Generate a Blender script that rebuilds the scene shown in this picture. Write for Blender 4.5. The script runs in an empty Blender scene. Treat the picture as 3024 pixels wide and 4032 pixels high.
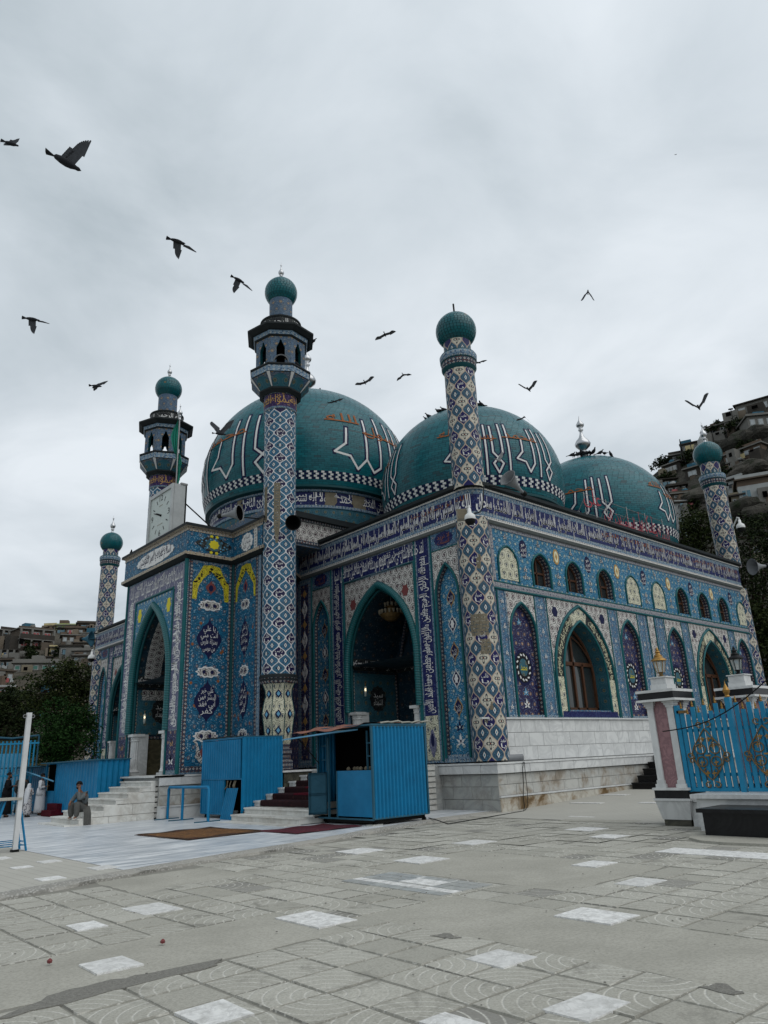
import bpy, math, random
from mathutils import Vector, Matrix
from mathutils.geometry import tessellate_polygon
rnd = random.Random(7)
pi = math.pi
rad = math.radians
sc = bpy.context.scene
col = sc.collection
# ------------------------------------------------------------------ camera
CAM = Vector((-17.717, -15.114, 1.65))
YAW, PIT, ROL, FPX = rad(48.0576), rad(18.8665), rad(-2.4633), 2847.8
Fv = Vector((math.cos(PIT)*math.cos(YAW), math.cos(PIT)*math.sin(YAW), math.sin(PIT)))
R0 = Vector((math.sin(YAW), -math.cos(YAW), 0)); U0 = R0.cross(Fv)
Rv = math.cos(ROL)*R0 + math.sin(ROL)*U0; Uv = -math.sin(ROL)*R0 + math.cos(ROL)*U0
cd = bpy.data.cameras.new('camera'); cam = bpy.data.objects.new('camera', cd); col.objects.link(cam)
cam.matrix_world = Matrix(((Rv.x, Uv.x, -Fv.x, CAM.x), (Rv.y, Uv.y, -Fv.y, CAM.y), (Rv.z, Uv.z, -Fv.z, CAM.z), (0, 0, 0, 1)))
cd.sensor_fit = 'VERTICAL'; cd.sensor_height = 24; cd.sensor_width = 18; cd.lens = 24*FPX/4032
cd.clip_start = .1; cd.clip_end = 2000
sc.camera = cam
sc.render.resolution_x = 768; sc.render.resolution_y = 1024
def at(px, py, D):
    """place in the world: direction of a picture point, D metres away over the ground"""
    d = Fv + Rv*((px-1512)/FPX) - Uv*((py-2016)/FPX)
    return CAM + d*(D/math.hypot(d.x, d.y))
# ------------------------------------------------------------------ sky, sun, exposure
w = bpy.data.worlds.new('World'); sc.world = w; w.use_nodes = True
wt = w.node_tree; wt.nodes.clear()
SUN_EL, SUN_AZ = rad(52), rad(282)          # azimuth of the light's source, from +x towards +y
def wn(t, **k):
    n = wt.nodes.new(t)
    for a, b in k.items(): setattr(n, a, b)
    return n
sky = wn('ShaderNodeTexSky', sky_type='NISHITA', sun_disc=False)
sky.sun_elevation = SUN_EL; sky.sun_rotation = pi/2-SUN_AZ
tc = wn('ShaderNodeTexCoord'); sep = wn('ShaderNodeSeparateXYZ'); wt.links.new(tc.outputs['Generated'], sep.inputs[0])
def wm(op, a, b):
    n = wn('ShaderNodeMath', operation=op)
    for i, v in enumerate((a, b)):
        if hasattr(v, 'links'): wt.links.new(v, n.inputs[i])
        else: n.inputs[i].default_value = v
    return n.outputs[0]
zz = wm('ADD', wm('ABSOLUTE', sep.outputs[2], 0), .16)
cv = wn('ShaderNodeCombineXYZ'); wt.links.new(wm('DIVIDE', sep.outputs[0], zz), cv.inputs[0]); wt.links.new(wm('DIVIDE', sep.outputs[1], zz), cv.inputs[1])
def wnoise(scale, det, dist, off):
    mp = wn('ShaderNodeMapping'); mp.inputs['Location'].default_value = off; mp.inputs['Scale'].default_value = (scale, scale*.92, 1)
    mp.inputs['Rotation'].default_value = (0, 0, .5)
    wt.links.new(cv.outputs[0], mp.inputs[0])
    n = wn('ShaderNodeTexNoise'); n.inputs['Scale'].default_value = 1; n.inputs['Detail'].default_value = det
    n.inputs['Roughness'].default_value = .55; n.inputs['Distortion'].default_value = dist
    wt.links.new(mp.outputs[0], n.inputs[0]); return n.outputs[0]
nz = wm('ADD', wm('MULTIPLY', wnoise(.62, 4, .35, (3.1, 1.3, 0)), .66), wm('MULTIPLY', wnoise(2.3, 6, .45, (7.7, 2.9, 0)), .34))
rp = wn('ShaderNodeValToRGB'); wt.links.new(nz, rp.inputs[0])
cr = rp.color_ramp
cr.elements[0].position = .35; cr.elements[0].color = (.30, .35, .38, 1)
cr.elements[1].position = .62; cr.elements[1].color = (.63, .67, .705, 1)
e = cr.elements.new(.47); e.color = (.465, .512, .548, 1)
hz = wn('ShaderNodeMapRange'); wt.links.new(sep.outputs[2], hz.inputs[0]); hz.inputs[1].default_value = 0; hz.inputs[2].default_value = .9
hz.inputs[3].default_value = 9.7; hz.inputs[4].default_value = 11.3
cl = wn('ShaderNodeVectorMath', operation='SCALE'); wt.links.new(rp.outputs[0], cl.inputs[0]); wt.links.new(hz.outputs[0], cl.inputs['Scale'])
mx = wn('ShaderNodeMix', data_type='RGBA'); mx.inputs[0].default_value = .94
wt.links.new(sky.outputs[0], mx.inputs[6]); wt.links.new(cl.outputs[0], mx.inputs[7])
bg = wn('ShaderNodeBackground'); bg.inputs[1].default_value = .1; wt.links.new(mx.outputs[2], bg.inputs[0])
wo = wn('ShaderNodeOutputWorld'); wt.links.new(bg.outputs[0], wo.inputs[0])
sl = bpy.data.lights.new('sun', 'SUN'); sl.energy = 1.1; sl.angle = rad(70); sl.color = (1, .97, .93)
so = bpy.data.objects.new('sun', sl); col.objects.link(so); so.location = (0, -20, 60)
so.rotation_euler = Vector((math.cos(SUN_EL)*math.cos(SUN_AZ), math.cos(SUN_EL)*math.sin(SUN_AZ), math.sin(SUN_EL))).to_track_quat('Z', 'Y').to_euler()
sc.view_settings.view_transform = 'Standard'; sc.view_settings.look = 'None'
sc.view_settings.exposure = .35; sc.view_settings.gamma = 1
sc.cycles.max_bounces = 6; sc.cycles.diffuse_bounces = 1; sc.cycles.glossy_bounces = 3; sc.cycles.transparent_max_bounces = 6
sc.cycles.use_denoising = True
# ------------------------------------------------------------------ node expressions
class E:
    def __init__(s, t, o): s.t = t; s.o = o
    def __add__(a, b): return mth(a.t, 'ADD', a, b)
    def __radd__(a, b): return mth(a.t, 'ADD', b, a)
    def __sub__(a, b): return mth(a.t, 'SUBTRACT', a, b)
    def __rsub__(a, b): return mth(a.t, 'SUBTRACT', b, a)
    def __mul__(a, b): return mth(a.t, 'MULTIPLY', a, b)
    def __rmul__(a, b): return mth(a.t, 'MULTIPLY', b, a)
    def __truediv__(a, b): return mth(a.t, 'DIVIDE', a, b)
    def __lt__(a, b): return mth(a.t, 'LESS_THAN', a, b)
    def __gt__(a, b): return mth(a.t, 'GREATER_THAN', a, b)
    def __mod__(a, b): return mth(a.t, 'FLOORED_MODULO', a, b)
def mth(t, op, a, b=None, c=None):
    n = t.nodes.new('ShaderNodeMath'); n.operation = op
    for i, v in enumerate((a, b, c)):
        if v is None: continue
        if isinstance(v, E): t.links.new(v.o, n.inputs[i])
        else: n.inputs[i].default_value = v
    return E(t, n.outputs[0])
def f1(op): return lambda a, *b: mth(a.t, op, a, *b)
xabs, fract, floor, xsin, xcos, xsqrt = f1('ABSOLUTE'), f1('FRACT'), f1('FLOOR'), f1('SINE'), f1('COSINE'), f1('SQRT')
xmax, xmin = f1('MAXIMUM'), f1('MINIMUM')
def atan2(a, b): return mth(a.t, 'ARCTAN2', a, b)
def wrp(a, lo, hi): return mth(a.t, 'WRAP', a, hi, lo)
class Mat:
    def __init__(s, name, rough=.5, spec=.5, metal=0):
        s.m = bpy.data.materials.new(name); s.m.use_nodes = True; s.t = s.m.node_tree
        s.b = s.t.nodes['Principled BSDF']; s.b.inputs['Roughness'].default_value = rough
        s.b.inputs['Specular IOR Level'].default_value = spec; s.b.inputs['Metallic'].default_value = metal
    def node(s, ty, **k):
        n = s.t.nodes.new(ty)
        for a, b in k.items(): setattr(n, a, b)
        return n
    def link(s, v, inp):
        if isinstance(v, E): s.t.links.new(v.o, inp)
        elif isinstance(v, (tuple, list)): inp.default_value = (*v[:3], 1) if len(inp.default_value) == 4 else v
        else: inp.default_value = v
    def uv(s):
        sp = s.node('ShaderNodeSeparateXYZ'); s.t.links.new(s.node('ShaderNodeTexCoord').outputs['UV'], sp.inputs[0])
        return E(s.t, sp.outputs[0]), E(s.t, sp.outputs[1])
    def crd(s, kind='Object', sc_=(1, 1, 1), rot=(0, 0, 0)):
        if kind == 'World': src = s.node('ShaderNodeNewGeometry').outputs['Position']
        else: src = s.node('ShaderNodeTexCoord').outputs[kind]
        mp = s.node('ShaderNodeMapping'); mp.inputs['Scale'].default_value = sc_; mp.inputs['Rotation'].default_value = rot
        s.t.links.new(src, mp.inputs[0]); return E(s.t, mp.outputs[0])
    def sep(s, v):
        sp = s.node('ShaderNodeSeparateXYZ'); s.t.links.new(v.o, sp.inputs[0]); return [E(s.t, o) for o in sp.outputs]
    def comb(s, a, b, c=0.):
        n = s.node('ShaderNodeCombineXYZ')
        for i, v in enumerate((a, b, c)): s.link(v, n.inputs[i])
        return E(s.t, n.outputs[0])
    def noise(s, v, scale, det=3, dist=0, rough=.5, colr=False):
        n = s.node('ShaderNodeTexNoise'); s.link(v, n.inputs['Vector']); n.inputs['Scale'].default_value = scale
        n.inputs['Detail'].default_value = det; n.inputs['Distortion'].default_value = dist; n.inputs['Roughness'].default_value = rough
        return E(s.t, n.outputs[1 if colr else 0])
    def voro(s, v, scale, feat='F1', rand=1):
        n = s.node('ShaderNodeTexVoronoi', feature=feat); s.link(v, n.inputs['Vector']); n.inputs['Scale'].default_value = scale
        n.inputs['Randomness'].default_value = rand
        d = E(s.t, n.outputs['Distance'])
        if feat != 'F1': return d, None
        sp = s.node('ShaderNodeSeparateColor'); s.t.links.new(n.outputs['Color'], sp.inputs[0]); return d, [E(s.t, o) for o in sp.outputs]
    def mix(s, fac, a, b, mode='MIX'):
        n = s.node('ShaderNodeMix', data_type='RGBA', blend_type=mode); s.link(fac, n.inputs[0]); s.link(a, n.inputs[6]); s.link(b, n.inputs[7])
        return E(s.t, n.outputs[2])
    def rng(s, v, a, b, c=0., d=1.):
        n = s.node('ShaderNodeMapRange'); s.link(v, n.inputs[0])
        for i, x in enumerate((a, b, c, d)): n.inputs[i+1].default_value = x
        return E(s.t, n.outputs[0])
    def rand(s):
        a = E(s.t, s.node('ShaderNodeObjectInfo').outputs['Random']); b = E(s.t, s.node('ShaderNodeNewGeometry').outputs['Random Per Island'])
        return fract(a+b*7.13)
    def bump(s, h, strength=.3, dist=.02):
        n = s.node('ShaderNodeBump'); s.link(h, n.inputs['Height']); n.inputs['Strength'].default_value = strength; n.inputs['Distance'].default_value = dist
        s.t.links.new(n.outputs[0], s.b.inputs['Normal']); return s
    def col(s, c): s.link(c, s.b.inputs['Base Color']); return s
    def ro(s, r): s.link(r, s.b.inputs['Roughness']); return s
MATS = {}
def plain(name, c, rough=.5, spec=.5, metal=0, var=.12, scale=6, bump=0):
    if name in MATS: return MATS[name]
    m = Mat(name, rough, spec if metal else spec*.45, metal); v = m.crd('Object')
    n = m.noise(v, scale, 4, .3)
    a = tuple(x*(1-var) for x in c); b = tuple(min(1, x*(1+var)) for x in c)
    m.col(m.mix(n, a, b))
    if bump: m.bump(m.noise(v, scale*4, 4), bump, .02)
    MATS[name] = m.m; return m.m
# ------------------------------------------------------------------ glazed tile patterns
def arab(name, base, vine, leaf, flow, s=.6, base2=None, leafk=.55, rough=.42, dirt=.25, vw=.11):
    """painted arabesque: spiral stems, leaves and rosettes on glazed tile, coordinates in metres"""
    m = Mat(name, rough, .14); u, v = m.uv(); x = u/s; y = v/s; vine = tuple(q*.7 for q in vine)
    row = floor(y); x = x+(row % 2.)*.5; c = floor(x); p = fract(x)-.5; q = fract(y)-.5
    d = ((c+row) % 2.)*2.-1.
    r = xsqrt(p*p+q*q); a = atan2(q, p)
    sp = xabs(fract(a*(1/pi)+d*r*4.4)-.5)
    uv3 = m.comb(u, v)
    base2 = base2 or tuple(k*.72 for k in base)
    k = m.mix(m.rng(m.noise(uv3, .9/s, 2), .35, .65), base, base2)
    k = m.mix((sp < vw)*(r < .49), k, vine)
    vd, vc = m.voro(uv3, 5.2/s, rand=.9)
    k = m.mix((vd < .33)*(vc[0] > 1-leafk), k, leaf)
    k = m.mix((vd < .16)*(vc[1] > .72), k, flow)
    fl = r-(.15+.035*xcos(a*6.))
    k = m.mix(fl < 0., k, flow); k = m.mix(r < .07, k, leaf)
    wn_ = m.node('ShaderNodeTexWhiteNoise', noise_dimensions='2D'); m.link(m.comb(floor(u/.2), floor(v/.2)), wn_.inputs['Vector']); tn = E(m.t, wn_.outputs[0])
    k = m.mix(m.rng(tn, 0, 1, 0, .30), k, tuple(q*.55 for q in base));
    gr_ = xmin(.5-xabs(fract(u/.2)-.5), .5-xabs(fract(v/.2)-.5)); k = m.mix(m.rng(gr_, 0, .04, .35, 0), k, (.05, .055, .055))
    g = m.noise(uv3, 1.3, 5, .4, .6)
    k = m.mix(m.rng(g, .52, .8, 0, dirt), k, (.10, .095, .085))
    m.col(k); m.ro(m.rng(g, .3, .8, rough-.1, rough+.25)); MATS[name] = m.m; return m.m
W_ = (.56, .55, .52)
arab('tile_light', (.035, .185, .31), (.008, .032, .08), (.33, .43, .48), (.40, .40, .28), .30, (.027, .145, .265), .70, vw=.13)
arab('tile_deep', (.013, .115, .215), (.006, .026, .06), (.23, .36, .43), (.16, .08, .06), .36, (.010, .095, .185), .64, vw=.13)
arab('tile_strip', (.075, .18, .275), (.012, .034, .09), (.36, .41, .44), (.19, .13, .13), .26, (.065, .135, .235), .62, vw=.14)
arab('tile_navy', (.016, .016, .060), (.09, .15, .30), (.28, .28, .32), (.34, .18, .06), .34, (.026, .016, .06), .42)
arab('tile_white', W_, (.022, .022, .026), (.025, .03, .04), (.10, .045, .06), .32, (.47, .45, .43), .58, vw=.19)
arab('tile_cream', (.58, .57, .44), (.018, .026, .03), (.022, .03, .035), (.05, .07, .12), .34, (.50, .49, .36), .46)
arab('tile_teal', (.03, .12, .16), (.10, .20, .25), (.02, .05, .08), (.16, .14, .06), .4)
arab('tile_mixed', (.06, .12, .20), (.02, .04, .10), (.20, .23, .24), (.28, .16, .04), .34, (.10, .13, .16), .5)
arab('tile_yellow', (.55, .47, .03), (.012, .012, .012), (.012, .012, .012), (.3, .25, .02), .3, (.5, .43, .03), .4)
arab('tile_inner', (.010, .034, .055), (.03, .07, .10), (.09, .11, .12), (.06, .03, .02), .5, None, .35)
def border(name, base, dot, edge, s=.16):
    m = Mat(name, .45, .15); u, v = m.uv(); p = fract(u/s)-.5; q = v
    a = p*p*4.+fract(v/s)*0.
    k = m.mix((xabs(p)+xabs(fract(v/s)-.5)*.9) < .33, base, dot)
    k = m.mix((xabs(p)+xabs(fract(v/s)-.5)*.9) < .13, k, edge)
    n = m.noise(m.comb(u, v), 14, 2); k = m.mix(m.rng(n, .55, .62), k, edge)
    m.col(k); MATS[name] = m.m; return m.m
border('border_blue', (.13, .20, .27), (.33, .36, .36), (.02, .05, .10))
border('border_white', (.50, .49, .46), (.03, .035, .05), (.30, .30, .30), .12)
border('border_dark', (.03, .045, .07), (.36, .37, .36), (.10, .03, .02), .14)
border('border_grey', (.20, .205, .225), (.36, .36, .36), (.06, .06, .10), .13)
border('border_ochre', (.30, .25, .18), (.42, .40, .35), (.05, .05, .08), .15)
def lattice(name, wx, wy, A0, A1, B, line, style):
    """ogee net of cartouches; u around the shaft, v up, metres"""
    m = Mat(name, .4, .14); u, v = m.uv(); x = u/wx; y = v/wy
    xa = wrp(x, -1., 1.); ya = wrp(y, -1., 1.)
    wv = .5+.5*xcos(ya*pi); ed = xabs(xa)-wv
    inA = ed < 0.
    xb = wrp(x+1., -1., 1.); yb = wrp(y+1., -1., 1.)
    i = floor((x+1.)/2.); j = floor((y+1.)/2.); par = (i+j) % 2.
    uv3 = m.comb(u, v); n = m.noise(uv3, 26, 2); vd, vc = m.voro(uv3, 17, rand=.9)
    # the small cells
    kb = m.mix((vd < .3)*(vc[0] > .5), B, tuple(min(1, c*2.1) for c in B)); kb = m.mix(m.rng(n, .58, .6), kb, (.012, .03, .06))
    db = xabs(xb)*1.5+xabs(yb)*1.1
    kb = m.mix(db < .50, kb, (.012, .02, .05)); kb = m.mix(db < .36, kb, W_); kb = m.mix(db < .17, kb, (.04, .15, .22))
    # the large cells
    ra = xsqrt(xa*xa+ya*ya); aa = atan2(ya, xa)
    if style == 'cream':
        fa = ra-(.40+.20*xcos(aa*4.))
        k1 = m.mix(fa < 0., A1, (.03, .035, .05)); k1 = m.mix(ra-(.25+.16*xcos(aa*4.)) < 0., k1, (.46, .44, .36)); k1 = m.mix(ra-(.17+.07*xcos(aa*4.+pi)) < 0., k1, (.04, .06, .08)); k1 = m.mix(ra < .1, k1, (.12, .03, .02))
        k1 = m.mix((vd < .27)*(vc[1] > .42)*(ra > .40), k1, (.05, .06, .09))
    else:
        k1 = m.mix((vd < .3)*(vc[0] > .55), A1, tuple(min(1, c*1.9) for c in A1))
        k1 = m.mix(ra-(.30+.16*xcos(aa*4.)) < 0., k1, (.015, .02, .05)); k1 = m.mix(xabs(xa)*1.7+xabs(ya)*1.05 < .33, k1, W_); k1 = m.mix(xabs(xa)*1.7+xabs(ya)*1.05 < .13, k1, (.12, .10, .03))
    k0 = m.mix((vd < .16)*(vc[2] > .7), A0, tuple(min(1, c*3+.03) for c in A0))
    ka = m.mix(par < .5, k1, k0)
    k = m.mix(inA, kb, ka)
    k = m.mix(xabs(ed) < .10, k, line)
    g = m.noise(uv3, 1.1, 5, .4, .6); k = m.mix(m.rng(g, .52, .8, 0, .3), k, (.10, .095, .085))
    m.col(k); MATS[name] = m.m; return m.m
lattice('net_blue', .2474, .27, (.012, .010, .050), (.035, .105, .16), (.035, .115, .19), (.54, .54, .54), 'blue')
lattice('net_cream', .2238, .33, (.012, .012, .075), (.47, .445, .37), (.035, .085, .13), (.36, .29, .23), 'cream')
def textground(name, c, spot):
    m = Mat(name, .45, .12); u, v = m.uv(); uv3 = m.comb(u, v); vd, vc = m.voro(uv3, 9); n = m.noise(uv3, 7, 2, 1.5)
    k = m.mix((xabs(n-.5) < .025), c, spot); k = m.mix((vd < .22)*(vc[0] > .7), k, spot)
    m.col(k); MATS[name] = m.m; return m.m
textground('ground_navy', (.008, .010, .065), (.035, .05, .14)); textground('ground_black', (.012, .013, .016), (.07, .08, .07))
textground('ground_violet', (.022, .012, .055), (.08, .05, .12)); textground('ground_grey', (.085, .09, .16), (.20, .20, .26))
for nm, c in (('white_glaze', (.60, .60, .59)), ('orange_glaze', (.24, .085, .03)), ('ochre_glaze', (.36, .22, .08)), ('yellow_glaze', (.55, .47, .03)), ('navy_glaze', (.012, .014, .05)), ('red_glaze', (.16, .05, .05)), ('black_glaze', (.012, .012, .014)), ('cream_glaze', (.60, .58, .40))):
    plain(nm, c, .45, .14, 0, .1, 9)
plain('teal', (.008, .085, .095), .33, .3, 0, .3, 3); plain('teal_dark', (.006, .05, .058), .4, .3, 0, .25, 3)
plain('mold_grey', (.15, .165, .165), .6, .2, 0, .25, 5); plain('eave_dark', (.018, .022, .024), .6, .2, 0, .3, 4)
def rope():
    m = Mat('teal_rope', .32, .3); u, v = m.uv()
    s = xsin((u*11.+v*1.)*2*pi); k = m.mix(m.rng(s, -1, 1), (.007, .062, .07), (.013, .115, .125)); m.col(k); m.bump(s, .4, .015); MATS['teal_rope'] = m.m
rope()
def dome_mat():
    m = Mat('dome_brick', .2, .24); u, v = m.uv(); uv3 = m.comb(u, v)
    k = m.mix(u, (.002, .068, .088), (.0045, .118, .142)); k = m.mix((u > .93), k, (.010, .055, .068))
    g = m.noise(m.crd('Object'), .5, 5, .3, .6); k = m.mix(m.rng(g, .60, .85, 0, .25), k, (.03, .09, .10))
    m.col(k); m.ro(m.rng(g, .3, .8, .24, .40)); m.bump(m.noise(m.crd('Object'), 9, 2), .06, .02); MATS['dome_brick'] = m.m
    m = Mat('ball_brick', .25, .28); u, v = m.uv(); k = m.mix(u, (.002, .060, .074), (.005, .108, .126)); k = m.mix(u > .992, k, (.12, .10, .06)); m.col(k); MATS['ball_brick'] = m.m
dome_mat()
plain('dome_joint', (.012, .04, .045), .8); plain('bare_brick', (.17, .15, .11), .9, .2, 0, .35, 5, .5)
plain('silver', (.42, .43, .44), .28, .5, 1, .1, 4)
# ------------------------------------------------------------------ stone, metal, ground
def marble(name, c, vein, scale=1.2, stain=0, rough=.35, st=(.19, .115, .045)):
    m = Mat(name, rough, .25); v = m.crd('World'); rr = m.rand()
    off = m.node('ShaderNodeVectorMath', operation='ADD'); m.link(v, off.inputs[0]); m.link(m.comb(rr*37., rr*11., rr*23.), off.inputs[1]); vv = E(m.t, off.outputs[0])
    n = m.noise(vv, scale, 6, 1.6, .62); k = m.mix(m.rng(xabs(n-.5), 0, .09, .75, 0), c, vein)
    k = m.mix(m.rng(m.noise(vv, scale*.6, 3), .4, .7, 0, .5), k, tuple(x*.82 for x in c))
    k = m.mix(m.rng(rr, 0, 1, 0, .22), k, tuple(x*.7 for x in c))
    if stain:
        z = m.sep(v)[2]; g = m.noise(v, 1.5, 6, .5, .65)
        k = m.mix(m.rng(g, .46, .62, 0, stain), k, st)
        k = m.mix(m.rng(g, .56, .66, 0, stain*.8), k, tuple(x*.4 for x in st))
    m.col(k); m.bump(m.noise(v, 60, 2), .03, .01); MATS[name] = m.m; return m.m
marble('marble_white', (.60, .61, .60), (.42, .43, .43), .9)
marble('marble_grey', (.40, .41, .39), (.26, .27, .27), 1.0, .12)
marble('marble_low', (.47, .47, .44), (.31, .31, .29), 1.0, .45)
marble('marble_rust', (.50, .48, .42), (.30, .26, .2), 1.0, .95)
marble('marble_step', (.66, .66, .62), (.48, .47, .43), 1.0, .18, .4)
marble('marble_dark', (.045, .045, .035), (.10, .095, .07), 1.6)
marble('marble_pink', (.29, .165, .175), (.13, .07, .08), 4.5)
marble('marble_green', (.085, .078, .05), (.20, .17, .10), 1.5)
marble('black_stone', (.005, .005, .006), (.012, .013, .014), 2., 0, .3)
def terrace():
    m = Mat('terrace_marble', .34, .5); v = m.crd('World', (.55, 4.5, 1)); n = m.noise(v, 1.6, 6, .6, .65); v2 = m.crd('World')
    k = m.mix(m.rng(n, .40, .60), (.30, .335, .37), (.66, .68, .69))
    k = m.mix(m.rng(m.noise(v2, .35, 4), .45, .7, 0, .35), k, (.42, .44, .45))
    x, y, z = m.sep(v2)
    j = xmin(xabs(fract(x/.6)-.5), xabs(fract(y/.6)-.5)); k = m.mix(m.rng(j, 0, .012, .22, 0), k, (.2, .2, .2))
    m.col(k); m.ro(m.rng(n, .3, .7, .28, .45)); MATS['terrace_marble'] = m.m
terrace()
def slab():
    """stamped concrete paving: fans of rings round every other joint crossing"""
    m = Mat('slab', .85, .25); v = m.crd('World'); x, y, z = m.sep(v); rr = m.rand()
    wob = m.noise(v, 2.3, 2, 0, .5)
    s1 = (fract(rr*3.7) > .62)*.5; s2 = (fract(rr*5.3) > .66)*.5; px = wrp(x-.08+s1+wob*.03, -.5, .5); py = wrp(y+s2+wob*.03, -.5, .5)
    r = xsqrt(px*px+py*py); a = atan2(py, px)
    ring = fract(r/.105); ri = floor(r/.105)
    groove = xmin(xabs(ring-.5)*.105, xabs(fract(a*(ri*1.6+2.)/(2*pi)+ri*.37)-.5)*r*3.)
    px2 = wrp(x+.5, -.5, .5); py2 = wrp(y+.62, -.5, .5)
    has = (rr > .18)*(r < .60)
    gm = m.rng(groove, .003, .013, 1, 0)*has*m.rng(m.noise(v, 1.3, 5, .3, .65), .26, .5)
    big = m.noise(v, .55, 5, .3, .6); fine = m.noise(v, 45, 4, 0, .7)
    k = m.mix(rr, (.34, .333, .29), (.46, .452, .40)); k = m.mix(m.rng(big, .4, .65), k, (.33, .322, .28))
    k = m.mix((rr > .90), k, (.22, .215, .195))
    jd = xmin(.25-xabs(wrp(x+17.67, -.25, .25)), .25-xabs(wrp(y+14.75, -.25, .25)))+(m.noise(v, 6, 5, .5, .7)-.5)*.11
    k = m.mix(m.rng(jd, -.03, .03, .75, 0), k, (.15, .146, .127))
    k = m.mix(gm*.9, k, (.55, .542, .49))
    k = m.mix(m.rng(fine, .35, .7, 0, .6), k, (.16, .155, .135))
    k = m.mix(m.rng(m.noise(v, 2.1, 7, .8, .72), .54, .70, 0, .75), k, (.15, .145, .125))
    m.col(k); m.bump(fine*.35-gm*.9, .45, .012); MATS['slab'] = m.m
    m = Mat('cement', .9, .2); v = m.crd('World'); big = m.noise(v, .9, 5, .4, .6); fine = m.noise(v, 34, 6, 0, .75)
    k = m.mix(m.rng(big, .35, .68), (.37, .36, .315), (.29, .283, .245)); k = m.mix(m.rng(fine, .42, .66, 0, .6), k, (.19, .185, .16)); m.col(k); m.bump(fine, .35, .01); MATS['cement'] = m.m
    m = Mat('cement_dark', .95, .2); v = m.crd('World'); fine = m.noise(v, 38, 5, 0, .75); k = m.mix(m.rng(fine, .3, .7), (.13, .126, .112), (.24, .234, .21)); m.col(k); m.bump(fine, .8, .02); MATS['cement_dark'] = m.m
    m = Mat('joint_earth', .95, .2); v = m.crd('World'); fine = m.noise(v, 30, 5, 0, .7); m.col(m.mix(fine, (.14, .136, .118), (.26, .254, .222))); m.bump(fine, .5, .02); MATS['joint_earth'] = m.m
    m = Mat('kerb_stone', .85, .3); v = m.crd('World'); d, c = m.voro(v, 22); k = m.mix(m.rng(d, .1, .5), (.42, .41, .38), (.22, .215, .195)); k = m.mix(m.rng(m.noise(v, 1.2, 4), .45, .6), k, (.30, .29, .26)); m.col(k); m.bump(d, .5, .03); MATS['kerb_stone'] = m.m
    m = Mat('small_paver', .85, .25); v = m.crd('World', (1, 1, 1), (0, 0, -.02)); x, y, z = m.sep(v)
    j = xmin(xabs(fract(x/.2)-.5), xabs(fract(y/.2)-.5)); g = m.rng(j, .02, .06, 1, 0); n = m.noise(v, 1.2, 4)
    k = m.mix(n, (.33, .325, .29), (.40, .39, .35)); k = m.mix(g*.6, k, (.22, .21, .185)); m.col(k); m.bump(g, -.4, .01); MATS['small_paver'] = m.m
    m = Mat('white_slab', .55, .4); v = m.crd('World'); rr = m.rand(); n = m.noise(v, 5, 6, 1.2, .65)
    k = m.mix(m.rng(xabs(n-.5), 0, .07, .7, 0), (.70, .70, .68), (.46, .46, .45)); k = m.mix(m.rng(rr, .4, 1, 0, .5), k, (.44, .44, .42)); k = m.mix(m.rng(m.noise(v, 9, 6, .5, .7), .45, .7, 0, .6), k, (.25, .245, .225)); m.col(k); MATS['white_slab'] = m.m
slab()
def paint(name, c, wear=(.05, .07, .08), rough=.42, amt=.5):
    m = Mat(name, rough, .22); v = m.crd('Object'); n = m.noise(v, 1.7, 6, .3, .65); f = m.noise(v, 13, 5, .6, .7)
    k = m.mix(m.rng(n, .35, .7), c, tuple(x*.78 for x in c)); k = m.mix(m.rng(f, .66, .74, 0, amt), k, wear); m.col(k); m.ro(m.rng(n, .3, .7, rough-.08, rough+.15)); m.bump(f, .06, .01); MATS[name] = m.m
paint('blue_paint', (.003, .162, .335), (.02, .035, .045), .42, .85); paint('blue_old', (.025, .10, .15), (.03, .03, .03), .6, .9); paint('blue_pale', (.12, .33, .50)); paint('gate_blue', (.013, .20, .36), (.03, .1, .18), .35, .3)
paint('white_paint', (.52, .53, .53), (.16, .15, .14), .5, .8); paint('clock_case', (.40, .42, .42), (.12, .11, .10), .45, .9); paint('horn_grey', (.20, .21, .22), (.08, .08, .08), .4, .6)
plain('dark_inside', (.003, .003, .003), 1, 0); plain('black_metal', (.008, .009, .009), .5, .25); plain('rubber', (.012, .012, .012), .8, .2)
plain('wood_brown', (.065, .028, .014), .5, .4, 0, .4, 7); plain('gold', (.30, .17, .045), .4, .5, .8, .3, 12); plain('gold_dull', (.16, .10, .035), .5, .5, .5, .4, 14); plain('steel', (.22, .22, .22), .4, .5, .8)
plain('camera_white', (.62, .63, .62), .4); plain('clock_face', (.42, .47, .45), .5, .5, 0, .06, 3)
def glass():
    m = Mat('window_glass', .06, .6); v = m.crd('World'); m.col(m.mix(m.noise(v, .8, 3), (.012, .016, .017), (.035, .04, .04))); MATS['window_glass'] = m.m
    m = Mat('lamp_glass', .08, .5); m.col((.50, .53, .50)); m.b.inputs['Alpha'].default_value = .45; MATS['lamp_glass'] = m.m
    m = Mat('lit_bulb', .4); m.col((.8, .7, .5)); m.b.inputs['Emission Color'].default_value = (1, .80, .50, 1); m.b.inputs['Emission Strength'].default_value = 2.2; MATS['lit_bulb'] = m.m
glass()
def rug(name, a, b, c):
    m = Mat(name, .95, .1); v = m.crd('Object'); n = m.noise(v, 7, 5, 1.2, .7); d, cc = m.voro(v, 5)
    k = m.mix(m.rng(n, .4, .6), a, b); k = m.mix((d < .22)*(cc[0] > .4), k, c); f = m.noise(v, 60, 3); k = m.mix(m.rng(f, .4, .7, 0, .5), k, tuple(x*.4 for x in a)); m.col(k); m.bump(f, .6, .02); MATS[name] = m.m
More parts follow.
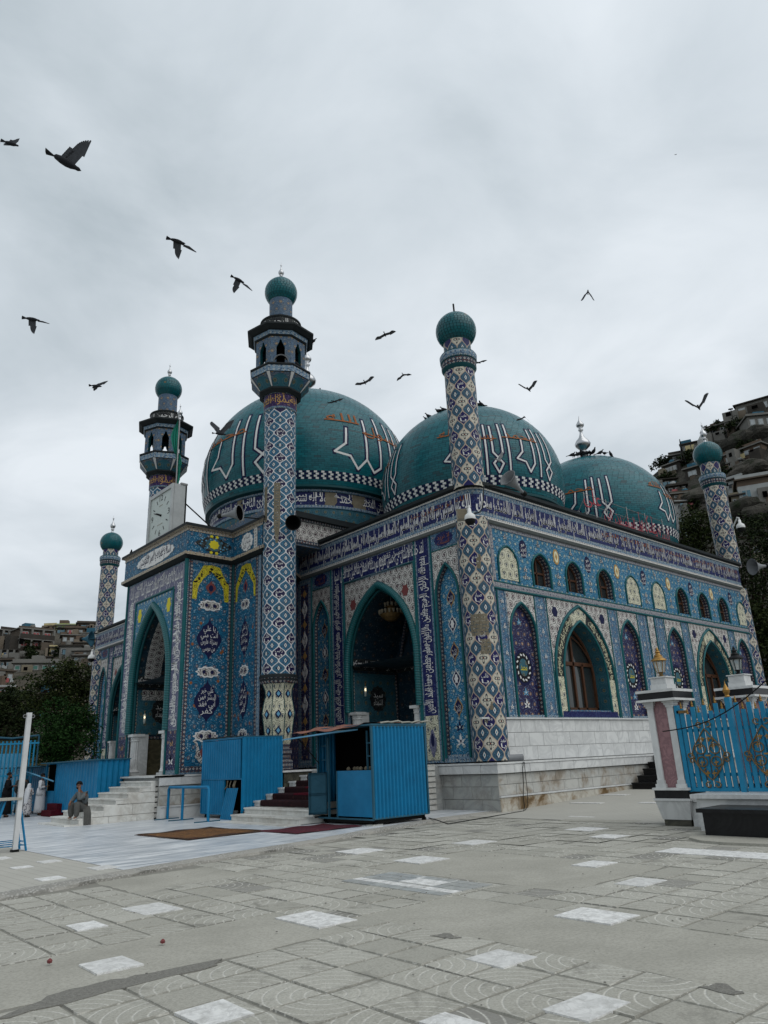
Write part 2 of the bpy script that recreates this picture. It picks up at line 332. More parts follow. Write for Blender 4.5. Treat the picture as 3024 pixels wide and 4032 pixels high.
rug('rug_orange', (.17, .085, .035), (.10, .055, .03), (.22, .12, .05)); rug('rug_edge', (.035, .022, .02), (.09, .055, .03), (.12, .03, .02)); rug('rug_red', (.10, .022, .03), (.06, .025, .035), (.10, .06, .06)); rug('carpet_red', (.085, .006, .014), (.045, .006, .012), (.07, .01, .02)); rug('carpet_dark', (.03, .012, .014), (.018, .01, .012), (.05, .02, .02)); rug('roof_rug', (.20, .085, .065), (.26, .14, .11), (.14, .05, .045))
# ------------------------------------------------------------------ mesh building
class MB:
    def __init__(s): s.v = []; s.f = []; s.u = []; s.m = []
    def vert(s, p): s.v.append(tuple(p)); return len(s.v)-1
    def face(s, pts, uv=None, m=0):
        i = len(s.v); s.v.extend(tuple(p) for p in pts); s.f.append(tuple(range(i, i+len(pts)))); s.m.append(m)
        s.u.append(uv or [(0, 0)]*len(pts))
    def idx(s, ids, uv=None, m=0): s.f.append(tuple(ids)); s.m.append(m); s.u.append(uv or [(0, 0)]*len(ids))
    def box(s, x0, x1, y0, y1, z0, z1, m=0, T=None):
        p = [Vector((x, y, z)) for z in (z0, z1) for y in (y0, y1) for x in (x0, x1)]
        if T: p = [T(q) for q in p]
        i = len(s.v); s.v.extend(tuple(q) for q in p)
        for f, ax in (((0, 2, 3, 1), 2), ((4, 5, 7, 6), 2), ((0, 1, 5, 4), 1), ((2, 6, 7, 3), 1), ((0, 4, 6, 2), 0), ((1, 3, 7, 5), 0)):
            uv = []
            for k in f:
                x, y, z = (x0, x1)[k & 1], (y0, y1)[k >> 1 & 1], (z0, z1)[k >> 2]
                uv.append(((y, z), (x, z), (x, y))[ax])
            s.idx([i+k for k in f], uv, m)
    def lathe(s, prof, n=32, c=(0, 0), m=0, a0=0, a1=2*pi, rref=None, mats=None, rot=0, vz=True, cap=False):
        base = len(s.v); full = abs(a1-a0-2*pi) < 1e-6; k = n if full else n+1
        L = 0; vv = []
        for i, (r, z) in enumerate(prof):
            if i: L += math.hypot(r-prof[i-1][0], z-prof[i-1][1])
            vv.append(z if vz else L)
            for j in range(k):
                a = rot+a0+(a1-a0)*j/n; s.v.append((c[0]+r*math.cos(a), c[1]+r*math.sin(a), z))
        for i in range(len(prof)-1):
            for j in range(n):
                j2 = (j+1) % k
                rr = rref or max(prof[i][0], .01); ua = (a0+(a1-a0)*j/n)*rr; ub = (a0+(a1-a0)*(j+1)/n)*rr
                s.idx((base+i*k+j, base+i*k+j2, base+(i+1)*k+j2, base+(i+1)*k+j), [(ua, vv[i]), (ub, vv[i]), (ub, vv[i+1]), (ua, vv[i+1])], mats[i] if mats else m)
        if cap:
            s.idx([base+j for j in reversed(range(k))], None, m); s.idx([base+(len(prof)-1)*k+j for j in range(k)], None, m)
    def tube(s, pts, r, n=8, m=0, closed=False, cap=True, up=None):
        pts = [Vector(p) for p in pts]; base = len(s.v); N = len(pts); rr = r if isinstance(r, (list, tuple)) else [r]*N
        prev = None; L = 0; Ls = []
        for i, p in enumerate(pts):
            a = pts[(i-1) % N] if closed or i else p; b = pts[(i+1) % N] if closed or i < N-1 else p
            t = (b-a).normalized()
            if prev is None:
                q = Vector((0, 0, 1)) if abs(t.z) < .9 else Vector((1, 0, 0)); e1 = t.cross(q).normalized()
            else: e1 = (prev-t*prev.dot(t)).normalized()
            prev = e1; e2 = t.cross(e1)
            if i: L += (p-pts[i-1]).length
            Ls.append(L)
            for j in range(n):
                an = 2*pi*j/n; s.v.append(tuple(p+(e1*math.cos(an)+e2*math.sin(an))*rr[i]))
        for i in range(N if closed else N-1):
            i2 = (i+1) % N; l2 = Ls[i2] if i2 else L
            for j in range(n):
                j2 = (j+1) % n
                s.idx((base+i*n+j, base+i*n+j2, base+i2*n+j2, base+i2*n+j), [(Ls[i], j/n), (Ls[i], (j+1)/n), (l2, (j+1)/n), (l2, j/n)], m)
        if cap and not closed:
            s.idx([base+j for j in reversed(range(n))], None, m); s.idx([base+(N-1)*n+j for j in range(n)], None, m)
    def build(s, name, mats, parent=None, smooth=False, kind=None):
        me = bpy.data.meshes.new(name); me.from_pydata(s.v, [], s.f)
        if not isinstance(mats, (list, tuple)): mats = [mats]
        for k in mats: me.materials.append(MATS[k] if isinstance(k, str) else k)
        me.polygons.foreach_set('material_index', s.m)
        ul = me.uv_layers.new(name='UVMap'); fl = []
        for q in s.u:
            for a in q: fl.append(a[0]); fl.append(a[1])
        ul.data.foreach_set('uv', fl)
        if smooth: me.polygons.foreach_set('use_smooth', [True]*len(s.f))
        me.update()
        return link(name, me, parent, kind)
def link(name, me, parent=None, kind=None):
    o = bpy.data.objects.new(name, me); col.objects.link(o)
    if parent: o.parent = parent
    if kind: o['kind'] = kind
    return o
def tag(o, label, cat, group=None):
    o['label'] = label; o['category'] = cat
    if group: o['group'] = group
    return o
def thing(name, label, cat, loc=(0, 0, 0), rz=0, group=None):
    o = bpy.data.objects.new(name, None); col.objects.link(o); o.location = loc; o.rotation_euler = (0, 0, rz); o.empty_display_size = .2
    return tag(o, label, cat, group)
def autosmooth(o, deg=35):
    o.data.polygons.foreach_set('use_smooth', [True]*len(o.data.polygons)); o.data.set_sharp_from_angle(angle=rad(deg)); return o
class Fr:
    """a wall plane: u to the right as seen from outside, v up, d outwards"""
    def __init__(s, O, U, N): s.O = Vector(O); s.U = Vector(U); s.N = Vector(N); s.V = Vector((0, 0, 1))
    def p(s, u, v, d=0): return s.O+s.U*u+s.V*v+s.N*d
def plate(mb, fr, pts, d0, d1, m=0, ms=None, uvo=(0, 0), rot=False):
    """a raised plate of any outline (counter-clockwise from outside)"""
    n = len(pts)
    uv = [((b-uvo[1], a-uvo[0]) if rot else (a-uvo[0], b-uvo[1])) for a, b in pts]
    tri = tessellate_polygon([[Vector((a, b, 0)) for a, b in pts]]) if n > 4 else None
    if tri:
        i = len(mb.v); mb.v.extend(tuple(fr.p(a, b, d1)) for a, b in pts)
        for t in tri: mb.idx([i+k for k in t], [uv[k] for k in t], m)
    else: mb.face([fr.p(a, b, d1) for a, b in pts], uv, m)
    if d1 != d0:
        for i in range(n):
            a, b = pts[i], pts[(i+1) % n]
            mb.face([fr.p(*a, d0), fr.p(*b, d0), fr.p(*b, d1), fr.p(*a, d1)], [(0, 0), (.3, 0), (.3, .05), (0, .05)], m if ms is None else ms)
def rect(a, b, c, d): return [(a, c), (b, c), (b, d), (a, d)]
def skin(mb, fr, outer, holes, d=0, m=0):
    loops = [outer]+[list(reversed(h)) for h in holes]; pts = [p for l in loops for p in l]
    i = len(mb.v); mb.v.extend(tuple(fr.p(a, b, d)) for a, b in pts)
    for t in tessellate_polygon([[Vector((a, b, 0)) for a, b in l] for l in loops]): mb.idx([i+k for k in t], [pts[k] for k in t], m)
def reveal(mb, fr, loop, d0, d1, m=0):
    L = 0
    for i in range(len(loop)):
        a, b = loop[i], loop[(i+1) % len(loop)]; l = math.hypot(a[0]-b[0], a[1]-b[1])
        mb.face([fr.p(*a, d0), fr.p(*b, d0), fr.p(*b, d1), fr.p(*a, d1)], [(L, d0), (L+l, d0), (L+l, d1), (L, d1)], m); L += l
def arch(uc, w, v0, vs, vt, n=10, bottom=True):
    """outline of a pointed arch, counter-clockwise from its lower right corner"""
    h = vt-vs; c = (h*h-w*w/4)/w; R_ = w/2+c; pts = [(uc+w/2, v0)] if v0 < vs-1e-6 else []
    a1 = math.atan2(h, c) if c > 0 else math.atan2(h, c)
    right = [(uc-c+R_*math.cos(a1*i/n), vs+R_*math.sin(a1*i/n)) for i in range(n+1)]
    pts += right+[(2*uc-a, b) for a, b in reversed(right[:-1])]
    if v0 < vs-1e-6: pts.append((uc-w/2, v0))
    return pts
def ellipse(uc, vc, a, b, n=20, wob=0, k=8): return [(uc+a*(1+wob*math.cos(k*2*pi*i/n))*math.cos(2*pi*i/n), vc+b*(1+wob*math.cos(k*2*pi*i/n))*math.sin(2*pi*i/n)) for i in range(n)]
def ogee(uc, vc, a, b, n=6):
    r = [(a*(.5+.5*math.cos(pi*t/n)), b*t/n) for t in range(n+1)]
    q = [(uc+x, vc+y) for x, y in r]+[(uc-x, vc+y) for x, y in reversed(r[:-1])]
    return q+[(uc-x, vc-y) for x, y in r[1:]]+[(uc+x, vc-y) for x, y in reversed(r[1:-1])]
# ------------------------------------------------------------------ arabic lettering
_A = {}
for ch, cp, n in zip('ابتثجحخدذرزسشصضطظعغفقكلمنهوىيأإآةؤئءکگی', (0xFE8D, 0xFE8F, 0xFE95, 0xFE99, 0xFE9D, 0xFEA1, 0xFEA5, 0xFEA9, 0xFEAB, 0xFEAD, 0xFEAF, 0xFEB1, 0xFEB5, 0xFEB9, 0xFEBD, 0xFEC1, 0xFEC5, 0xFEC9, 0xFECD, 0xFED1, 0xFED5, 0xFED9, 0xFEDD, 0xFEE1, 0xFEE5, 0xFEE9, 0xFEED, 0xFEEF, 0xFEF1, 0xFE83, 0xFE87, 0xFE81, 0xFE93, 0xFE85, 0xFE89, 0xFE80, 0xFB8E, 0xFB92, 0xFBFC), (2, 4, 4, 4, 4, 4, 4, 2, 2, 2, 2, 4, 4, 4, 4, 4, 4, 4, 4, 4, 4, 4, 4, 4, 4, 4, 2, 2, 4, 2, 2, 2, 2, 2, 4, 1, 4, 4, 4)): _A[ch] = (cp, n)
def shape(s):
    out = []; s = list(s); i = 0
    while i < len(s):
        c = s[i]
        if c not in _A: out.append(c); i += 1; continue
        pj = i > 0 and s[i-1] in _A and _A[s[i-1]][1] == 4
        if c == 'ل' and i+1 < len(s) and s[i+1] in 'اأإآ':
            out.append(chr({'ا': 0xFEFB, 'أ': 0xFEF7, 'إ': 0xFEF9, 'آ': 0xFEF5}[s[i+1]]+(1 if pj else 0))); i += 2; continue
        cp, n = _A[c]; nj = i+1 < len(s) and s[i+1] in _A and _A[s[i+1]][1] > 1
        k = 0
        if n >= 2 and pj: k = 1
        if n == 4 and nj: k = 3 if pj else 2
        out.append(chr(cp+k)); i += 1
    return ''.join(reversed(out))
_T = {}
def glyphs(s, arabic=True):
    """flat lettering as (points, faces, width); one em is one unit"""
    if s in _T: return _T[s]
    c = bpy.data.curves.new('lettering', 'FONT'); c.body = shape(s) if arabic else s; c.size = 1; c.resolution_u = 1 if arabic else 2
    o = bpy.data.objects.new('lettering', c); col.objects.link(o); bpy.context.view_layer.update()
    me = o.evaluated_get(bpy.context.evaluated_depsgraph_get()).to_mesh()
    v = [(p.co.x, p.co.y) for p in me.vertices]; f = [tuple(q.vertices) for q in me.polygons]
    bpy.data.objects.remove(o); bpy.data.curves.remove(c)
    if not v: v = [(0, 0), (1, 0), (1, .1)]; f = [(0, 1, 2)]
    x0 = min(p[0] for p in v); x1 = max(p[0] for p in v); v = [(a-x0, b) for a, b in v]
    _T[s] = (v, f, x1-x0); return _T[s]
def letter(mb, s, fn, u0, u1, v0, v1, m=0, lo=-.28, hi=.78, arabic=True):
    """lettering stretched into the rectangle u0..u1, v0..v1 of the surface fn(u, v)"""
    v, f, wd = glyphs(s, arabic); i = len(mb.v)
    mb.v.extend(tuple(fn(u0+a/wd*(u1-u0), v0+(b-lo)/(hi-lo)*(v1-v0))) for a, b in v)
    for q in f: mb.idx([i+k for k in q], None, m)
def column_text(mb, words, fn, uc, vc, w, h, m=0):
    """words stacked in a cartouche"""
    n = len(words)
    for k, s in enumerate(words):
        a = vc+h/2-h*(k+1)/n; ww = w*(.95 if n == 1 else (.7, 1, .95, .7)[min(3, k if n > 2 else k+1)])
        letter(mb, s, fn, uc-ww/2, uc+ww/2, a-.12*h/n, a+h/n*1.05, m)
S23 = 'هو الله الذي لا إله إلا هو عالم الغيب والشهادة هو الرحمن الرحيم هو الله الذي لا إله إلا هو الملك القدوس السلام المؤمن المهيمن العزيز الجبار المتكبر سبحان'
S24 = 'الله عما يشركون هو الله الخالق البارئ المصور له الأسماء الحسنى يسبح له ما في السموات والأرض وهو العزيز الحكيم صدق الله العلي العظيم'
TIN = 'بسم الله الرحمن الرحيم والتين والزيتون وطور سينين وهذا البلد الأمين'
TIN2 = 'لقد خلقنا الإنسان في أحسن تقويم ثم رددناه أسفل سافلين إلا الذين آمنوا'
TIN3 = 'وعملوا الصالحات فلهم أجر غير ممنون فما يكذبك بعد بالدين أليس الله بأحكم الحاكمين'
NAMES = ['غفور', 'عليم', 'كريم', 'رحيم', 'قدير', 'حميد', 'لطيف', 'شهيد', 'وهاب', 'مغيث', 'شريف', 'رقيب', 'مقيت', 'صبار', 'طالب', 'غالب']
# ================================================================== the shrine
shrine = thing('shrine', 'large blue tiled shrine with teal domes and patterned minarets', 'shrine', (0, 0, 0))
FR = Fr((0, .55, 0), (1, 0, 0), (0, -1, 0))
FL = Fr((.55, 0, 0), (0, -1, 0), (-1, 0, 0))
FP = Fr((-5.4, 0, 0), (0, -1, 0), (-1, 0, 0))
FS = Fr((0, 10., 0), (1, 0, 0), (0, -1, 0))
F3 = Fr((-3.4, 0, 0), (0, -1, 0), (-1, 0, 0))
def camang(c): return math.atan2(CAM.y-c[1], CAM.x-c[0])
def sweep(mb, path, prof, mats, closed=False):
    """profile of (outward, height) pairs along a plan line, mitred; returns lengths"""
    n = len(path); nm = []
    for i in range(n-1):
        d = Vector((path[i+1][0]-path[i][0], path[i+1][1]-path[i][1])).normalized(); nm.append(Vector((d.y, -d.x)))
    rows = []; L = 0; Ls = []
    for i in range(n):
        if i: L += math.hypot(path[i][0]-path[i-1][0], path[i][1]-path[i-1][1])
        Ls.append(L); a = nm[max(i-1, 0)]; b = nm[min(i, n-2)]; o = (a+b)/(1+a.dot(b))
        rows.append([(path[i][0]+o.x*d, path[i][1]+o.y*d, z) for d, z in prof])
    for i in range(n-1):
        for j in range(len(prof)-1):
            mb.face([rows[i][j], rows[i+1][j], rows[i+1][j+1], rows[i][j+1]], [(Ls[i], prof[j][1]), (Ls[i+1], prof[j][1]), (Ls[i+1], prof[j+1][1]+abs(prof[j+1][0]-prof[j][0])), (Ls[i], prof[j+1][1]+abs(prof[j+1][0]-prof[j][0]))], mats[j])
    for r in (rows[0][::-1], rows[-1]): mb.face(r, None, mats[0])
    return Ls, L
def along(path, off):
    """fn(u, v) for a plan line"""
    n = len(path); Ls = [0]
    for i in range(1, n): Ls.append(Ls[-1]+math.hypot(path[i][0]-path[i-1][0], path[i][1]-path[i-1][1]))
    def fn(u, v):
        i = 1
        while i < n-1 and Ls[i] < u: i += 1
        t = (u-Ls[i-1])/(Ls[i]-Ls[i-1]); a, b = path[i-1], path[i]; dx, dy = b[0]-a[0], b[1]-a[1]; l = math.hypot(dx, dy)
        return (a[0]+dx*t+dy/l*off, a[1]+dy*t-dx/l*off, v)
    return fn, Ls[-1]
def arc(c, r, a0, a1, n=8): return [(c[0]+r*math.cos(rad(a0+(a1-a0)*i/n)), c[1]+r*math.sin(rad(a0+(a1-a0)*i/n))) for i in range(n+1)]
# ---- solid core, roofs
mb = MB(); mb.box(3.7, 21.2, 1.35, 34.6, .2, 10.3); mb.box(.95, 3.7, 8.4, 27.2, .2, 10.3); mb.box(.95, 3.7, 1.35, 3.0, .2, 10.3); mb.box(.95, 3.7, 32.8, 34.6, .2, 10.3)
mb.box(-2.2, .95, 11.9, 17., .2, 10.3); mb.box(-5., -2.2, 10.35, 10.7, .2, 10.3); mb.box(-5., -2.2, 14.95, 15.4, .2, 10.3)
mb.build('wall_core', 'dark_inside', shrine)
mb = MB(); mb.box(.6, 21.7, .6, 35.1, 10.3, 10.62); mb.box(-5.3, .6, 11.3, 15.5, 10.31, 10.6); mb.box(-5.3, -3.5, 10.1, 11.3, 10.31, 10.6); mb.box(1.8, 11.5, 9.6, 20.1, 10.62, 11.25)
mb.build('roof', 'mold_grey', shrine)
mb = MB(); FB = Fr((0, 9.3, 0), (1, 0, 0), (0, -1, 0)); mb.box(-2.4, 9.2, 9.3, 20.3, 10.4, 11.75, 0)
plate(mb, FB, rect(-2.3, 9.1, 10.65, 11.55), 0, .02, 1); plate(mb, FB, rect(-2.45, 9.25, 11.6, 11.85), 0, .25, 2); plate(mb, FB, rect(-2.35, 9.15, 11.5, 11.6), 0, .1, 3); plate(mb, FB, rect(-2.35, 9.15, 10.5, 10.65), 0, .05, 3)
mb.build('drum_base', ['tile_mixed', 'tile_white', 'eave_dark', 'border_dark'], shrine)
# ---- main cornice with its long inscription
PC = [(.55, 11.1), (.55, 1.05)]+arc((1.05, 1.05), .5, 180, 270)[1:]+[(21.3, .55)]+arc((21.3, 1.05), .5, 270, 360)[1:]+[(21.8, 3.2)]
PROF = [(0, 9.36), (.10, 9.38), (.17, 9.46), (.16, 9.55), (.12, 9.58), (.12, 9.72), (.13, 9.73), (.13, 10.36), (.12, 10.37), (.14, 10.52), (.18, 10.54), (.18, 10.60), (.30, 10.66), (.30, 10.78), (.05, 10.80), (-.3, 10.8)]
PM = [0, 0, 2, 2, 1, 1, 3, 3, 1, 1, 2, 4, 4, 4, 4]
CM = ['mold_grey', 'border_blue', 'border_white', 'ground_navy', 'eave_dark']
def cornice(path, lines, tail=True):
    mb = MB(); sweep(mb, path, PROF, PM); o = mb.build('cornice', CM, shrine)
    tx = MB(); fn, L = along(path, .137)
    for u0, u1, s in lines:
        w_ = s.split(); k = 7; parts = [w_[i:i+k] for i in range(0, len(w_), k)]; tot = sum(len(' '.join(p)) for p in parts); u = u1
        for p in parts:
            q = ' '.join(p); d = (u1-u0)*len(q)/tot
            letter(tx, q, fn, u-d+.03, u-.03, 9.66, 10.44)
            j = ' '.join(reversed(p[1:5]))
            letter(tx, q, fn, u-d+.045, u-.015, 9.665, 10.445)
            if rnd.random() < .4: letter(tx, j, fn, u-d+.1, u-.1, 10.10, 10.38, 1 if rnd.random() < .6 else 0)
            for kk in range(int(d/.3)):
                a = u-d+.08+kk*.3+rnd.uniform(-.04, .04); b = 9.85+rnd.uniform(0, .15); t = rnd.uniform(.02, .05)
                pts = [fn(a, b), fn(a+.022, b), fn(a+.022+t, 10.33), fn(a+t, 10.33)]; tx.face(pts)
            u -= d
    tx.build('inscription', ['white_glaze', 'orange_glaze'], o, False, 'stuff')
L1 = 11.1-1.05
cornice(PC, [(.2, L1+.35, S24), (L1+.45, L1+21., S23)])
cornice([(.55, 35.2), (.55, 17.6)], [(.2, 17.4, S23)])
# ---- panels common to the walls
def halves(arc_, uc, ul, ur, vt):
    """the two spandrels over an arch given its curve from right to left"""
    vs = arc_[0][1]; k = len(arc_)//2
    R_ = [(ur, vs), (ur, vt), (uc, vt)]+[arc_[i] for i in range(k, -1, -1)]
    L_ = [(uc, vt), (ul, vt), (ul, vs)]+[arc_[i] for i in range(len(arc_)-1, k-1, -1)]
    return R_, L_
def spandrels(mb, fr, uc, w_, vs, vt, ul, ur, top, d, m):
    c = arch(uc, w_, vs, vs, vt, 9)
    for h in halves(c, uc, ul, ur, top): plate(mb, fr, h, 0, d, m)
def trim(name, fr, uc, w_, v0, vs, vt, r, d, parent, mat='teal_rope', n=8):
    mb = MB(); mb.tube([fr.p(a, b, d) for a, b in arch(uc, w_, v0, vs, vt, 14)], r, n); return autosmooth(mb.build(name, mat, parent), 60)
def strip_v(mb, fr, a, b, v0, v1, d, m, bm=None, bw=.07):
    plate(mb, fr, rect(a, b, v0, v1), 0, d, m, rot=True)
    if bm is not None:
        for q in (a, b-bw): plate(mb, fr, rect(q, q+bw, v0, v1), 0, d+.012, bm, rot=True)
def post(mb, fr, u, v0, v1, r=.045, m=0): mb.tube([fr.p(u, v0, r*.5), fr.p(u, v1, r*.5)], r, 8, m)
def vtext(mb, fr, s, a, b, v0, v1, d, m=0):
    """an inscription running up a narrow band"""
    fn = lambda x, y: fr.p(b-(y), x, d)
    w_ = s.split(); k = 5; parts = [w_[i:i+k] for i in range(0, len(w_), k)]; tot = sum(len(' '.join(p)) for p in parts); v = v1
    for p in parts:
        q = ' '.join(p); h = (v1-v0)*len(q)/tot
        letter(mb, q, fn, v-h+.03, v-.03, 0, b-a, m); letter(mb, ' '.join(p[:3]), fn, v-h+.1, v-.1, (b-a)*.35, (b-a)*1., m); v -= h
def palmette(mb, fr, uc, vc, s, d, m, mi):
    for k, (a, l, w_) in enumerate(((90, 1., .34), (35, .75, .26), (145, .75, .26), (-20, .62, .22), (200, .62, .22))):
        ca, sa = math.cos(rad(a)), math.sin(rad(a)); o = (uc, vc-.15*s)
        q = [(0, 0), (.45*l, -w_*.5), (l, 0), (.45*l, w_*.5)]
        plate(mb, fr, [(o[0]+(x*ca-y*sa)*s, o[1]+(x*sa+y*ca)*s) for x, y in q], d-.006, d+k*.0008, m)
    plate(mb, fr, ellipse(uc, vc+.05*s, .1*s, .16*s, 8), d, d+.006, mi)
# ---- right hand facade
def right_facade():
    # upper register
    up = MB(); cs = [2.15, 4.07, 6.15, 8.3, 10.4, 12.55, 14.72, 16.82, 18.92, 21.0]; win = [1, 2, 3, 6, 7, 8]
    loops = {i: arch(cs[i], 1.0, 7.44, 8.02, 8.62, 8) for i in win}
    skin(up, FR, rect(1.0, 21.6, 7.28, 9.4), list(loops.values()))
    plate(up, FR, rect(1.2, 1.42, 7.3, 9.38), 0, .02, 1, rot=True); plate(up, FR, rect(1.42, 21.5, 9.24, 9.38), 0, .02, 1)
    o = up.build('upper_wall', ['tile_light', 'border_grey'], shrine)
    orn = MB()
    for i, c in enumerate(cs):
        palmette(orn, FR, c-.03, 9.0, .19, .016, 4, 1)
        if i < 9:
            x = (c+cs[i+1])/2
            palmette(orn, FR, x, 7.94, .20, .016, 4, 1); palmette(orn, FR, x, 7.66, .20, .02, 4, 1)
            if i % 2 == 0:
                plate(orn, FR, ellipse(x, 8.72, .21, .34, 24, .04, 12), 0, .014, 1); column_text(orn, ['هو', 'العزيز', 'الحكيم'], lambda u, v: FR.p(u, v, .018), x, 8.70, .34, .56, 0)
            else:
                plate(orn, FR, ellipse(x, 8.72, .19, .31, 24, .05, 12), 0, .012, 2); plate(orn, FR, ellipse(x, 8.72, .125, .23, 16), 0, .018, 3); plate(orn, FR, ellipse(x, 8.72, .06, .12, 12, .2, 4), 0, .022, 2)
    orn.build('ornament', ['white_glaze', 'navy_glaze', 'ochre_glaze', 'cream_glaze', 'tile_white'], o, False, 'stuff')
    for i, c in enumerate(cs):
        if i in win:
            mb = MB(); reveal(mb, FR, list(reversed(loops[i])), 0, -.27, 0); wo_ = mb.build('window', 'border_dark', shrine)
            plate_ = MB(); plate(plate_, FR, loops[i], -.28, -.27, 0); plate_.build('pane', 'window_glass', wo_)
            fr_ = MB(); fr_.tube([FR.p(a, b, -.24) for a, b in arch(c, .92, 7.5, 8.02, 8.56, 8)], .035, 6)
            fr_.box(c-.03, c+.03, .76, .815, 7.46, 8.5); fr_.box(c-.48, c+.48, .76, .815, 7.95, 8.02); fr_.build('frame', 'wood_brown', wo_)
            trim('arch_trim', FR, c, 1.1, 7.40, 8.02, 8.68, .045, .02, wo_, 'teal')
        else:
            mb = MB(); plate(mb, FR, arch(c, 1.0, 7.44, 8.02, 8.62, 8), 0, .02, 0); q = mb.build('arch_panel', 'tile_cream', shrine)
            trim('arch_trim', FR, c, 1.08, 7.40, 8.02, 8.68, .04, .02, q, 'teal')
    # string course
    mb = MB(); plate(mb, FR, rect(1.2, 21.5, 7.10, 7.27), 0, .05, 0)
    for z, r in ((7.06, .04), (7.30, .035)): mb.tube([FR.p(1.2, z, .03), FR.p(21.5, z, .03)], r, 8, 1)
    mb.build('string_course', ['border_grey', 'teal'], shrine)
    # lower register
    lo = MB(); nic = [2.64, 9.6, 13.4, 20.3]; wa = [6.15, 16.85]
    nl = {c: arch(c, 1.36, 2.86, 5.6, 6.6, 9) for c in nic}; wl = {c: arch(c, 2.72, 3.05, 4.2, 6.28, 12) for c in wa}
    skin(lo, FR, rect(1.0, 21.6, 2.76, 7.06), list(nl.values())+list(wl.values()))
    o = lo.build('lower_wall', 'tile_strip', shrine)
    for c in nic:
        mb = MB(); reveal(mb, FR, list(reversed(nl[c])), 0, -.16, 1); plate(mb, FR, nl[c], -.17, -.16, 0)
        q = mb.build('arch_niche', ['tile_navy', 'border_dark'], shrine)
        trim('arch_trim', FR, c, 1.44, 2.80, 5.6, 6.68, .05, .02, q, 'teal')
        md = MB(); d = -.15
        plate(md, FR, ellipse(c, 4.45, .50, .62, 32, .03, 16), -.16, d, 1); plate(md, FR, ellipse(c, 4.45, .42, .52, 28), -.16, d+.004, 3)
        for k in range(14):
            a = 2*pi*k/14; x, y = c+.34*math.cos(a), 4.45+.43*math.sin(a); e_ = .055
            plate(md, FR, [(x-e_*math.cos(a+.6), y-e_*math.sin(a+.6)), (x+e_*math.sin(a), y-e_*math.cos(a)), (x+e_*1.3*math.cos(a+.6), y+e_*1.3*math.sin(a+.6)), (x-e_*math.sin(a), y+e_*math.cos(a))], d, d+.008, 0)
        plate(md, FR, ellipse(c, 4.45, .23, .30, 20), -.16, d+.01, 4); letter(md, 'محمد', lambda u, v: FR.p(u, v, d+.016), c-.17, c+.17, 4.25, 4.62, 2)
        palmette(md, FR, c, 3.2, .26, d, 0, 1); palmette(md, FR, c, 6.0, .2, d, 5, 0); palmette(md, FR, c, 3.6, .22, d, 5, 0)
        md.build('medallion', ['white_glaze', 'navy_glaze', 'yellow_glaze', 'black_glaze', 'tile_teal', 'blue_pale'], q, False, 'stuff')
        sp = MB(); spandrels(sp, FR, c, 1.5, 5.6, 6.74, c-.78, c+.78, 7.0, .016, 0); sp.build('spandrel', 'tile_white', o)
    for c in wa:
        mb = MB(); reveal(mb, FR, list(reversed(wl[c])), 0, -.62, 0); q = mb.build('window', 'tile_teal', shrine)
        g = MB(); plate(g, FR, wl[c], -.60, -.59, 0); g.build('pane', 'window_glass', q)
        f = MB()
        for a, b, z0, z1 in ((c-1.36, c-1.26, 3.06, 4.8), (c-.62, c-.52, 3.06, 4.8), (c-.05, c+.05, 3.06, 6.2), (c+.52, c+.62, 3.06, 4.8), (c+1.26, c+1.36, 3.06, 4.8), (c-1.36, c+1.36, 3.06, 3.18), (c-1.36, c+1.36, 4.72, 4.86)): f.box(a, b, 1.06, 1.15, z0, z1)
        f.tube([FR.p(a, b, -.53) for a, b in arch(c, 2.60, 4.2, 4.2, 6.18, 10)], .06, 6)
        for s in (-1, 1): f.tube([FR.p(c+s*1.25, 4.85, -.52)]+[FR.p(c+s*(1.25-1.2*t), 4.85+1.0*math.sin(t*1.4), -.52) for t in (.3, .6, 1)], .03, 6)
        f.build('frame', 'wood_brown', q)
        trim('arch_trim', FR, c, 2.80, 3.0, 4.2, 6.34, .05, .02, q, 'teal'); trim('arch_trim', FR, c, 3.80, 2.80, 4.2, 6.90, .06, .02, q, 'teal')
        # the lettered band that follows the arch
        bd = MB(); oa = arch(c, 3.68, 2.80, 4.2, 6.82, 14); ia = arch(c, 2.90, 2.80, 4.2, 6.40, 14); n = len(oa); tx = MB()
        for k in range(n-1):
            m_ = 0 if (k in (0, n-2) or abs(k-(n-1)/2) < 2.6) else 1
            bd.face([FR.p(*oa[k], .018), FR.p(*oa[k+1], .018), FR.p(*ia[k+1], .018), FR.p(*ia[k], .018)], [oa[k], oa[k+1], ia[k+1], ia[k]], m_)
        def mkfn(k0, k1):
            def fn(u, v):
                t = min(max(u, 0), .9999)*(k1-k0)+k0; k = int(t); f_ = t-k
                O = [oa[k][i]+(oa[k+1][i]-oa[k][i])*f_ for i in (0, 1)]; I = [ia[k][i]+(ia[k+1][i]-ia[k][i])*f_ for i in (0, 1)]
                return FR.p(I[0]+(O[0]-I[0])*v, I[1]+(O[1]-I[1])*v, .024)
            return fn
        for k0, k1, s in ((.62, 12.2, 'وما توفيقي إلا بالله عليه توكلت'), (n-1-12.2, n-1-.62, 'وإليه أنيب نصر من الله وفتح قريب')):
            g_ = mkfn(k0, k1); letter(tx, s, lambda u, v: g_(1-u, v) if False else g_(1-u, v), 0, 1, .12, .95); letter(tx, s[:14], lambda u, v: g_(1-u, v), .05, .95, .45, .95)
        bo = bd.build('arch_band', ['tile_cream', 'ground_black'], q); tx.build('inscription', 'cream_glaze', q, False, 'stuff')
        sp = MB(); spandrels(sp, FR, c, 3.96, 4.2, 6.98, c-2.02, c+2.02, 7.03, .014, 0)
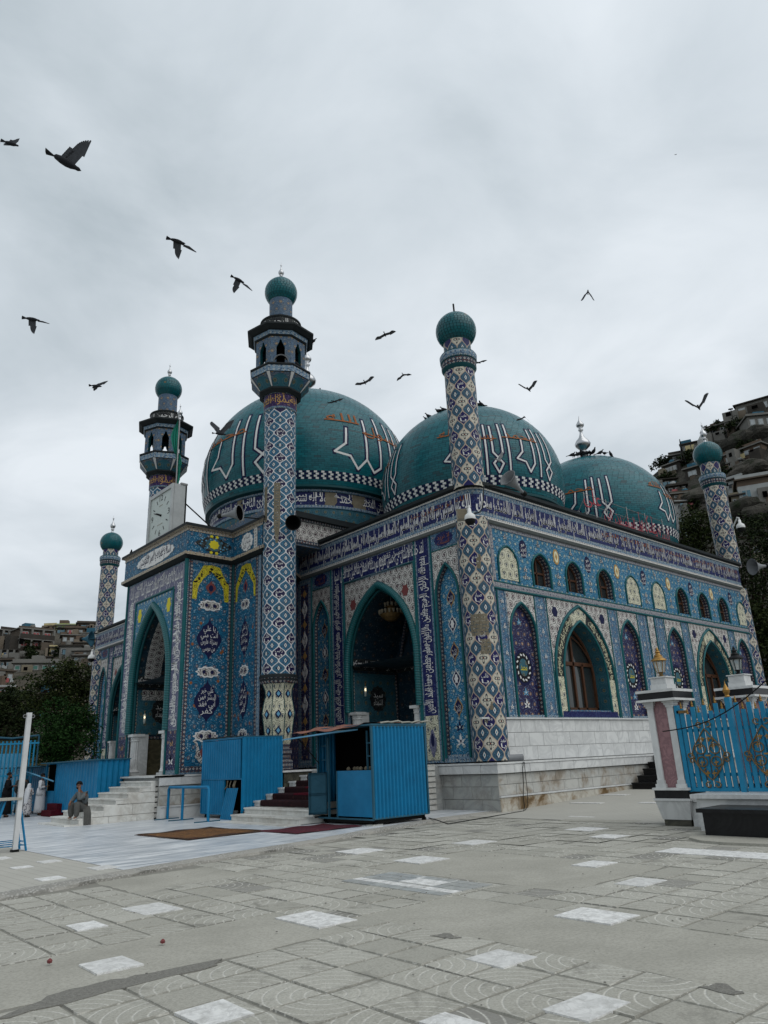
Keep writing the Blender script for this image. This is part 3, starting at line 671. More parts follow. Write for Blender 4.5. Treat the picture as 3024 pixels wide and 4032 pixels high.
        for s in (-1, 1): plate(sp, FR, ellipse(c+s*1.55, 6.55, .17, .2, 12, .1, 6), 0, .02, 1)
        sp.build('spandrel', ['tile_white', 'navy_glaze'], o)
    st = MB()
    for a, b in ((1.42, 1.84), (3.46, 4.08), (8.22, 8.8), (10.42, 11.0), (12.0, 12.58), (14.2, 14.78), (18.92, 19.5), (21.05, 21.45)):
        for q in (a, b-.06): plate(st, FR, rect(q, q+.06, 2.8, 7.0), 0, .02, 0, rot=True)
        for k in range(5): palmette(st, FR, (a+b)/2, 3.1+k*.88, .13, .02, 2, 1)
    for u in (1.36, 3.42, 4.12, 8.17, 8.84, 10.38, 11.2, 11.8, 12.62, 14.16, 14.83, 18.87, 19.54): post(st, FR, u, 2.78, 7.04, .03, 3)
    plate(st, FR, rect(11.26, 11.74, 2.8, 7.02), 0, .014, 4); plate(st, FR, rect(1.42, 21.4, 2.77, 2.86), 0, .022, 0)
    for c in wa: plate(st, FR, rect(c-1.75, c+1.75, 2.80, 3.0), 0, .026, 5)
    st.build('tile_strip', ['border_blue', 'navy_glaze', 'white_glaze', 'teal', 'tile_white', 'ground_navy'], o)
right_facade()
# ---- wings of the front
def portal_inside(fr, uc, w_, v0, vs, vt, depth, parent, door):
    mb = MB(); lp = arch(uc, w_, v0, vs, vt, 14); reveal(mb, fr, list(reversed(lp[1:-1])), 0, -depth, 0)
    for a, b in ((lp[0], lp[1]), (lp[-2], lp[-1])):
        mb.face([fr.p(*a, 0), fr.p(*b, 0), fr.p(*b, -depth), fr.p(*a, -depth)], [(0, 0), (0, b[1]-a[1]), (depth, b[1]-a[1]), (depth, 0)], 0)
    plate(mb, fr, lp, -depth-.02, -depth, 0); mb.face([fr.p(uc-w_/2, v0+.002, .3), fr.p(uc+w_/2, v0+.002, .3), fr.p(uc+w_/2, v0+.002, -depth), fr.p(uc-w_/2, v0+.002, -depth)], None, 1)
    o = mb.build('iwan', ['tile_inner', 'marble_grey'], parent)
    e = MB(); a, b = uc-w_/2, uc+w_/2
    plate(e, fr, rect(a, b, v0, v0+1.35), -depth, -depth+.04, 0)
    for s, x in ((1, a), (-1, b)):
        fs = Fr(fr.p(x, 0, 0), tuple(fr.N*(-s)), tuple(fr.U*s)); plate(e, fs, rect(0.05 if s > 0 else -depth, depth if s > 0 else -.05, v0, v0+1.35), 0, .03, 0)
        plate(e, fs, rect(.1 if s > 0 else -depth, depth if s > 0 else -.1, vs-.15, vs+.32), 0, .03, 2); plate(e, fs, rect(.1 if s > 0 else -depth, depth if s > 0 else -.1, v0+1.4, v0+1.5), 0, .03, 1)
    fs = Fr(fr.p(a, 0, 0), tuple(-fr.N), tuple(fr.U)); g_ = lambda u, v: fs.p(u, v, .04)
    letter(e, 'إنما يريد الله ليذهب عنكم', g_, .15, depth-.05, vs-.12, vs+.30, 3); letter(e, 'الرجس أهل البيت', g_, .2, depth-.1, vs+.05, vs+.28, 3)
    plate(e, fs, rect(.12, depth-.1, v0+1.55, vs-.25), 0, .025, 5); plate(e, fs, ellipse(depth*.55, v0+2.5, .42, .5, 24, .06, 12), 0, .035, 2); column_text(e, ['سيد', 'الشهداء'], g_, depth*.55, v0+2.5, .5, .6, 3)
    for q in (.12, depth-.2): plate(e, fs, rect(q, q+.1, v0+1.55, vs-.25), 0, .035, 1)
    plate(e, fr, rect(a, b, vs-.15, vs+.32), -depth, -depth+.03, 2); plate(e, fr, rect(a, b, v0+1.36, v0+1.5), -depth, -depth+.03, 1)
    letter(e, 'رجال لا تلهيهم تجارة ولا بيع عن ذكر الله', lambda u, v: fr.p(u, v, -depth+.04), a+.1, b-.1, vs-.12, vs+.30, 3)
    plate(e, fr, ellipse(uc+.3, v0+2.4, .5, .5, 24, .06, 12), -depth, -depth+.03, 4); column_text(e, ['سيد', 'الشهداء'], lambda u, v: fr.p(u, v, -depth+.04), uc+.3, v0+2.4, .6, .6, 3)
    for k in range(-2, 3): e.tube([fr.p(uc+k*w_*.22, vs+.35, -depth+.03), fr.p(uc+k*w_*.14, vs+(vt-vs)*.55, -depth+.3), fr.p(uc, vt-.25, -depth+.9)], .05, 6, 1)
    e.build('iwan_panel', ['marble_green', 'border_dark', 'ground_black', 'white_glaze', 'yellow_glaze', 'tile_teal'], o)
    if door:
        d = MB(); fr2 = fr; u0, u1 = door
        for q in ((u0, u0+.12, v0, v0+2.9), (u1-.12, u1, v0, v0+2.9), (u0, u1, v0+2.78, v0+2.95)): plate(d, fr, rect(*q), -depth, -depth+.12, 0)
        plate(d, fr, rect(u0+.12, u1-.12, v0, v0+2.8), -depth, -depth+.035, 1)
        plate(d, fr, [(u0+.25, v0+1.0), (u0+.45, v0+.9), (u0+.5, v0+2.4), (u0+.3, v0+2.45)], -depth+.035, -depth+.1, 2)
        d.build('door', ['wood_brown', 'dark_inside', 'blue_pale'], o)
    return o
def marble_column(fr, u, v0, v1, parent, s=1):
    mb = MB(); c = fr.p(u, 0, -.20); s = 1.05
    mb.box(-.2, .2, -.42, -.05, v0, v1-.02, 0, lambda q: c+fr.U*q.x+fr.N*q.y+Vector((0, 0, q.z)))
    mb.box(-.25, .25, -.25, .25, v0, v0+.09, 0, lambda q: c+fr.U*q.x+fr.N*q.y+Vector((0, 0, q.z))); mb.box(-.25, .25, -.25, .25, v1-.1, v1, 0, lambda q: c+fr.U*q.x+fr.N*q.y+Vector((0, 0, q.z)))
    prof = [(.21, v0+.09), (.235, v0+.14), (.2, v0+.19)]+[(.185, v0+.24), (.185, v1-.3)]+[(.2, v1-.28), (.21, v1-.25), (.19, v1-.22), (.215, v1-.17), (.195, v1-.14), (.23, v1-.1)]
    n = 32; base = len(mb.v)
    for r_, z in prof:
        for j in range(n):
            k = s*(r_*(1-.07*(j % 2)) if .18 < r_ < .19 else r_)
            a = 2*pi*j/n; mb.v.append((c.x+k*math.cos(a), c.y+k*math.sin(a), z))
    for i in range(len(prof)-1):
        for j in range(n): mb.idx((base+i*n+j, base+i*n+(j+1) % n, base+(i+1)*n+(j+1) % n, base+(i+1)*n+j))
    return mb.build('marble_column', 'marble_white', parent)
def wing(Y, sgn, detail=True):
    u = lambda t: -Y(t)
    def rc(a, b, c, d): x, y = sorted((u(a), u(b))); return rect(x, y, c, d)
    uc = u(5.75); sk = MB()
    P_ = arch(uc, 3.86, 1.47, 5.2, 8.0, 14); n1 = arch(u(9.47), 1.0, 1.7, 7.0, 8.08, 9); n2 = arch(u(2.07), 1.0, 1.7, 7.0, 8.08, 9)
    skin(sk, FL, rc(1.0, 11.3, 1.46, 9.4), [P_, n1, n2]); o = sk.build('front_wall', 'border_blue', shrine)
    for t, lp in ((9.47, n1), (2.07, n2)):
        mb = MB(); reveal(mb, FL, list(reversed(lp)), 0, -.16, 1); plate(mb, FL, lp, -.17, -.16, 0); q = mb.build('arch_niche', ['tile_light', 'border_dark'], shrine)
        trim('arch_trim', FL, u(t), 1.1, 1.6, 7.0, 8.16, .05, .02, q, 'teal')
        md = MB(); cc = u(t)
        for k in range(6):
            z = 2.2+k*.93 if k else 2.15; ww, hh = .15, .30
            if k == 0: palmette(md, FL, cc, 2.1, .32, -.15, 0, 1); palmette(md, FL, cc, 2.55, .28, -.15, 1, 0); continue
            q_ = [(cc+ww*math.sin(a_)*1, z+.08+hh*math.cos(a_)) for a_ in [2*pi*i_/16 for i_ in range(16)]][::-1]
            q_ = ogee(cc, z+.08, .19, .36, 6)
            plate(md, FL, q_, -.16, -.15, 3 if k % 2 else 0); plate(md, FL, ogee(cc, z+.08, .155, .30, 6), -.16, -.144, 1)
            if k % 2: column_text(md, ['رب', 'الفلق'], lambda a_, b_: FL.p(a_, b_, -.138), cc, z+.06, .22, .30, 0)
            else: plate(md, FL, ellipse(cc, z+.08, .08, .15, 12, .2, 6), -.16, -.138, 0)
        md.build('medallion', ['white_glaze', 'navy_glaze', 'yellow_glaze', 'ochre_glaze'], q, False, 'stuff')
        sp = MB(); spandrels(sp, FL, cc, 1.18, 7.0, 8.24, cc-.62, cc+.62, 8.72, .016, 0); plate(sp, FL, rect(cc-.64, cc+.64, 8.80, 9.36), 0, .016, 1)
        plate(sp, FL, ellipse(cc, 9.08, .46, .26, 28, .05, 14), 0, .024, 2); column_text(sp, ['لا نريد', 'السيئات'], lambda a_, b_: FL.p(a_, b_, .03), cc, 9.06, .62, .40, 3)
        sp.build('spandrel', ['tile_white', 'tile_strip', 'ground_navy', 'orange_glaze'], o)
    st = MB(); tx = MB()
    for a, b in ((2.80, 3.60), (7.98, 8.70)):
        x, y = sorted((u(a), u(b))); plate(st, FL, rect(x+.1, y-.1, 3.0, 9.35), 0, .02, 0, rot=True)
        vtext(tx, FL, TIN if a < 5 else TIN3, x+.12, y-.12, 3.05, 8.7, .028)
        plate(st, FL, rect(x+.1, y-.1, 1.55, 3.0), 0, .02, 1); plate(st, FL, ellipse((x+y)/2, 2.1, .16, .42, 20, .12, 4), 0, .03, 2); plate(st, FL, ellipse((x+y)/2, 2.2, .08, .22, 12), 0, .035, 4)
    x, y = sorted((u(3.60), u(8.0))); plate(st, FL, rect(x, y, 8.66, 9.32), 0, .021, 0)
    fn = lambda a_, b_: FL.p(a_, b_, .03); h = (x+y)/2
    w2 = TIN2.split(); letter(tx, ' '.join(w2[:7]), fn, h, y+.5, 8.62, 9.34); letter(tx, ' '.join(w2[7:]), fn, x-.5, h, 8.62, 9.34); letter(tx, 'في أحسن تقويم', fn, h+.2, y, 8.95, 9.32); letter(tx, 'ثم رددناه أسفل', fn, x, h-.2, 8.95, 9.32)
    for t in (1.34, 2.76, 3.62, 7.92, 8.76, 10.14): post(st, FL, u(t), 1.5, 9.36, .035, 3)
    for z in (8.72,): st.tube([FL.p(u(1.35), z, .02), FL.p(u(2.74), z, .02)], .025, 6, 3); st.tube([FL.p(u(8.8), z, .02), FL.p(u(10.1), z, .02)], .025, 6, 3)
    st.tube([FL.p(u(3.66), 1.5, .04), FL.p(u(3.66), 8.58, .04), FL.p(u(7.88), 8.58, .04), FL.p(u(7.88), 1.5, .04)], .05, 8, 3)
    x, y = sorted((u(10.24), u(11.05))); plate(st, FL, rect(x, y, 1.55, 9.35), 0, .03, 5)
    plate(st, FL, rect(x+.13, y-.13, 1.75, 9.1), 0, .04, 6)
    for k in range(5):
        z = 2.6+k*1.35; plate(st, FL, ogee((x+y)/2, z, .19, .42, 6), 0, .05, 7 if k else 8)
        column_text(st, ['يا', 'علي'], lambda a_, b_: FL.p(a_, b_, .056), (x+y)/2, z, .24, .46, 4)
        plate(st, FL, ogee((x+y)/2, z+.68, .13, .2, 6), 0, .05, 8)
    so_ = st.build('tile_band', ['ground_navy', 'tile_cream', 'ground_grey', 'teal', 'navy_glaze', 'border_blue', 'tile_navy', 'white_glaze', 'ochre_glaze'], o); tx.build('inscription', 'white_glaze', o, False, 'stuff')
    sp = MB(); spandrels(sp, FL, uc, 4.24, 5.2, 8.3, uc-2.06, uc+2.06, 8.52, .018, 0)
    for s in (-1, 1): plate(sp, FL, ellipse(uc+s*1.55, 7.6, .18, .22, 12, .15, 6), 0, .026, 1)
    sp.build('spandrel', ['tile_white', 'red_glaze'], o)
    x, y = sorted((u(6.0), u(4.1)))
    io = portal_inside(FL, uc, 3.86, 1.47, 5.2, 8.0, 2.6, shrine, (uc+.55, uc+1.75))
    trim('arch_trim', FL, uc, 4.05, 3.4, 5.2, 8.12, .14, .03, io); trim('arch_trim', FL, uc, 3.78, 3.4, 5.2, 7.94, .06, -.10, io, 'teal_dark')
    for s in (-1, 1): marble_column(FL, uc+s*1.74, 1.47, 3.42, io)
wing(lambda t: t, 1); wing(lambda t: 35.7-t, -1)
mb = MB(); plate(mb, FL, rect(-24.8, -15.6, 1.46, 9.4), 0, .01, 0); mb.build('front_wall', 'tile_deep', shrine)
# ---- projecting main portal
def pishtaq():
    uc = -12.82; sk = MB(); lp = arch(uc, 3.2, 1.44, 5.0, 7.82, 14); skin(sk, FP, rect(-15.62, -10.0, 1.44, 9.32), [lp]); o = sk.build('portal_front', 'border_blue', shrine)
    st = MB(); tx = MB()
    for a, b, s in ((-15.45, -14.66, TIN3), (-11.0, -10.2, TIN)):
        plate(st, FP, rect(a, b, 3.0, 9.2), 0, .02, 0, rot=True); vtext(tx, FP, s, a+.06, b-.06, 3.05, 8.5, .028); vtext(tx, FP, s[:30], a+.06, b-.06, 3.05, 8.5, .03)
        plate(st, FP, rect(a, b, 1.6, 2.95), 0, .02, 1); palmette(st, FP, (a+b)/2, 1.9, .3, .02, 2, 4); palmette(st, FP, (a+b)/2, 2.5, .22, .02, 5, 4)
    plate(st, FP, rect(-14.66, -11., 8.42, 9.22), 0, .021, 0); fn = lambda a_, b_: FP.p(a_, b_, .03)
    letter(tx, 'إنما وليكم الله ورسوله والذين آمنوا', fn, -12.8, -10.3, 8.38, 9.24); letter(tx, 'الذين يقيمون الصلاة ويؤتون الزكاة', fn, -15.3, -12.8, 8.38, 9.24); letter(tx, 'وهم راكعون صدق الله', fn, -14.6, -11, 8.8, 9.2)
    for q in (-15.58, -14.60, -11.06, -10.12): post(st, FP, q, 1.46, 9.3 if q < -15 or q > -10.5 else 8.38, .05, 3)
    st.tube([FP.p(-14.6, 8.36, .03), FP.p(-11.06, 8.36, .03)], .05, 8, 3); post(st, FP, -10.03, 1.46, 9.3, .08, 3)
    st.build('tile_band', ['ground_grey', 'tile_navy', 'white_glaze', 'teal', 'navy_glaze', 'ochre_glaze'], o); tx.build('inscription', 'white_glaze', o, False, 'stuff')
    sp = MB(); spandrels(sp, FP, uc, 3.62, 5.0, 8.1, -14.56, -11.1, 8.3, .018, 0)
    for s in (-1, 1): plate(sp, FP, ellipse(uc+s*1.35, 7.75, .17, .3, 14, .2, 6), 0, .026, 1)
    sp.build('spandrel', ['tile_light', 'yellow_glaze'], o)
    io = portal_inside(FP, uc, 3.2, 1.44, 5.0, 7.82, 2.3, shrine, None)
    wb = MB(); a = arch(uc, 2.5, 5.2, 5.2, 7.4, 10); b = arch(uc, 1.9, 5.2, 5.2, 6.9, 10)
    for k in range(len(a)-1): wb.face([FP.p(*a[k], -2.2), FP.p(*a[k+1], -2.2), FP.p(*b[k+1], -2.2), FP.p(*b[k], -2.2)], [a[k], a[k+1], b[k+1], b[k]])
    plate(wb, FP, rect(uc-1.55, uc+1.55, 4.45, 4.8), -2.3, -2.2, 0)
    fs = Fr(FP.p(uc-1.6, 0, 0), tuple(-FP.N), tuple(FP.U)); vault = arch(uc, 3.2, 5., 5., 7.82, 14)[14:]
    for k in range(14):
        p, q = vault[k], vault[k+1]
        for d0, d1 in ((-.45, -1.15),): wb.face([FP.p(p[0]+.02, p[1]-.02, d0), FP.p(q[0]+.02, q[1]-.02, d0), FP.p(q[0]+.02, q[1]-.02, d1), FP.p(p[0]+.02, p[1]-.02, d1)], [(k*.3, 0), (k*.3+.3, 0), (k*.3+.3, .7), (k*.3, .7)])
    plate(wb, fs, rect(.4, 2.2, 4.35, 4.75), 0, .045, 0); wb.build('iwan_band', 'tile_white', io)
    trim('arch_trim', FP, uc, 3.42, 3.0, 5.0, 7.98, .15, .03, io); trim('arch_trim', FP, uc, 3.12, 3.0, 5.0, 7.76, .06, -.12, io, 'teal_dark')
    for s in (-1, 1): marble_column(FP, uc+s*1.40, 1.44, 3.0, io)
    # flank and the set back face
    for fr, a, b, nm in ((FS, -5.4, -3.4, 2), (F3, -10., -7.95, 1)):
        c = (a+b)/2 if nm == 2 else -9.05; hw = (b-a)/2-.2 if nm == 2 else .75
        mb = MB(); plate(mb, fr, rect(a, b, 1.44, 9.32), 0, 0, 1)
        plate(mb, fr, rect(c-hw, c+hw, 1.7, 9.2), 0, .012, 0)
        for q in (c-hw-.14, c+hw): plate(mb, fr, rect(q, q+.14, 1.5, 9.3), 0, .02, 2, rot=True)
        plate(mb, fr, rect(c-hw, c+hw, 1.5, 1.68), 0, .02, 2)
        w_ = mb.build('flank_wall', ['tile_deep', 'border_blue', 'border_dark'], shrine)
        od = MB(); k = 1 if nm == 2 else .66
        la = [(c-hw+.02, 9.15), (c-hw+.02, 7.75), (c-hw+.22*k, 7.75), (c-hw+.26*k, 8.3), (c-hw*.45, 8.62), (c, 8.95), (c+hw*.45, 8.62), (c+hw-.26*k, 8.3), (c+hw-.22*k, 7.75), (c+hw-.02, 7.75), (c+hw-.02, 8.45), (c+hw*.7, 8.8), (c+hw*.5, 9.12), (c, 9.17), (c-hw*.5, 9.12)]
        la = [(c-hw+.02, 7.75), (c-hw+.2*k, 7.75), (c-hw+.26*k, 8.25), (c-hw*.45, 8.55), (c, 8.9), (c+hw*.45, 8.55), (c+hw-.26*k, 8.25), (c+hw-.2*k, 7.75), (c+hw-.02, 7.75), (c+hw-.02, 8.4), (c+hw*.66, 8.78), (c+hw*.45, 9.1), (c, 9.16), (c-hw*.45, 9.1), (c-hw*.66, 8.78), (c-hw+.02, 8.4)]
        plate(od, fr, la, 0, .022, 0)
        for j in range(26):
            t = rnd.random(); x = c+hw*(2*t-1)*.92; y = 8.35+.6*(1-abs(2*t-1))+rnd.uniform(-.05, .15); plate(od, fr, ellipse(x, y, .05*k, .035, 6), .02, .026, 2)
        for z, big in ((6.25, 1), (3.95, 1)):
            plate(od, fr, ogee(c, z, .52*k, .82, 8), 0, .022, 1); plate(od, fr, ellipse(c, z, .43*k, .60, 28, .04, 14), 0, .024, 1)
            column_text(od, (['يا علي', 'أنت مني', 'بمنزلة هارون', 'من موسى'] if z > 5 else ['علي خير', 'البشر فمن', 'أبى فقد', 'كفر']), lambda a_, b_: fr.p(a_, b_, .03), c, z+.02, .72*k, 1.0, 3)
        for z in (7.55, 5.02, 2.72):
            plate(od, fr, ellipse(c, z, .47*k, .20, 48, .10, 10), 0, .020, 3); plate(od, fr, ellipse(c, z, .41*k, .155, 40, .10, 10), 0, .024, 6)
            for s in (-1, 1): plate(od, fr, ellipse(c+s*.17*k, z, .075*k, .075, 16, .2, 8), 0, .028, 1)
        for z in (8.25, 2.15): plate(od, fr, ogee(c, z, .22*k, .30, 6), 0, .022, 4); plate(od, fr, ellipse(c, z-.02, .1*k, .13, 10), 0, .026, 1)
        for j in range(14):
            x = c+rnd.uniform(-.85, .85)*hw; y = 1.9+rnd.random()*5.5
            plate(od, fr, ellipse(x, y, .06*k, .06, 10, .25, 5), 0, .018, 5)
        if nm == 2:
            pe = [(c-.5, 2.55), (c-.42, 2.5), (c-.34, 2.3), (c-.38, 2.0), (c-.2, 1.8), (c+.15, 1.72), (c+.1, 1.95), (c-.15, 2.0), (c-.22, 2.2), (c-.3, 2.45), (c-.42, 2.62)]
            plate(od, fr, pe, 0, .03, 6)
        od.build('ornament', ['tile_yellow', 'navy_glaze', 'black_glaze', 'white_glaze', 'red_glaze', 'orange_glaze', 'tile_white'], w_, False, 'stuff')
    mb = MB(); mb.tube([(-3.45, 9.95, 1.5), (-3.45, 9.95, 9.3)], .07, 8); mb.build('corner_post', 'teal_dark', shrine)
    mb = MB(); mb.face([(-3.4, 7.95, 1.4), (.55, 11.2, 1.4), (.55, 11.2, 9.4), (-3.4, 7.95, 9.4)], rect(0, 4, 1.4, 9.4)); mb.build('flank_wall', 'tile_navy', shrine)
    mb = MB(); mb.face([(-5.4, 15.62, 1.4), (.55, 15.62, 1.4), (.55, 15.62, 9.4), (-5.4, 15.62, 9.4)], rect(0, 6, 1.4, 9.4)); mb.build('flank_wall', 'tile_navy', shrine)
    pth = [(.5, 15.62), (-5.4, 15.62), (-5.4, 10.), (-3.4, 10.), (-3.4, 7.98), (.4, 11.1)]
    pr = [(0, 9.28), (.12, 9.30), (.26, 9.40), (.26, 9.52), (.16, 9.54), (.16, 10.36), (.18, 10.37), (.18, 10.50), (.30, 10.54), (.30, 10.66), (-.3, 10.70)]
    mb = MB(); sweep(mb, pth, pr, [2, 2, 1, 1, 0, 0, 1, 1, 2, 2]); o = mb.build('portal_cornice', ['tile_deep', 'border_ochre', 'eave_dark'], shrine)
    md = MB(); d = .18
    plate(md, FP, ellipse(-12.7, 9.95, 1.75, .33, 32, .03, 16), .16, d, 0); fn = lambda a_, b_: FP.p(a_, b_, d+.006)
    letter(md, 'السلام عليك يا أمير المؤمنين', fn, -14.2, -11.2, 9.72, 10.2, 1); letter(md, 'يا علي بن أبي طالب', fn, -13.9, -11.5, 9.95, 10.25, 1)
    for a, b, fr, c, r1, r2 in ((0, 0, FS, -4.42, .78, .38),): plate(md, fr, ogee(c, 9.95, r1, r2, 8), .16, d, 2); plate(md, fr, ellipse(c, 9.95, .62, .3, 24, .05, 12), .16, d+.002, 2); plate(md, fr, ellipse(c, 9.95, .34, .26, 20), .16, d+.004, 4); plate(md, fr, ellipse(c, 9.95, .21, .18, 16, .1, 8), .16, d+.008, 3)
    for s in (-1, 1):
        for s2 in (-1, 1): plate(md, FS, ellipse(-4.42+s*.12, 9.95+s2*.33, .07, .06, 10, .2, 5), .16, d+.008, 3)
    for j in range(26):
        a_ = rnd.uniform(0, 2*pi); r_ = rnd.uniform(.55, .95); plate(md, FS, ellipse(-4.42+.72*r_*math.cos(a_), 9.95+.3*r_*math.sin(a_), .04, .035, 6), .16, d+.006, 5)
    plate(md, F3, ellipse(-8.75, 9.95, .42, .36, 24, .06, 12), .16, d, 0); column_text(md, ['السلام', 'عليك يا', 'ولي الله'], lambda a_, b_: F3.p(a_, b_, d+.006), -8.75, 9.95, .6, .56, 1)
    plate(md, F3, rect(-8.22, -8.0, 9.56, 10.36), .16, d+.01, 6)
    md.build('medallion', ['white_glaze', 'navy_glaze', 'ground_black', 'yellow_glaze', 'tile_teal', 'blue_pale', 'border_white'], o, False, 'stuff')
pishtaq()
# ---- domes
GL = {'allah': ([[(.17, .70), (.15, .45), (0, .31), (.21, .27), (.32, .10), (.45, .26), (.45, .90)], [(.45, .26), (.57, .10), (.68, .19), (.68, 1.)], [(.88, 0), (.88, .98)]], 1.02),
      'la': ([[(0, .95), (0, .40), (.21, .2), (.105, .04), (0, .2), (.21, .40), (.21, 1.)]], .36), 'alef': ([[(0, .02), (0, 1.)]], .17),
      'ilah': ([[(.17, .7), (.15, .45), (0, .31), (.21, .27), (.32, .10), (.45, .26), (.45, .96)], [(.62, .05), (.62, 1.)]], .80)}
PHR = ['allah', 'la', 'alef', 'ilah', 'la']
def dome(name, c, R_, zb, zm, zt, zd, tz0, tz1, th0, seed, kk=1.08, step=-2.29, ringtext=True):
    rd = random.Random(seed); H = zt-zm; p0 = -math.asin(min(.6, (zm-zb)/(R_*1.02))); H2 = (zm-zb)/math.sin(-p0)
    def pr(ph): return (R_*math.cos(ph)**(1 if ph < 0 else .97), zm+(H if ph > 0 else H2)*math.sin(ph)+(.035*R_*(ph/(pi/2))**6 if ph > 0 else 0))
    N = 64; tab = [pr(p0+(pi/2-p0)*i/N) for i in range(N+1)]; S = [0]
    for i in range(N): S.append(S[-1]+math.hypot(tab[i+1][0]-tab[i][0], tab[i+1][1]-tab[i][1]))
    def sat(s):
        i = 0
        while i < N-1 and S[i+1] < s: i += 1
        t = (s-S[i])/(S[i+1]-S[i]); return (tab[i][0]+(tab[i+1][0]-tab[i][0])*t, tab[i][1]+(tab[i+1][1]-tab[i][1])*t)
    def zat(z):
        i = 0
        while i < N-1 and tab[i+1][1] < z: i += 1
        t = (z-tab[i][1])/max(1e-6, tab[i+1][1]-tab[i][1]); return tab[i][0]+(tab[i+1][0]-tab[i][0])*t
    a0 = camang(c)
    mb = MB(); mb.lathe([(max(.02, r-.02), z) for r, z in tab[::2]], 72, c); sh = mb.build('dome', 'dome_joint', shrine, True)
    # glazed bricks, course by course
    bk = MB(); rh = .105; n = int(S[-1]/rh)
    for k in range(n):
        r0, z0 = sat(k*rh+.004); r1, z1 = sat((k+1)*rh-.004)
        if r1 < .25: break
        m = max(8, int(2*pi*(r0+r1)/2/.30)); of = .5*(k % 2)+rd.random()*.1; tone = rd.uniform(.25, .75); da = 2*pi/m; g = .006/max(r0, .2)
        for j in range(m):
            A = (j+of)*da
            if math.cos(A-a0) < -.45: continue
            a, b = A+g, A+da-g; o = rd.uniform(0, .004); o2 = o+rd.uniform(-.002, .002); t = min(1, max(0, tone+rd.gauss(0, .22)))
            q = []
            for aa, rr, z_, oo in ((a, r0, z0, o), (b, r0, z0, o2), (b, r1, z1, o2), (a, r1, z1, o)): q.append((c[0]+(rr+oo)*math.cos(aa), c[1]+(rr+oo)*math.sin(aa), z_))
            bk.face(q, [(t, .5)]*4)
    bk.build('glazed_brick', 'dome_brick', sh, False, 'stuff')
    def P(th, z, o): r = zat(z)+o; return Vector((c[0]+r*math.cos(th), c[1]+r*math.sin(th), z+o*.2))
    # chequer band
    ck = MB(); nb = int(2*pi*zat(zb+.5)/.34); zc = zb+.30
    for row in range(4):
        for j in range(nb*2):
            th = 2*pi*(j+.0)/(nb*2)
            if math.cos(th-a0) < -.4: continue
            z0 = zc+row*.10; m = 1 if (j+row//1) % 2 and not (row % 2 == 0 and False) else 0
            sft = pi/nb*(row % 2)*.5
            a, b = th+.003+sft, th+pi/nb-.003+sft; ck.face([P(a, z0+.006, .012), P(b, z0+.006, .012), P(b, z0+.094, .012), P(a, z0+.094, .012)], None, m)
    ck.build('chequer_band', ['navy_glaze', 'white_glaze'], sh)
    # square lettering
    tx = MB(); h = tz1-tz0; Rm = zat((tz0+tz1)/2)
    def ribbon(pts, wd, off, m, ext=0):
        pts = [Vector(p) for p in pts]; out = []
        if ext: pts[0] = pts[0]+(pts[0]-pts[1]).normalized()*ext; pts[-1] = pts[-1]+(pts[-1]-pts[-2]).normalized()*ext
        for i in range(len(pts)-1):
            a, b = pts[i], pts[i+1]; d = (b-a).normalized(); nn = Vector((-d.y, d.x))*wd/2; k = max(1, int((b-a).length/.12)); e = d*wd*.32 if True else 0
            a2 = a-(e if i else d*0); b2 = b+(e if i < len(pts)-2 else d*0)
            for s in range(k):
                p = a2.lerp(b2, s/k); q = a2.lerp(b2, (s+1)/k)
                tx.face([P(th0+x*h/Rm*(1 if True else 1), tz0+y*h, off) for x, y in ((p-nn), (q-nn), (q+nn), (p+nn))], None, m)
    for rep in (-1, 0, 1):
        x = rep*abs(step)*Rm/h; k = kk
        for g in PHR:
            st, ad = GL[g]; kx = k
            for s in st:
                q = [Vector((x+a*kx, b)) for a, b in s]
                if math.cos(th0+q[0].x*h/Rm-a0) > -.45: ribbon(q, .078, .014, 1, .03); ribbon(q, .030, .024, 0)
            x += ad*k
    # small orange name across the uprights
    for rep in (-1, 0, 1):
        u0 = th0+rep*abs(step)-.06; LL = 2.62*kk*h
        fn = lambda u, v: P(u0+u/Rm, v, .032)
        for s, a, b in (('الله', .0, .17), ('رسول', .2, .46), ('محمد', .55, .86)):
            v, f, wd = glyphs(s); i0 = len(tx.v); ua, ub = a*LL, b*LL; z0 = tz0+h*(.80 if a < .1 else .66 if a < .3 else .70)
            tx.v.extend(tuple(fn(ua+p[0]/wd*(ub-ua), z0+p[1]*h*.22)) for p in v)
            for q in f: tx.idx([i0+k for k in q], None, 2)
            for s_ in range(12):
                p, q = ua+(ub-ua)*s_/12-.1, ua+(ub-ua)*(s_+1)/12+.1; tx.face([fn(p, z0), fn(q, z0), fn(q, z0+h*.02), fn(p, z0+h*.02)], None, 2)
    tx.build('inscription', ['white_glaze', 'navy_glaze', 'orange_glaze'], sh, False, 'stuff')
    # drum
    rb = tab[0][0]; mb = MB(); rr = rb-.22
    pf = [(rr+.02, zd), (rr+.02, zd+(zb-zd)*.45), (rr+.06, zd+(zb-zd)*.47), (rr+.06, zd+(zb-zd)*.54), (rr, zd+(zb-zd)*.55), (rr, zb-.22), (rr+.08, zb-.2), (rr+.08, zb-.1), (rb+.06, zb-.04), (rb+.06, zb+.06), (rb-.05, zb+.08)]
    mb.lathe(pf, 72, c, 0, 0, 2*pi, rr, [1, 1, 2, 2, 0, 2, 2, 3, 3, 3], a0); dr = mb.build('drum', ['ground_navy', 'tile_teal', 'border_blue', 'teal_dark'], sh); autosmooth(dr, 30)
    t2 = MB(); z0, z1 = zd+(zb-zd)*.56, zb-.2
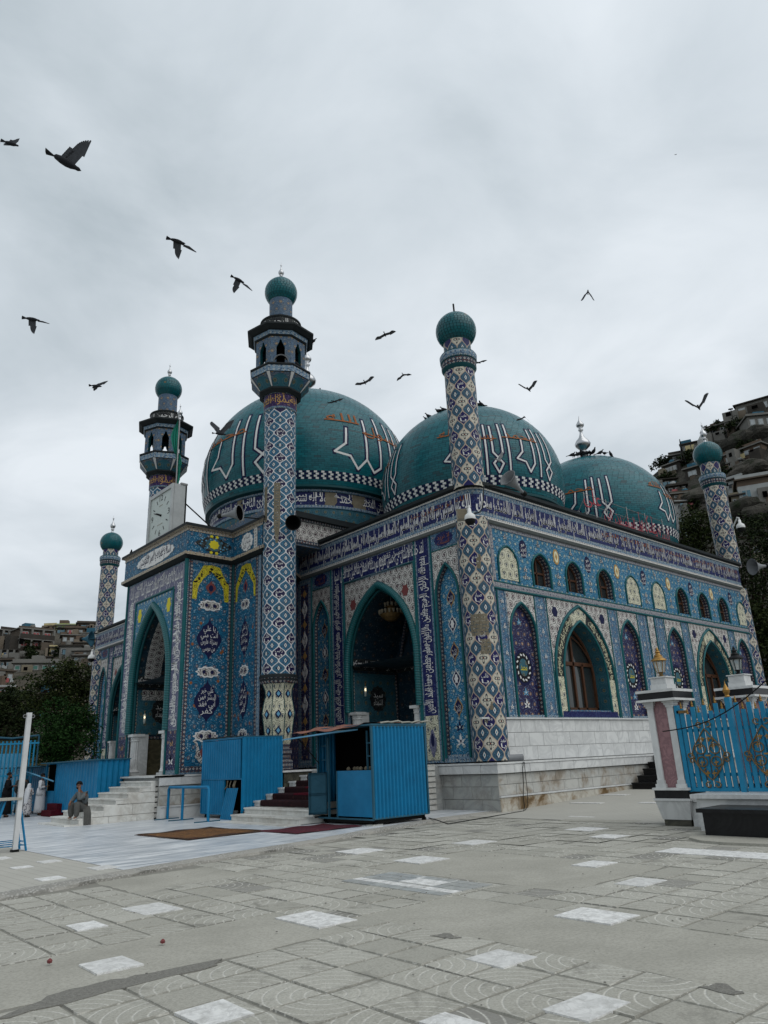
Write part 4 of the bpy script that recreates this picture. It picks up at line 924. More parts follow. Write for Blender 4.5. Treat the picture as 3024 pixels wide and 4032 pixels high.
    for k in range(-3, 3):
        s = ('السلام على المتقي', 'الباقر جعفر الصادق', 'سبحان الله العسكري', 'والحمد لله ولا إله', 'محمد التقي المجتبى', 'قل هو الله أحد')[k+3]
        for q, (A, B) in ((s, (z0-.03, z1+.02)), (s[:9], (z0+(z1-z0)*.45, z1))):
            letter(t2, q, lambda u, v: (c[0]+(rr+.012)*math.cos(a0+u), c[1]+(rr+.012)*math.sin(a0+u), v), k*.5+.01, k*.5+.49, A, B)
    for a, b in ((.16, .26), (.43, .56), (-.72, -.66)) if ringtext else ():
        for z_ in range(3):
            A = z0-.12+z_*.26+.0; t2.face([(c[0]+(rr+.03)*math.cos(a0+q), c[1]+(rr+.03)*math.sin(a0+q), y) for q, y in ((a+rnd.uniform(-.03, .03), A), (b+rnd.uniform(-.03, .03), A), (b+.01, A+.262), (a, A+.262))], rect(0, .6, 0, .3), 1)
    t2.build('drum_inscription', ['white_glaze', 'bare_brick'], sh, False, 'stuff')
    # finial
    mb = MB(); b = zt+.02; f = [(.42, b-.06), (.42, b+.05), (.18, b+.08), (.15, b+.35), (.24, b+.4), (.24, b+.48), (.14, b+.52), (.14, b+.75), (.22, b+.8), (.40, b+.98), (.44, b+1.12), (.36, b+1.3), (.17, b+1.52), (.09, b+1.75), (.08, b+1.9), (.15, b+1.98), (.12, b+2.05), (.08, b+2.1), (.2, b+2.22), (.23, b+2.32), (.15, b+2.46), (.05, b+2.62), (.02, b+2.85), (.0, b+2.9)]
    fs_ = 1.18 if R_ > 5 else 1.; mb.lathe([(r*fs_, b+(z-b)*fs_) for r, z in f], 28, c); mb.build('finial', 'silver', sh, True)
    return sh
dome('dome', (3.7, 14.8), 5.57, 13.8, 15.65, 20.9, 11.9, 14.4, 17.9, camang((3.7, 14.8))+.23, 1)
dome('dome', (6.51, 5.66), 4.2, 11.75, 13.2, 17.15, 10.55, 12.45, 14.9, camang((6.51, 5.66))-.24, 2, .80, -1.84, False)
dome('dome', (16.08, 5.37), 4.25, 11.4, 12.95, 17.0, 10.55, 12.15, 14.65, camang((16.08, 5.37))+.86, 3, .80, -1.84, False)
# ---- minarets
def ball(mb, c, r, z, sq=.95, seed=0, zlow=None):
    rd = random.Random(seed); n = 17; mb.lathe([(r*.985*math.cos(-1.05+(pi/2+1.05)*i/24), z+r*sq*.985*math.sin(-1.05+(pi/2+1.05)*i/24)) for i in range(25)], 32, c, 1)
    for k in range(n):
        p0, p1 = -1.05+(pi/2+1.05)*k/n+.006, -1.05+(pi/2+1.05)*(k+1)/n-.006
        m = max(7, int(2*pi*r*math.cos((p0+p1)/2)/.13)); t0 = rd.uniform(.2, .8)
        for j in range(m):
            a, b = 2*pi*(j+.5*(k % 2))/m+.012, 2*pi*(j+1+.5*(k % 2))/m-.012; o = r+rd.uniform(0, .003); t = min(1, max(0, t0+rd.gauss(0, .13)))
            mb.face([(c[0]+o*math.cos(p)*math.cos(q), c[1]+o*math.cos(p)*math.sin(q), z+o*sq*math.sin(p)+.04*r*(max(p, 0)/1.57)**5) for p, q in ((p0, a), (p0, b), (p1, b), (p1, a))], [(t, .5)]*4, 0)
def small_finial(mb, c, z, s=1.):
    mb.lathe([(r*s, z+h*s) for r, h in ((.10, -.05), (.07, .1), (.07, .16), (.11, .2), (.11, .25), (.06, .28), (.14, .36), (.19, .48), (.17, .58), (.08, .72), (.035, .86), (.03, 1.0), (.06, 1.05), (.05, 1.1), (.015, 1.16), (.01, 1.3), (0, 1.32))], 20, c)
def corner_minaret(c, zs, foot, ballz, rod=False, seed=0, patches=(), r=.57, wy=.33):
    a0 = camang(c); mb = MB(); mb.lathe([(r, foot), (r, 9.45)], 48, c, 0, 0, 2*pi, .57, None, a0); mb.lathe([(r, 10.6), (r, 15.4)], 48, c, 0, 0, 2*pi, .57, None, a0)
    o = mb.build('corner_minaret', 'net_cream', shrine, True)
    tx = MB(); k = 0
    fn = lambda u, v: (c[0]+(r+.006)*math.cos(a0+u/.57), c[1]+(r+.006)*math.sin(a0+u/.57), v)
    for i in range(-2, 3):
        for j in range(2, 24):
            if (i+j) % 2: continue
            u, z = 2*i*.2238, 2*j*wy
            if not (foot+.2 < z < 9.3 or 10.8 < z < 15.2): continue
            s = NAMES[(k*7+3) % len(NAMES)]; k += 1; column_text(tx, [s, 'يا'], fn, u, z, .24, .34)
    tx.build('inscription', 'white_glaze', o, False, 'stuff')
    mb = MB(); mb.lathe([(r, 15.3), (r+.09, 15.45), (r+.09, 15.7), (r+.12, 15.74), (r+.14, 15.98), (r+.10, 16.05), (r-.05, 16.1), (r-.05, 16.75)], 40, c, 0, 0, 2*pi, .57, [2, 1, 2, 3, 2, 2, 0], a0)
    autosmooth(mb.build('collar', ['net_cream', 'border_dark', 'teal_dark', 'border_blue'], o))
    mb = MB(); ball(mb, c, .78, ballz, .98, seed); mb.build('ball_cap', ['ball_brick', 'dome_joint'], o)
    mb = MB()
    if rod: mb.tube([(c[0], c[1], ballz+.7), (c[0]-.02, c[1], ballz+1.25)], .035, 8); mb.build('rod', 'black_metal', o)
    else: small_finial(mb, c, ballz+.78); mb.build('finial', 'silver', o, True)
    for u, z0, z1, hw in patches:
        mb = MB(); n = 6
        for q in range(max(1, int((z1-z0)/.12))):
            A, B = z0+q*.12, z0+q*.12+.105; j0, j1 = u-hw+rnd.uniform(-.03, .03), u+hw+rnd.uniform(-.03, .03)
            for t in range(n):
                x, y = j0+(j1-j0)*t/n, j0+(j1-j0)*(t+1)/n-.008; rr = r+.004+rnd.uniform(0, .008)
                mb.face([(c[0]+rr*math.cos(a0+x/r), c[1]+rr*math.sin(a0+x/r), A), (c[0]+rr*math.cos(a0+y/r), c[1]+rr*math.sin(a0+y/r), A), (c[0]+rr*math.cos(a0+y/r), c[1]+rr*math.sin(a0+y/r), B), (c[0]+rr*math.cos(a0+x/r), c[1]+rr*math.sin(a0+x/r), B)], rect(x, y, A, B))
            mb.face([(c[0]+(r+.003)*math.cos(a0+x/r), c[1]+(r+.003)*math.sin(a0+x/r), z_) for x, z_ in ((j0, A-.01), ((j0+j1)/2, A-.01), ((j0+j1)/2, B+.02), (j0, B+.02))]); mb.face([(c[0]+(r+.003)*math.cos(a0+x/r), c[1]+(r+.003)*math.sin(a0+x/r), z_) for x, z_ in (((j0+j1)/2, A-.01), (j1, A-.01), (j1, B+.02), ((j0+j1)/2, B+.02))])
        mb.build('bare_patch', 'bare_brick', o)
    return o
corner_minaret((.76, .85), 0, 1.47, 17.15, True, 5, [(-.04, 5.35, 6.15, .30), (.12, 4.75, 5.35, .16), (.14, 3.0, 3.35, .05), (.12, 7.6, 8.2, .06), (-.08, 2.6, 2.75, .07)])
corner_minaret((21.75, .95), 0, 2.78, 17.35, False, 6); corner_minaret((.78, 34.8), 0, 1.47, 17.1, False, 7)
cb = at(2205, 1798, 62); corner_minaret((cb.x, cb.y), 0, 9., 17.1, False, 8)
def tower(c, seed):
    a0 = camang(c); r = .63; mb = MB(); mb.lathe([(r, 4.66), (r, 15.2)], 56, c, 0, 0, 2*pi, .63, None, a0); o = mb.build('minaret', 'net_blue', shrine, True)
    fnr = lambda rr: (lambda u, v: (c[0]+rr*math.cos(a0+u/.63), c[1]+rr*math.sin(a0+u/.63), v))
    tx = MB(); k = seed
    for i in range(-2, 3):
        for j in range(9, 28):
            if (i+j) % 2: continue
            u, z = 2*i*.2474, 2*j*.27
            s = NAMES[(k*5+seed) % len(NAMES)]; k += 1; column_text(tx, [s, 'يا'], fnr(r+.006), u, z, .27, .30)
    letter(tx, 'وأن أقيموا الصلاة', fnr(r+.046), -1.25, 1.25, 15.22, 15.76, 1); letter(tx, 'وأن أقيموا', fnr(r+.048), -1.1, 1.1, 15.42, 15.74, 1)
    letter(tx, 'بسم الله الرحمن الرحيم', fnr(.845), -1.1, 1.1, 18.82, 19.22, 0); tx.build('inscription', ['white_glaze', 'ochre_glaze'], o, False, 'stuff')
    mb = MB(); mb.lathe([(r, 15.12), (r+.04, 15.14), (r+.04, 15.20), (r+.04, 15.78), (r+.06, 15.84)], 48, c, 0, 0, 2*pi, .63, [1, 1, 0, 1], a0); mb.build('lettered_band', ['ground_violet', 'border_blue'], o, True)
    # eight sided gallery
    rot = a0+pi/8; K = 1/math.cos(pi/8)
    oc = lambda pr, m, mats=None, n=8: m.lathe([(q*K, z) for q, z in pr], n, c, 0, 0, 2*pi, 1., mats, rot)
    mb = MB(); oc([(.70, 15.78), (.84, 15.92), (.84, 15.98), (.80, 16.0), (1.16, 16.46), (1.18, 16.50), (1.18, 16.76), (1.22, 16.80), (1.22, 16.86), (.3, 16.87)], mb, [2, 2, 2, 0, 2, 1, 2, 2, 2])
    for f in range(8):
        a = rot+f*pi/4
        if math.cos(a-a0) < -.2: continue
        b_ = [Vector((c[0]+q*K*math.cos(a), c[1]+q*K*math.sin(a), z)) for q, z in ((.80, 16.0), (1.17, 16.47))]; tn = Vector((-math.sin(a), math.cos(a), 0)); out = Vector((math.cos(a), math.sin(a), -.4))*.02
        mb.face([b_[0]-tn*.02+out, b_[0]+tn*.02+out, b_[1]+tn*.07+out, b_[1]-tn*.07+out], None, 3)
        am = a+pi/8; cx, sx = math.cos(am), math.sin(am); T = Vector((-sx, cx, 0)); ar = arch(0, .6, 0, .12, .42, 6)
        pts = [Vector((c[0]+(.81+.36*(y/.47))*cx, c[1]+(.81+.36*(y/.47))*sx, 16.0+y))+T*x*(1+.5*y)+Vector((cx, sx, -.7))*.012 for x, y in ar]; mb.face(pts, ar, 4)
    bo = mb.build('balcony', ['tile_mixed', 'border_blue', 'eave_dark', 'white_glaze', 'tile_teal'], o)
    ga = MB(); rg = 1.0; hw = rg*math.tan(pi/8)
    for f in range(8):
        am = rot+f*pi/4+pi/8; N_ = (math.cos(am), math.sin(am), 0); U_ = (-math.sin(am), math.cos(am), 0)
        fr = Fr((c[0]+rg*N_[0], c[1]+rg*N_[1], 0), U_, N_)
        h = [(.17, 16.9), (.17, 17.72), (.13, 17.78), (.10, 17.86), (.06, 17.92), (.05, 18.0), (0, 18.06), (-.05, 18.0), (-.06, 17.92), (-.10, 17.86), (-.13, 17.78), (-.17, 17.72), (-.17, 16.9)]
        skin(ga, fr, rect(-hw, hw, 16.86, 18.24), [h]); reveal(ga, fr, h[::-1], 0, -.14, 1)
        fi = Fr((c[0]+(rg-.14)*N_[0], c[1]+(rg-.14)*N_[1], 0), U_, N_); skin(ga, fi, rect(-hw, hw, 16.86, 18.24), [h], 0, 2)
    ga.build('gallery', ['tile_mixed', 'teal_dark', 'blue_old'], o)
    mb = MB(); oc([(.9, 18.2), (1.03, 18.2), (1.08, 18.26), (1.12, 18.42), (1.2, 18.44), (1.33, 18.56), (1.36, 18.58), (1.36, 18.66), (1.30, 18.70), (.8, 18.86), (.1, 18.88)], mb, [2, 2, 1, 2, 2, 2, 2, 2, 2, 2]); mb.build('gallery_roof', ['tile_mixed', 'border_blue', 'eave_dark'], o)
    mb = MB(); mb.lathe([(.80, 18.74), (.84, 18.78), (.84, 19.24), (.87, 19.28), (.87, 19.34), (.5, 19.36)], 40, c, 0, 0, 2*pi, .84, [2, 0, 2, 2, 2], a0); mb.lathe([(.49, 19.34), (.49, 20.5)], 40, c, 1, 0, 2*pi, .49, None, a0); autosmooth(mb.build('neck', ['ground_black', 'tile_mixed', 'eave_dark'], o))
    mb = MB(); ball(mb, c, .70, 20.98, 1.0, seed); mb.build('ball_cap', ['ball_brick', 'dome_joint'], o)
    mb = MB(); small_finial(mb, c, 21.70, .68); mb.build('finial', 'silver', o, True)
    # vase shaped foot, eight sided
    mb = MB(); oc([(.46, 1.47), (.50, 1.47), (.50, 1.75), (.42, 1.78), (.42, 1.95), (.47, 1.98), (.47, 2.12), (.40, 2.15), (.40, 2.3), (.44, 2.38), (.50, 2.9), (.56, 3.32), (.52, 3.6), (.45, 3.95), (.47, 4.15), (.56, 4.36)], mb, [1]*8+[0]*7)
    for f in range(8):
        a = rot+f*pi/4; mb.tube([(c[0]+(q*K+.005)*math.cos(a), c[1]+(q*K+.005)*math.sin(a), z) for q, z in ((.44, 2.38), (.50, 2.9), (.56, 3.32), (.52, 3.6), (.45, 3.95), (.47, 4.15), (.56, 4.36))], .014, 5, 2)
        am = a+pi/8
        if math.cos(am-a0) > 0:
            for z, q in ((3.3, .56), (4.0, .46), (2.75, .48)):
                fr = Fr((c[0]+(q+.008)*math.cos(am), c[1]+(q+.008)*math.sin(am), 0), (-math.sin(am), math.cos(am), 0), (math.cos(am), math.sin(am), 0)); plate(mb, fr, ogee(0, z, .11, .17, 5), -.03, .012, 3); plate(mb, fr, ogee(0, z, .06, .10, 5), 0, .018, 4)
    mb.build('vase_foot', ['tile_cream', 'border_dark', 'teal_dark', 'navy_glaze', 'blue_pale'], o)
    mb = MB(); mb.lathe([(.5, 4.34), (.62, 4.36), (.68, 4.44), (.68, 4.52), (.70, 4.54), (.70, 4.64), (.63, 4.68)], 40, c, 0, 0, 2*pi, .65, [1, 0, 1, 0, 1, 1], a0); autosmooth(mb.build('collar', ['border_dark', 'eave_dark'], o))
    mb = MB()
    for u, z0, z1, hw in ((-.1, 9.5, 12.0, .12), (-.62, 10.4, 11.9, .09)):
        for q in range(int((z1-z0)/.11)):
            A, B = z0+q*.11, z0+q*.11+.095; hh = hw*(1 if q > 5 or u < -.3 else .4+.1*q)
            for t in range(3):
                x, y = u-hh+2*hh*t/3, u-hh+2*hh*(t+1)/3-.006; rr = r+.008+rnd.uniform(0, .008); mb.face([(c[0]+rr*math.cos(a0+w_/r), c[1]+rr*math.sin(a0+w_/r), z_) for w_, z_ in ((x, A), (y, A), (y, B), (x, B))], rect(x, y, A, B))
            rr = r+.007; mb.face([(c[0]+rr*math.cos(a0+w_/r), c[1]+rr*math.sin(a0+w_/r), z_) for w_, z_ in ((u-hh, A-.01), (u+hh, A-.01), (u+hh, B+.02), (u-hh, B+.02))])
    if seed == 2: mb.build('bare_patch', 'bare_brick', o)
    return o
tower((-2.95, 7.4), 2); tower((-3.0, 18.2), 3)
# ================================================================== ground, terrace, stairs
def toview(p):
    d = Vector(p)-CAM; z = d.dot(Fv)
    return (1512+FPX*d.dot(Rv)/z, 2016-FPX*d.dot(Uv)/z) if z > .1 else None
mb = MB(); G = [-600, -60, -12.4, .0, 9, 30, 60, 600]
def gz(x, y): return -.013+(.038*min(max(x, 0), 22) if y < 1 else 0)-(0.0 if y < 30 else .4)
for i in range(len(G)-1):
    for a, b in ((-600, -60), (-60, -20), (-20, 0), (0, .2), (.2, 1.2), (1.2, 40), (40, 120), (120, 600)):
        mb.face([(x, y, gz(x, y)) for x, y in ((G[i], a), (G[i+1], a), (G[i+1], b), (G[i], b))])
mb.build('ground', 'joint_earth', None, False, 'structure')
mb = MB()                                                         # fine paved yard beside the right wall
for x0, x1 in ((-1.2, .6), (.6, 9), (9, 22)):
    for y0, y1 in ((-14, -7), (-7, -2.6), (-2.6, .1)):
        mb.face([(x, y, .006+.038*max(x, 0)) for x, y in ((x0, y0), (x1, y0), (x1, y1), (x0, y1))])
mb.build('yard', 'small_paver', None, False, 'structure')
KERB = [(-19, -4.3), (-14.36, -3.0), (-12.16, -2.3), (-10.03, -1.82), (-7.52, -1.37), (-5.6, -.75), (-2.2, .0), (0.3, .12)]
def kerby(x):
    for (a, b), (c, d) in zip(KERB, KERB[1:]):
        if a <= x <= c: return b+(d-b)*(x-a)/(c-a)
    return .1
mb = MB(); tp = [k for k in KERB if k[0] >= -12.2]
mb.face([(x, y+.28, .055) for x, y in tp]+[(.3, 42, .055), (-12.16, 42, .055)]); mb.build('terrace', 'terrace_marble', None, False, 'structure')
mb = MB(); mb.face([(x, y+.28, .05) for x, y in KERB[:3]]+[(-12.17, 42, .05), (-40, 42, .05), (-40, -3, .05)]); mb.build('paved_path', 'small_paver', None, False, 'structure')
mb = MB(); pv = None
fine = []
for (a, b), (c, d) in zip(KERB, KERB[1:]):
    n = max(2, int((c-a)/.22))
    for i in range(n): fine.append((a+(c-a)*i/n, b+(d-b)*i/n))
fine.append(KERB[-1]); rk = random.Random(3)
rows = [[(x, y+rk.uniform(-.035, .035), -.03), (x, y+.02+rk.uniform(-.03, .03), .03+rk.uniform(-.012, .012)), (x, y+.2, .058), (x, y+.34, .06)] for x, y in fine]
for p, q in zip(rows, rows[1:]):
    for j in range(3): mb.face([p[j], q[j], q[j+1], p[j+1]])
mb.build('kerb', 'kerb_stone', None, True, 'structure')
# paving slabs
WHITE = [(-12.63, -12.11, -8.15, -7.3), (-14.9, -14.5, -8.05, -7.58), (-14.93, -14.54, -10.0, -9.54), (-13.18, -12.68, -11.83, -11.47), (-12.57, -12.13, -10.6, -10.18), (-8.63, -8.06, -9.6, -9.17), (-7.55, -6.96, -8.18, -7.75), (-13.5, -13.02, -5.84, -5.15), (-14.37, -14.03, -6.08, -5.63), (-8.68, -7.95, -5.56, -4.88), (-10.7, -10.16, -10.42, -9.72), (-13.9, -13.66, -11.36, -11.0), (-5.6, -4.95, -9.95, -8.05), (-10.1, -9.6, -7.3, -6.6), (-8.4, -7.7, -3.6, -2.9), (-6.3, -5.6, -4.6, -4.0), (-3.2, -2.5, -5.2, -4.5), (-4.2, -3.6, -6.4, -5.8)]
BAND = [(-11.66, -10.64, -14, -8.2), (-17.5, -12.6, -8.18, -7.18), (-9.15, -7.0, -8.7, -5.3), (-12.6, -11.1, -3.9, -2.7)]
me_s = {}
def slabmesh(k):
    if k not in me_s:
        m = MB(); h = .244; rk = random.Random(k); bz = .012
        t = [(s*(h-bz)+rk.uniform(-.004, .004), q*(h-bz)+rk.uniform(-.004, .004), rk.uniform(-.006, .002)) for s, q in ((-1, -1), (1, -1), (1, 1), (-1, 1))]; b = [(s*h, q*h, -.04) for s, q in ((-1, -1), (1, -1), (1, 1), (-1, 1))]
        m.face(t)
        for i in range(4): m.face([b[i], b[(i+1) % 4], t[(i+1) % 4], t[i]])
        o = m.build('paving_slab', 'slab'); me_s[k] = o.data; bpy.data.objects.remove(o)
    return me_s[k]
pav = thing('paving', 'worn stamped concrete slab paving of the forecourt', 'paving'); pav['kind'] = 'structure'; del pav['label']; del pav['category']
cand = []
for i in range(-14, 70):
    for j in range(-6, 50):
        x, y = -17.92+.5*i+.25, -15.0+.5*j+.25
        if y > kerby(x)-.22 or x > -.95: continue
        if any(a-.2 < x < b+.2 and c-.2 < y < d+.2 for a, b, c, d in BAND): continue
        v = toview((x, y, 0))
        if not v or not (-250 < v[0] < 3270 and v[1] < 4400): continue
        cand.append((math.hypot(x-CAM.x, y-CAM.y), x, y))
cand.sort(); rest = MB(); rk = random.Random(11)
for n, (d, x, y) in enumerate(cand):
    z = rk.uniform(-.005, .003)
    if n < 300:
        o = link('paving_slab', slabmesh(n % 9), pav); o.location = (x, y, z); o.rotation_euler = (rk.uniform(-.005, .005), rk.uniform(-.005, .005), rk.choice((0, pi/2, pi, -pi/2))+rk.uniform(-.008, .008))
    else:
        h = .244; t = [(x+s*h, y+q*h, z+rk.uniform(-.004, .003)) for s, q in ((-1, -1), (1, -1), (1, 1), (-1, 1))]; rest.face(t)
rest.build('paving_slab', 'slab', pav, False, 'stuff')
for a, b, c, d in BAND:
    mb = MB(); n = 14; rk = random.Random(int(a*10)); e = lambda: rk.uniform(-.045, .045)
    a, b, c, d = a-.27, b+.27, c-.27, d+.27; ring = [(a+(b-a)*i/n, c+e()) for i in range(n)]+[(b+e(), c+(d-c)*i/n) for i in range(n)]+[(b-(b-a)*i/n, d+e()) for i in range(n)]+[(a+e(), d-(d-c)*i/n) for i in range(n)]
    plate(mb, Fr2 if False else type('F', (), {'p': staticmethod(lambda u, v, h=0: Vector((u, v, h)))})(), [p for p in ring], -.03, -.009, 0)
    mb.build('cement_strip', 'cement', pav)
GF = type('F', (), {'p': staticmethod(lambda u, v, h=0: Vector((u, v, h)))})()
for i, (a, b, c, d) in enumerate(WHITE):
    mb = MB(); rk = random.Random(i); e = lambda: rk.uniform(-.012, .012); plate(mb, GF, [(a+e(), c+e()), (b+e(), c+e()), (b+e(), d+e()), (a+e(), d+e())], -.03, .006, 0); mb.build('marble_slab', 'white_slab', pav)
for a, b, c, d in ((-13.32, -12.98, .1, .45), (-12.7, -12.35, .5, .95), (-13.5, -13.12, -2.0, -1.6), (-12.45, -12.05, -1.5, -1.0), (-13.3, -12.8, 2.1, 2.6), (2.7, 3.0, -1.6, -.5), (5.1, 5.5, -1.0, .0), (3.0, 3.3, -3.6, -2.7), (-.4, .2, -3.4, -2.6)):
    mb = MB(); z = .055 if a < -12 else .012+.038*max(0, (a+b)/2); plate(mb, GF, rect(a, b, c, d), z-.03, z+.006, 0); mb.build('marble_slab', 'white_slab', pav)
mb = MB(); plate(mb, GF, [(-1.05, -3.0), (-.63, -5.0), (-1.26, -5.05), (-1.5, -3.1)][::-1], -.03, .012, 0); mb.build('patch', 'cement', pav)
# grid of small pale tiles let into the yard
for i in range(5):
    for j in range(10):
        if (i, j) in ((2, 3), (2, 4), (3, 3), (3, 4), (2, 5), (3, 5)): continue
        x, y = -10.55+i*.2, -7.9+j*.205; mb = MB(); plate(mb, GF, rect(x+.008, x+.19, y+.008, y+.195), -.02, .006+rnd.uniform(-.002, .002), 0); mb.build('yard_tile', 'marble_grey' if i != 1 else 'white_slab', pav)
for pts in ([(-15.84, -8.69), (-15.43, -8.36), (-14.99, -8.31), (-14.58, -8.39), (-13.96, -8.45), (-14.07, -8.62), (-14.88, -8.65), (-15.52, -8.67)], [(-12.13, -9.3), (-11.98, -9.4), (-12.02, -9.62), (-12.13, -9.56)], [(-12.05, -11.98), (-11.9, -12.11), (-12.0, -12.3), (-12.12, -12.25)]):
    mb = MB(); q = []; rk = random.Random(len(pts)); n = len(pts)
    for i in range(n):
        a, b = pts[i], pts[(i+1) % n]
        for t in (0, .25, .5, .75): q.append((a[0]+(b[0]-a[0])*t+rk.uniform(-.04, .04), a[1]+(b[1]-a[1])*t+rk.uniform(-.03, .03)))
    if sum(q[i][0]*q[(i+1) % len(q)][1]-q[(i+1) % len(q)][0]*q[i][1] for i in range(len(q))) < 0: q.reverse()
    plate(mb, GF, q, -.02, .005, 0); mb.build('broken_patch', 'cement_dark', pav)
# grit and litter
for k, (x, y) in enumerate(((-15.07, -7.32), (-14.03, -7.44))):
    mb = MB()
    for j in range(5): a = rnd.random()*6; mb.face([(x+rnd.uniform(-.03, .03), y+rnd.uniform(-.03, .03), .01+rnd.random()*.03) for _ in range(3)])
    mb.lathe([(.0, .004), (.022, .012), (.025, .03), (.01, .045), (0, .05)], 7, (x, y)); tag(mb.build('fruit_scrap', 'red_glaze'), ('crumpled reddish scrap lying on the cement strip, left of the two', 'crumpled reddish scrap lying on the cement strip, right of the two')[k], 'litter', 'scraps on the paving')
mb = MB()
for k in range(150):
    x, y = rnd.uniform(-16, -5), rnd.uniform(-13, -3); s = rnd.uniform(.005, .014)
    if y > kerby(x)-.1: continue
    mb.lathe([(0, .002), (s, .006), (s*.8, s*.8), (0, s)], 5, (x, y))
mb.build('grit', 'cement_dark', None, False, 'stuff')
# ---- marble base of the shrine, block by block
BM = {}
def blocks(fr, u0, u1, rows, ln, mat, d, parent, off=.5, depth=.05, name='marble_block', skipz=None):
    for r, (v0, v1) in enumerate(rows):
        u = u0-(ln*off if r % 2 else 0)
        while u < u1-.02:
            a, b = max(u, u0), min(u+ln, u1); u += ln
            if b-a < .06: continue
            key = (round(b-a, 3), round(v1-v0, 3), mat, tuple(fr.U), depth)
            if key not in BM:
                mb = MB(); w_, h = (b-a)/2-.005, (v1-v0)/2-.005; z = Fr((0, 0, 0), fr.U, fr.N); bz = .006
                o_ = [(-w_, -h), (w_, -h), (w_, h), (-w_, h)]; i_ = [(-w_+bz, -h+bz), (w_-bz, -h+bz), (w_-bz, h-bz), (-w_+bz, h-bz)]
                mb.face([z.p(*p, 0) for p in i_])
                for k in range(4): mb.face([z.p(*o_[k], -.006), z.p(*o_[(k+1) % 4], -.006), z.p(*i_[(k+1) % 4], 0), z.p(*i_[k], 0)]); mb.face([z.p(*o_[k], -depth), z.p(*o_[(k+1) % 4], -depth), z.p(*o_[(k+1) % 4], -.006), z.p(*o_[k], -.006)])
                o = mb.build(name, mat); BM[key] = o.data; bpy.data.objects.remove(o)
            o = link(name, BM[key], parent); o.location = fr.p((a+b)/2, (v0+v1)/2, d+rnd.uniform(-.003, .003))
mb = MB(); mb.box(.16, 22, .16, 35.5, -.3, 1.1); mb.box(.05, 22, .05, 35.6, 1.1, 1.40); mb.box(1.0, 21.9, .58, 1.3, 1.4, 2.75)
mb.box(-3.45, .3, 6.25, 9.85, -.3, 1.40); mb.box(-6.1, .3, 9.85, 15.8, -.3, 1.40); mb.box(-2.3, .3, 2.5, 6.3, -.3, 1.40)
base = mb.build('marble_base', 'marble_grey', shrine)
FRb = Fr((0, .10, 0), (1, 0, 0), (0, -1, 0)); FLb = Fr((.10, 0, 0), (0, -1, 0), (-1, 0, 0))
blocks(FRb, .10, 9.0, [(-.05, .42)], .82, 'marble_rust', .035, base); blocks(FRb, .10, 9.0, [(.47, .78), (.78, 1.09)], .82, 'marble_low', 0, base)
blocks(FRb, 0, 21.8, [(1.10, 1.36)], .78, 'marble_white', .10, base); blocks(Fr((0, .52, 0), (1, 0, 0), (0, -1, 0)), 1.2, 12.5, [(1.44, 1.87), (1.87, 2.30), (2.30, 2.72)], .76, 'marble_white', 0, base)
blocks(FLb, -3.2, -.1, [(-.02, .36), (.36, .73), (.73, 1.09)], .80, 'marble_grey', 0, base); blocks(FLb, -2.9, 0, [(1.10, 1.36)], .74, 'marble_white', .10, base)
mb = MB(); mb.box(-.02, 22, -.02, .57, 1.365, 1.42); mb.box(-.02, .57, .57, 3.2, 1.365, 1.42); mb.box(.0, 22, .46, .56, 2.72, 2.77); mb.box(.10, 9., .04, .12, .42, .47)
mb.box(-6.25, -3.4, 9.70, 10.02, 1.375, 1.43); mb.box(-6.25, -5.3, 9.7, 15.9, 1.375, 1.432); mb.box(-3.6, .0, 6.12, 7.0, 1.375, 1.43); mb.box(-3.6, -3.3, 7.0, 9.7, 1.375, 1.43); mb.box(-6.2, -3.4, 9.5, 9.8, -.1, .42); mb.box(-6.2, -3.4, 9.47, 9.8, .42, .46)
mb.build('ledge', 'marble_white', base)
FPb = Fr((0, 9.80, 0), (1, 0, 0), (0, -1, 0)); blocks(FPb, -6.15, -3.45, [(.46, .78), (.78, 1.09)], .8, 'marble_low', 0, base); blocks(FPb, -6.2, -3.4, [(1.10, 1.37)], .8, 'marble_white', .08, base)
F6 = Fr((0, 6.2, 0), (1, 0, 0), (0, -1, 0)); blocks(F6, -3.5, -.2, [(.7, 1.05), (1.05, 1.37)], .8, 'marble_dark', 0, base)
# ---- stairs
def stairs(name, label, xs, z0, dz, dx, y0, y1, xe, side, carpet=None, wide=0):
    t = thing(name, label, 'stairs', (xs, y0, 0))
    L = lambda x, y, z: (x-xs, y-y0, z)
    for k in range(len(dz) if False else 9):
        x, z = xs+dx*k, z0+dz*k; a, b = y0-(wide[k] if wide else 0), y1
        mb = MB(); mb.box(0.02, xe-x, a-y0+.012, b-y0, -dz, -.045); o = mb.build('riser', 'marble_step', t); o.location = (x-xs, 0, z)
        mb = MB(); n = max(1, int((b-a)/1.1)); 
        for i in range(n): mb.box(-.02, xe-x if k == 8 else dx+.06, a-y0+(b-a)*i/n+.003, a-y0+(b-a)*(i+1)/n-.003, -.045, 0)
        o = mb.build('tread', 'marble_step', t); o.location = (x-xs, 0, z)
    return t
ST = stairs('staircase', 'white marble stairs up to the tall clock portal where a man sits', -9.12, .10, .168, .39, 10., 12.6, -5.6, 1)
FSs = Fr((0, 10., 0), (1, 0, 0), (0, -1, 0))
for r, (v0, v1) in enumerate(((.03, .26), (.26, .59), (.59, .93), (.93, 1.28))):
    kk = math.ceil((v1-.10)/.168-.35); xa = -9.12+.39*max(0, kk)
    b_ = Fr((0, 10.-.0, 0), (1, 0, 0), (0, -1, 0))
    n0 = len(bpy.data.objects); fr_ = Fr((9.12, 0, 0), (1, 0, 0), (0, -1, 0)); blocks(fr_, xa+.03, -6.2, [(v0, v1)], .95, 'marble_step', .012, ST, .5, .05, 'side_block')
